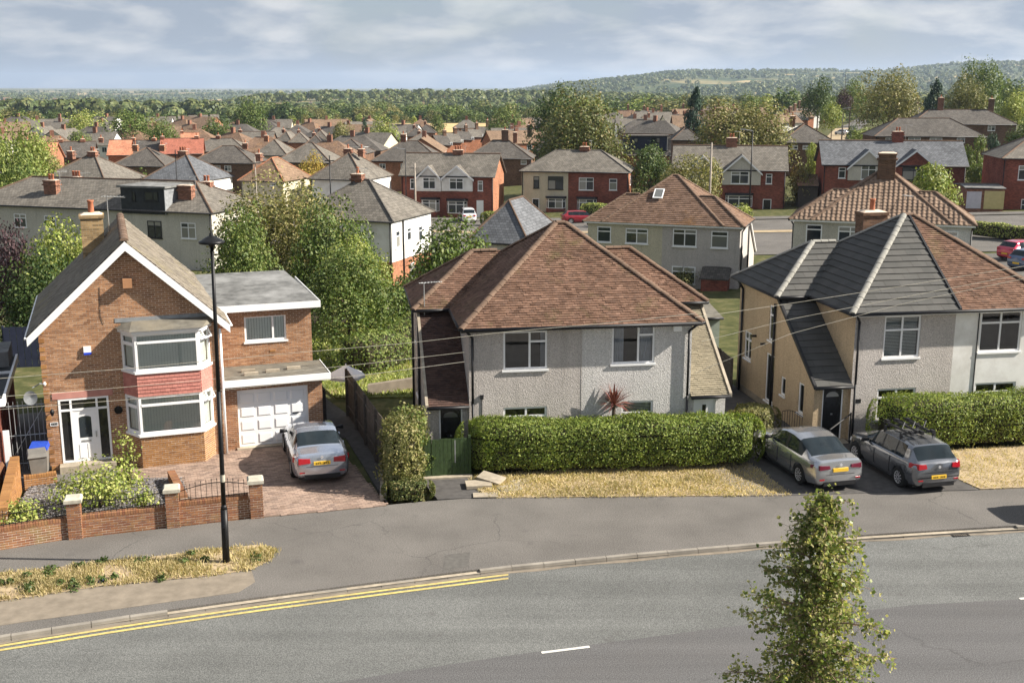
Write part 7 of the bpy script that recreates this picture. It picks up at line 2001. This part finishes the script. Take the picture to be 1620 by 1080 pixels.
# --- rear views of two more pairs of semis like the front ones
def rear_semi(label, L_px, R_px, yaw, o, eh=4.9):
    p = solve(*L_px, eh); ya = R(yaw); D = Vector((math.cos(ya), math.sin(ya), 0)); N = Vector((math.sin(ya), -math.cos(ya), 0))
    # L_px is the left end of the rear eaves; front of the pair faces away
    U, Wm, Dp, OH = 1.38, 7.95, 8.1, .3
    rl = p - N * (OH) + D * (OH)                     # left rear wall corner, as seen
    yawl = ya + math.pi
    # local (Wm+U, D) must land on rl
    c, s = math.cos(yawl), math.sin(yawl); lx, ly = Wm + U, Dp
    loc = Vector((rl.x - (lx * c - ly * s), rl.y - (lx * s + ly * c), p.z - eh))
    return semi(label, loc, yawl, o)
rw = lambda a0, a1, z0, z1, l: (a0, a1, z0, z1, l)
b3 = rear_semi('cream and grey pebbledashed pair with moss-stained brown roof seen from behind', (922, 350), 1190, -19, dict(
    wall_l='pd_grey', wall_r='pd_cream', roof_l='tile_mossy', roof_r='tile_mossy', detail=False, fascia='upvc', gauge_l=(.2, .25), gauge_r=(.2, .25), porch_gauge=(.25, .3),
    rear_r=[rw(.7, 1.7, 3.45, 4.55, [(0, 1, .7)]), rw(2.75, 4.35, 3.45, 4.5, [(0, .5, .72), (.5, 1, .72)]), rw(2.6, 4.3, .9, 2.1, [(0, .5, .7), (.5, 1, .7)])],
    rear_l=[rw(6.1, 7.75, 3.4, 4.6, [(0, .5, .75), (.5, 1, .75)]), rw(8.75, 9.9, 3.4, 4.55, [(0, 1, .72)]), rw(6.1, 7.75, .8, 2.0, [(0, .5, .7), (.5, 1, .7)])]))
mb = MB(); mb.hexa([(-.9, 8.12, 2.05), (1.1, 8.12, 2.05), (1.1, 9.3, 1.35), (-.9, 9.3, 1.35)][::-1], [(-.7, 8.12, 2.12), (.9, 8.12, 2.12), (1.1, 9.3, 1.45), (-.9, 9.3, 1.45)][::-1]); mb.build('lean_to_roof', MT['r_dark'], b3)
fit(b3, 'lean_to_wall', 'red_brick', (-.8, 1.0, 8.12, 9.2, -2.0, 1.34))
def skylight(t, x, y, z, pitch):
    mb = MB(); 
    for a, b, c, d in ((-.35, .35, -.5, -.42), (-.35, .35, .42, .5), (-.35, -.28, -.42, .42), (.28, .35, -.42, .42)): mb.box(a, b, c, d, 0, .08)
    o = mb.build('skylight', MT['upvc'], t); o.location = (x, y, z); o.rotation_euler = (pitch, 0, 0)
    mb = MB(); mb.box(-.28, .28, -.42, .42, .02, .06); mb.build('pane', MT['pane'], o)
skylight(b3, 4.75, 6.0, 6.75, R(-35))
b4 = rear_semi('pale grey pair with bold brown pantiled roof and tall chimney seen from behind', (1248, 347), 1548, -19, dict(
    wall_l='pd_pale', wall_r='pd_greycream', roof_l='tile_pan', roof_r='tile_pan', pan=True, detail=False, fascia='upvc', gauge_l=(.32, .3), gauge_r=(.32, .3), porch_gauge=(.3, .3), cap_l='ridge', cap_r='ridge',
    rear_r=[rw(.8, 1.8, 3.35, 4.6, [(0, 1, .74)]), rw(2.8, 4.3, 3.3, 4.55, [(0, .5, .74), (.5, 1, .74)])], rear_l=[rw(8.9, 10.0, 3.4, 4.5, [(0, 1, .72)])]))
chimney(b4, 3.9, 4.6, 6.6, 1.1, .8, 2.3, 'dark_brick', 0)
aerial(b4, 2.6, 6.6, 6.0, .5, 2.2)

# --- back street semis
bg_house('red brick pair with two white front gables and slate-grey roof', (630, 278), 783, -10, 8.0, 'gable', 'r_grey', 'red_brick', eh=5.1, rise=2.6,
    gables=[(659, 698, 262, 'white_wall', 302), (699, 748, 262, 'white_wall', 302)], wins=[(649, 283, 656, 299), (756, 286, 764, 302), (669, 281, 689, 299, .26), (711, 282, 733, 300, .26)],
    bays=[(668, 316, 690, 335), (709, 318, 734, 338)], chims=[(725, 239, 1.3, 'old_brick', 3)], doors=[(755, 318, 764, 345, 'upvc')], swall='orange_brick')
bg_house('cream rendered and red brick pair under one grey hipped roof', (821, 271), 998, -10, 8.4, 'hip', 'r_grey', 'pd_cream', 'red_brick', eh=5.3, rise=2.5, split=.44,
    wins=[(844, 279, 853, 298, 'black'), (867, 279, 891, 300, 'black'), (916, 281, 939, 301), (964, 283, 976, 301)], bays=[(867, 314, 890, 330), (916, 315, 939, 335)], chims=[(925, 230, 1.2, 'old_brick', 2)], doors=[(843, 315, 852, 338, 'blackgloss')], ridge='r_dark', swall='orange_brick', side_wins=2)
bg_house('dark red brick pair with pale grey front gable and porch canopy', (1062, 268), 1248, -10, 8.2, 'gable', 'r_grey', 'red_brick', eh=5.1, rise=2.7, gables=[(1143, 1204, 245, 'pd_greycream', 292), (1085, 1138, 246, 'pd_greycream', 292)],
    wins=[(1157, 271, 1184, 291, .26), (1212, 275, 1221, 291)], bays=[(1152, 309, 1186, 328)], doors=[(1208, 316, 1218, 343, 'blackgloss')], chims=[(1158, 216, 1.3, 'old_brick', 2)], swall='orange_brick')
bg_house('red brick pair with one grey and one red front gable and long grey roof', (1300, 261), 1534, -8, 8.4, 'gable', 'r_slate', 'red_brick', eh=5.1, rise=2.7, gables=[(1342, 1404, 237, 'pd_greycream', 285), (1412, 1484, 237, 'red_brick', 285)],
    wins=[(1327, 265, 1337, 282), (1363, 262, 1385, 284, .26), (1490, 268, 1500, 284, 'black'), (1428, 264, 1462, 285, .26, 'black')], bays=[(1356, 304, 1390, 322)], chims=[(1421, 206, 1.3, 'red_brick', 2)], swall='red_brick')
bg_house('tall red brick house next to the paired garages', (1585, 251), 1760, -8, 9, 'hip', 'r_grey', 'red_brick', eh=5.6, rise=2.6, wins=[(1616, 315, 1640, 345), (1612, 262, 1640, 285)])
# --- long dark-roofed blocks on the right
bg_house('long brown brick block with dark hipped roof and four white windows', (1383, 216), 1563, -4, 9, 'hip', 'r_dark', 'dark_brick', eh=5.2, rise=2.6, wins=[(1401, 218, 1412, 226), (1437, 218, 1456, 226), (1471, 218, 1490, 226), (1514, 218, 1526, 226)])
bg_house('brown brick block with dark hipped roof behind the long block', (1440, 197), 1612, -4, 9, 'hip', 'r_dark', 'dark_brick', eh=5.2, rise=2.6, wins=[(1563, 199, 1574, 207), (1590, 228, 1597, 236)], chims=[(1489, 153, .9, 'old_brick', 1), (1569, 155, .9, 'dark_brick', 1)])
bg_house('brown brick house with dark hipped roof beside the far street', (1234, 226), 1325, -4, 9, 'hip', 'r_dark', 'dark_brick', eh=5.2, rise=2.7, wins=[(1250, 230, 1262, 236), (1270, 230, 1282, 236), (1303, 230, 1310, 237)], chims=[(1254, 182, .8, 'old_brick', 1)])
bg_house('hilltop brown brick house with pyramid roof', (1566, 157), 1612, -6, 8, 'hip', 'r_dark', 'dark_brick', eh=5, rise=2.8, wins=[(1585, 157, 1592, 163)], chims=[(1584, 129, .8, 'dark_brick', 1)])
bg_house('small hipped house peeping over the second dark block', (1428, 181), 1470, -6, 8, 'hip', 'r_grey', 'dark_brick', eh=5, rise=2.8, chims=[(1452, 154, .8, 'dark_brick', 1)])
# --- terraced row stepping up on the right
for i in range(6):
    bg_house('narrow terraced brick house in the stepped row by the far street', (1236 + i * 9, 195 - i * 4.6), 1272 + i * 9, 22, 7, 'gable', 'r_grey' if i % 2 else 'r_tan', 'orange_brick' if i % 3 else 'white_wall', eh=4.8, rise=1.9, chims=[(1244 + i * 7, 172 - i * 4.4, .8, 'dark_brick', 0)], detail=False, group='stepped terraced row')
bg_house('brick end house at the top of the stepped row by the far street', (1264, 171), 1305, 2, 8, 'gable', 'r_grey', 'dark_brick', eh=5, rise=2.2, wins=[(1292, 173, 1298, 178)], chims=[(1277, 151, .8, 'old_brick', 1)], detail=False, swall='orange_brick')
bg_house('dark roofed terrace behind the stepped row by the far street', (1205, 174), 1262, 2, 8, 'gable', 'r_dark', 'dark_brick', eh=5, rise=2.2, chims=[(1218, 155, .8, 'old_brick', 1), (1248, 152, .8, 'old_brick', 1)], detail=False)
# --- navy dormer house and cluster in the dip
t, hit, w = bg_house('brick house with navy box dormer in the dip', (985, 246), 1062, -5, 9, 'gable', 'r_dark', 'orange_brick', eh=5.0, rise=2.9, detail=False)
dormer(t, hit, 992, 1055, 216, 238, .7, 'navy', 'white_wall', [(1003, 219, 1009, 225), (1030, 218, 1044, 226)], 'r_dark')
CL = [('small gabled brown roofed house beyond the navy dormer', 1000, 187, 1032, 'gable', 'r_brown'), ('brown roofed house with long ridge behind the navy dormer', 1003, 198, 1042, 'hip', 'r_tan'), ('house with pale pointed gable in the dip', 1032, 186, 1056, 'hip', 'r_tan'), ('low brown hipped house adjoining the navy dormer', 1040, 199, 1095, 'hip', 'r_brown'),
      ('dark roofed house with one chimney beside the broad pale tree', 1062, 222, 1112, 'hip', 'r_dark'), ('brown roofed house behind the dark conifer', 1065, 184, 1092, 'gable', 'r_brown'), ('dark roofed gabled house between the conifer and the broad pale tree', 1118, 178, 1150, 'gable', 'r_dark'), ('small brown house nearest the huge rust-tinged tree in the dip', 978, 185, 1004, 'gable', 'r_brown')]
for lb, x0, y0, x1, rf, rm in CL:
    bg_house(lb, (x0, y0), x1, random.uniform(-12, 8), 8, rf, rm, 'dark_brick', eh=4.8, rise=2.5, chims=[(x0 + (x1 - x0) * .6, y0 - 20 if y0 < 210 else y0 - 28, .7, 'old_brick', 1)], detail=False)
# --- left and centre cluster of hipped houses
bg_house('white house with grey hipped roof and cluster of chimneys behind the long cream block', (57, 286), 167, -16, 8.6, 'hip', 'r_grey', 'white_wall', eh=5, rise=2.8, wins=[(62, 289, 68, 295)], chims=[(113, 250, .8, 'old_brick', 1), (147, 246, 1.1, 'old_brick', 2)])
bg_house('pale house with blue-grey slate hipped roof behind the black dormer', (222, 285), 315, -16, 8.4, 'hip', 'r_slate', 'white_wall', eh=5, rise=2.8, chims=[(290, 247, 1.1, 'old_brick', 3)])
bg_house('tan roofed bungalow-like house with cream wall before the golden tree', (375, 286), 449, -16, 7.8, 'hip', 'r_tan', 'pd_cream', eh=4.8, rise=2.6, wins=[(428, 289, 437, 294)], ridge='orange_brick', chims=[(410, 252, .7, 'old_brick', 1)])
bg_house('grey hipped house with white walls beside the white-gabled pair', (486, 283), 577, -18, 8.6, 'hip', 'r_grey', 'white_wall', eh=5, rise=3.0, low=('orange_brick', 1.7), chims=[(551, 244, 1.0, 'old_brick', 1), (572, 240, .7, 'old_brick', 1)])
bg_house('broad grey hipped house behind the golden tree', (432, 257), 524, -8, 9, 'hip', 'r_grey', 'dark_brick', eh=5, rise=3.0, wins=[(448, 261, 463, 267)])
bg_house('dark grey hipped house with brick walls behind the thin street lamp', (585, 255), 700, -4, 9.5, 'hip', 'r_dark', 'orange_brick', eh=5, rise=3.1, wins=[(600, 259, 610, 267), (634, 259, 640, 267)], chims=[(638, 211, .9, 'old_brick', 1)])
bg_house('dark brown house squeezed behind the grey hipped houses', (516, 243), 580, -6, 8, 'hip', 'r_dark', 'dark_brick', eh=5, rise=2.6, chims=[(521, 214, .9, 'old_brick', 1)], detail=False)
bg_house('large dark hipped house with a broad chimney above the white-gabled pair', (733, 251), 843, -5, 9.5, 'hip', 'r_dark', 'dark_brick', eh=5, rise=3.0, wins=[(824, 253, 833, 260)], chims=[(799, 204, 1.2, 'dark_brick', 1), (815, 208, .7, 'old_brick', 0)])
bg_house('dark long brick house with two white windows behind the slate roof', (298, 258), 402, -4, 8.5, 'hip', 'r_dark', 'dark_brick', eh=5, rise=2.5, wins=[(338, 262, 349, 270), (355, 262, 366, 271)], chims=[(388, 230, .8, 'old_brick', 1)])
bg_house('second dark long house behind the two-windowed one', (290, 240), 392, -4, 8.5, 'hip', 'r_grey', 'dark_brick', eh=5, rise=2.4, chims=[(345, 213, .8, 'old_brick', 1)], detail=False)
bg_house('dark roofed brick row with slanting chimney shadows behind the slate roof', (172, 263), 262, -4, 8.5, 'hip', 'r_dark', 'dark_brick', eh=5, rise=2.5, wins=[(188, 266, 198, 272)], chims=[(214, 230, .8, 'orange_brick', 1), (257, 234, .8, 'orange_brick', 1)])
bg_house('second dark row behind the one with slanting chimney shadows', (180, 243), 250, -4, 8.5, 'gable', 'r_dark', 'dark_brick', eh=5, rise=2.3, chims=[(211, 221, .8, 'orange_brick', 1), (244, 222, .8, 'orange_brick', 1)], detail=False)
bg_house('black roofed house with an orange brick gable end', (82, 250), 150, 14, 9, 'gable', 'r_dark', 'dark_brick', eh=5, rise=2.6, chims=[(97, 236, .8, 'old_brick', 1), (132, 236, .8, 'old_brick', 1)], swall='orange_brick', detail=False)
bg_house('house with a bright orange roof beside the bright maple', (45, 254), 84, 8, 9, 'gable', 'r_orange', 'orange_brick', eh=5, rise=2.8, chims=[(44, 228, .7, 'dark_brick', 1)], detail=False)
bg_house('house with an orange roof behind the orange gable end', (168, 246), 205, 10, 9, 'gable', 'r_orange', 'orange_brick', eh=5, rise=2.6, chims=[(160, 224, .8, 'old_brick', 1)], detail=False)
bg_house('house with a long dusty red roof behind the dark rows', (252, 244), 322, 12, 9, 'gable', 'r_red', 'orange_brick', eh=5, rise=2.7, chims=[(257, 219, .7, 'old_brick', 1), (311, 219, .8, 'old_brick', 1)], detail=False)
bg_house('small house with an orange gable below the big olive tree line', (286, 228), 316, 15, 8, 'gable', 'r_orange', 'orange_brick', eh=5, rise=2.4, chims=[(288, 211, .7, 'old_brick', 1)], detail=False)
bg_house('pyramid-roofed grey house with cream walls behind the tan roofed house', (398, 246), 455, -4, 8.5, 'hip', 'r_grey', 'pd_cream', eh=5, rise=2.8, chims=[(421, 213, .8, 'orange_brick', 1)], detail=False)
bg_house('grey gabled house with tall chimney below the purple tree', (372, 226), 430, 0, 8.5, 'gable', 'r_grey', 'dark_brick', eh=5, rise=2.4, chims=[(380, 208, .8, 'old_brick', 1)], detail=False)
SM = [(435, 224, 462), (455, 226, 490), (478, 232, 515), (490, 222, 520), (640, 216, 670), (655, 210, 690), (636, 228, 690), (560, 226, 596)]
for i, (x0, y0, x1) in enumerate(SM):
    bg_house('small dark hipped house in the rows below the field', (x0, y0), x1, random.uniform(-8, 6), 8, 'hip', random.choice(['r_dark', 'r_grey']), 'orange_brick', eh=4.8, rise=2.4, chims=[(x0 + (x1 - x0) * .5, y0 - 19, .7, 'old_brick', 1)], detail=False, group='houses in rows below the field')
for i in range(6):
    bg_house('gabled terraced house in the stepped row beyond the white-gabled pair', (694 + i * 17, 230 - i * 4.2), 716 + i * 17, 24, 7.5, 'gable', 'r_grey' if i % 2 else 'r_dark', 'orange_brick', eh=4.8, rise=2.1, wins=[(712 + i * 17, 225 - i * 4.2, 716 + i * 17, 230 - i * 4.2)], chims=[(703 + i * 17, 205 - i * 4, .7, 'dark_brick', 1)], detail=False, group='stepped terraced row beyond the white gables')
bg_house('dark brown roofed house under the huge rust-tinged tree', (840, 238), 905, -4, 9, 'hip', 'r_dark', 'dark_brick', eh=5, rise=2.8, chims=[(838, 196, .9, 'dark_brick', 1)], detail=False)
bg_house('small grey gabled house between the field and the huge rust-tinged tree', (834, 197), 858, 0, 8, 'gable', 'r_grey', 'dark_brick', eh=5, rise=2.3, wins=[(845, 198, 852, 202)], detail=False)
# row of pale modern houses on the left beyond the trees
for i in range(7):
    bg_house('pale gabled house in the modern row among the trees', (232 + i * 17, 196 - i * .9), 246 + i * 17, 20, 8, 'gable', 'r_grey', 'white_wall' if i % 2 else 'pd_cream', eh=4.8, rise=2.2, detail=False, group='modern row among the trees')
bg_house('low white flat-roofed hall among the trees', (48, 216), 78, 8, 9, 'gable', 'felt', 'white_wall', eh=4, rise=.5, detail=False, name='hall', cat='building')

# --- outbuildings
def outbuilding(label, A, Bx, yaw, d, eh, rise, roof, rmat, wmat, door=None, name='shed', cat='shed', mid=None):
    t, hit, w = bg_house(label, A, Bx, yaw, d, roof, rmat, wmat, eh=eh, rise=rise, detail=False, name=name, cat=cat, oh=.12)
    if door:
        for x0, y0, x1, y1, mt in door:
            a0, z1 = hit(x0, y0, .1); a1, z0 = hit(x1, y1, .1); mb = MB(); mb.box(a0, a1, .07, .13, z0, z1); mb.build('door', MT[mt], t)
    return t
outbuilding('grey slate hipped bungalow between the brown roof and the back street', (735, 382), 838, -20, 8.5, 3.2, 3.0, 'hip', 'r_slate', 'pd_greycream', name='bungalow', cat='house')
outbuilding('flat grey felt shed roof with white edge behind the brown tiled house', (585, 449), 618, 28, 4.2, 2.3, .12, 'gable', 'felt2', 'pd_greycream')
outbuilding('corrugated grey garage with pale green boarded wall beside the brown roof', (1108, 503), 1144, 9, 6.5, 2.3, .5, 'gable', 'felt2', 'shed_green', name='garage', cat='garage')
outbuilding('pair of flat-roofed garages with lilac and cream doors', (1528, 297), 1592, -8, 6, 2.7, .2, 'gable', 'felt', 'old_brick', [(1530, 303, 1551, 330, 'garage_lilac'), (1558, 302, 1587, 331, 'garage_cream')], name='garage', cat='garage')
outbuilding('small gabled timber garage beside the dark red brick semi', (1262, 294), 1296, -10, 6, 2.6, 1.1, 'gable', 'r_tan', 'wood_dark', name='garage', cat='garage')
# fences behind
flat_poly('gap_shade_sheet', [(8.3, 41.2), (11.2, 42.4), (9.6, 50), (8.6, 62), (6.6, 62), (7.4, 48)], .02, MT['pave_dark'], th=.6)  # dark ground sheet added to paint in the shade between the two pairs
pA = W(-20, 505, -.0); 
board_fence('screen_fence', (-24.5, 53.5, 0), (-19.2, 54.6, 0), 2.0, 2.0, 'blue-black screened garden fence behind the gabled brick house', 'navy', .3, None)
board_fence('timber_fence', (-14, 61, 0), (-7.5, 62.5, 0), 1.7, 1.7, 'brown garden fence behind the back lawn', 'wood_grey', .16, None)
board_fence('timber_fence', (9.4, 47.0, 0), (8.7, 56.0, 0), 1.7, 1.7, 'tan boundary fence beside the tan pebbledashed wall', 'wood_grey', .16, None)
board_fence('timber_fence', (-3.0, 71.5, 0), (4.0, 69.5, 0), 1.7, 1.7, 'grey garden fence behind the middle house', 'wood_grey', .18, None)

# --- poles and far street lamps
def pole(px, ytop, D, r, mat, label, kind='pole', arm=0.0):
    d = ray(px, ytop); k = D / d[1]; x, zt = d[0] * k, CAMH + d[2] * k; zg = tz(x, D)
    t = thing('street_lamp' if kind == 'lamp' else 'telegraph_pole', label, 'street lamp' if kind == 'lamp' else 'pole', (x, D, zg))
    mb = MB(); mb.tube((0, 0, -.3), (0, 0, zt - zg), r, r * .7, 8); mb.build('pole', MT[mat], t, True)
    if kind == 'lamp':
        mb = MB(); mb.tube((0, 0, zt - zg), (arm, 0, zt - zg + .12), .04); mb.build('arm', MT['metal_grey'], t)
        mb = MB(); mb.box(arm - .25 if arm > 0 else arm - .35, arm + .35 if arm > 0 else arm + .25, -.1, .1, zt - zg + .1, zt - zg + .2); mb.build('lantern', MT['metal_grey'], t)
    else:
        mb = MB(); mb.box(-.5, .5, -.05, .05, zt - zg - .6, zt - zg - .5); mb.build('crossarm', MT[mat], t)
pole(656, 258, 126, .13, 'wood_pole', 'brown telegraph pole standing before the white-gabled pair')
pole(1126, 226, 118, .13, 'wood_pole', 'pale grey telegraph pole behind the moss-stained brown roof')
pole(641, 236, 140, .07, 'metal_dark', 'thin dark street lamp beside the white-gabled pair', 'lamp', -1.2)
pole(1191, 207, 128, .09, 'metal_dark', 'tall black street lamp before the grey-gabled semi', 'lamp', -1.0)
pole(277, 237, 120, .07, 'metal_dark', 'thin dark pole rising behind the black dormer')
pole(521, 246, 118, .08, 'metal_dark', 'thin dark pole in front of the golden tree')
pole(1334, 172, 205, .07, 'metal_dark', 'dark street lamp at the bend of the far street', 'lamp', 1.0)
pole(403, 248, 100, .06, 'wood_pole', 'pale aerial pole in front of the tan roofed house')

# --- stubble field
def field():
    mb = MB(); n = 46
    xs = np.linspace(-215, 45, n)
    lo = lambda x: np.interp(x, [-215, -150, -60, 45], [420, 445, 455, 470]); hi = lambda x: np.interp(x, [-215, -120, -40, 45], [500, 560, 580, 590])
    for a, b in zip(xs[:-1], xs[1:]):
        for k in range(6):
            P = []
            for x, f in ((a, k / 6), (b, k / 6), (b, (k + 1) / 6), (a, (k + 1) / 6)):
                y = lo(x) + (hi(x) - lo(x)) * f; P.append((x, y, tz(x, y) + .35))
            mb.poly(*P)
    mb.build('stubble_field', MT['stubble'], kind='structure')
field()
# hard standing under the two cars in the back street
q0, q1 = solve(1560, 402), solve(1660, 442)
ribbon('car_standing', [(q0.x, q0.y), (q1.x, q1.y)], -4.5, 4.5, .04, MT['pave_worn'])
# far street between the houses
def ray_ground(px, py): 
    p = solve(px, py, .1); return (p.x, p.y)
ribbon('far_street', [ray_ground(1322, 240), ray_ground(1336, 215), ray_ground(1352, 198), ray_ground(1366, 190), ray_ground(1380, 184)], -3.5, 3.5, .12, MT['pave'])
ribbon('far_street_verge', [ray_ground(1310, 240), ray_ground(1322, 218), ray_ground(1334, 203)], -2.5, 2.5, .15, MT['dry'])
for px, py, pt, lb in ((1341, 214, 'car_white', 'small white car on the far street between the dark roofs'), (1376, 188, 'car_blue', 'dark car at the top of the far street')):
    bg_car(px, py, R(30), pt, GLF, lb)

# --- distant estates
def far_house_mesh(wm, rm, i):
    mb = MB(); w, d, e, r = 9 + i, 8, 5, 2.8
    mb.cm = 0; mb.box(-w / 2, w / 2, -d / 2, d / 2, -3, e); mb.cm = 1
    o = .3
    if i % 2: mb.poly((-w / 2 - o, -d / 2 - o, e), (w / 2 + o, -d / 2 - o, e), (w / 2 + o, 0, e + r), (-w / 2 - o, 0, e + r)); mb.poly((w / 2 + o, d / 2 + o, e), (-w / 2 - o, d / 2 + o, e), (-w / 2 - o, 0, e + r), (w / 2 + o, 0, e + r)); mb.cm = 0; mb.poly((w / 2, -d / 2, e), (w / 2, d / 2, e), (w / 2, 0, e + r - .1)); mb.poly((-w / 2, d / 2, e), (-w / 2, -d / 2, e), (-w / 2, 0, e + r - .1))
    else:
        c = [(-w / 2 - o, -d / 2 - o, e + .01), (w / 2 + o, -d / 2 - o, e + .01), (w / 2 + o, d / 2 + o, e + .01), (-w / 2 - o, d / 2 + o, e + .01)]; a, b = (-w / 2 + d / 2, 0, e + r), (w / 2 - d / 2, 0, e + r)
        mb.poly(c[0], c[1], b, a); mb.poly(c[1], c[2], b); mb.poly(c[2], c[3], a, b); mb.poly(c[3], c[0], a)
    mb.cm = 4; mb.box(-.4, .4, -.4, .4, e + r - .8, e + r + 1.1)
    for sd in (-1, 1):
        for x in (-w * .36, -w * .12, w * .12, w * .36):
            for z in (.9, 3.5):
                y0, y1 = sorted((sd * d / 2, sd * (d / 2 + .05))); mb.cm = 2; mb.box(x - .6, x + .6, y0, y1, z - .05, z + 1.15)
                y0, y1 = sorted((sd * (d / 2 + .05), sd * (d / 2 + .07))); mb.cm = 3; mb.box(x - .5, x - .03, y0, y1, z + .05, z + 1.05); mb.box(x + .03, x + .5, y0, y1, z + .05, z + 1.05)
    o_ = mb.build('distant_house', [MT[wm], MT[rm], MT['upvc'], MT['pane'], MT['old_brick']]); me = o_.data; bpy.data.objects.remove(o_); return me
FH = [far_house_mesh(a, b, i) for i, (a, b) in enumerate((('orange_brick', 'r_grey'), ('white_wall', 'r_grey'), ('orange_brick', 'r_brown'), ('pd_cream', 'r_grey'), ('dark_brick', 'r_dark'), ('orange_brick', 'r_tan')))]
def estate(n, x0, x1, D0, D1, label, group, seed):
    r = random.Random(seed); done = [(h_.location.x, h_.location.y + 4) for h_ in COL.objects if h_.get('category') in ('house', 'building', 'garage')]; n += len(done)
    k = 0
    while len(done) < n and k < 6000:
        k += 1; D = r.uniform(D0, D1); px = r.uniform(x0, x1); x = (px - 810) / 1845 * D
        x = round(x / 16) * 16 + r.uniform(-2, 2); D = round(D / 26) * 26 + r.uniform(-3, 3)
        if any(abs(x - a) < 13 and abs(D - b) < 13 for a, b in done): continue
        done.append((x, D)); hi = r.randrange(6); ad = ('orange brick, grey hipped', 'white, grey gabled', 'orange brick, brown hipped', 'cream, grey gabled', 'dark brick, dark hipped', 'orange brick, tan gabled')[hi]; o = link('distant_house', FH[hi]); o.location = (x, D, tz(x, D)); o.rotation_euler = (0, 0, r.choice((0, 0, .3, 1.57, -.4)) + r.uniform(-.1, .1))
        tag(o, ad + ' ' + label, 'house', ad + ' ' + group)
estate(60, 0, 330, 800, 1400, 'house in the distant estate on the slope below the horizon', 'distant estate houses', 1)
estate(48, 480, 900, 850, 1450, 'house among trees on the ridge beyond the field', 'ridge houses beyond the field', 2)
estate(40, 950, 1420, 1700, 3000, 'house below the hazy wooded hill', 'houses below the hazy hill', 3)
estate(40, -20, 300, 2500, 4500, 'house on the hazy horizon slope', 'hazy horizon slope houses', 4)
estate(34, -10, 420, 200, 420, 'house in the packed rows round the orange roofs', 'packed rows round the orange roofs', 5)
estate(22, 430, 860, 215, 400, 'house in the packed rows just below the field', 'packed rows below the field', 6)
estate(20, 930, 1200, 225, 430, 'house in the packed rows in the dip', 'packed rows in the dip', 7)
# mast on the hill
p = solve(1518, 110); D = 4400; x = (1518 - 810) / 1845 * D; t = thing('radio_mast', 'thin lattice mast on the crest of the hazy hill', 'mast', (x, D, tz(x, D)))
mb = MB(); 
for s in (-1, 1): mb.tube((s * 2.5, 0, -5), (s * .5, 0, 42), .5, .35, 5)
for i in range(7): mb.tube((-2.5 + i * .28, 0, i * 6), (2.5 - i * .28, 0, i * 6), .3, .3, 4)
mb.build('lattice', MT['metal_grey'], t)

# --- haze
mb = MB(); mb.box(-14500, 14500, -70, 16300, -75, 175)
hz = NT('haze_air'); hz.t.nodes.remove(hz.p); pv = hz.n('ShaderNodeVolumePrincipled'); pv.inputs['Color'].default_value = (.62, .77, 1, 1); pv.inputs['Density'].default_value = 0.00007; pv.inputs['Anisotropy'].default_value = .2
hz.l(pv.outputs[0], hz.out.inputs['Volume'])
mb.build('haze', hz.mat, kind='stuff', uv=False)
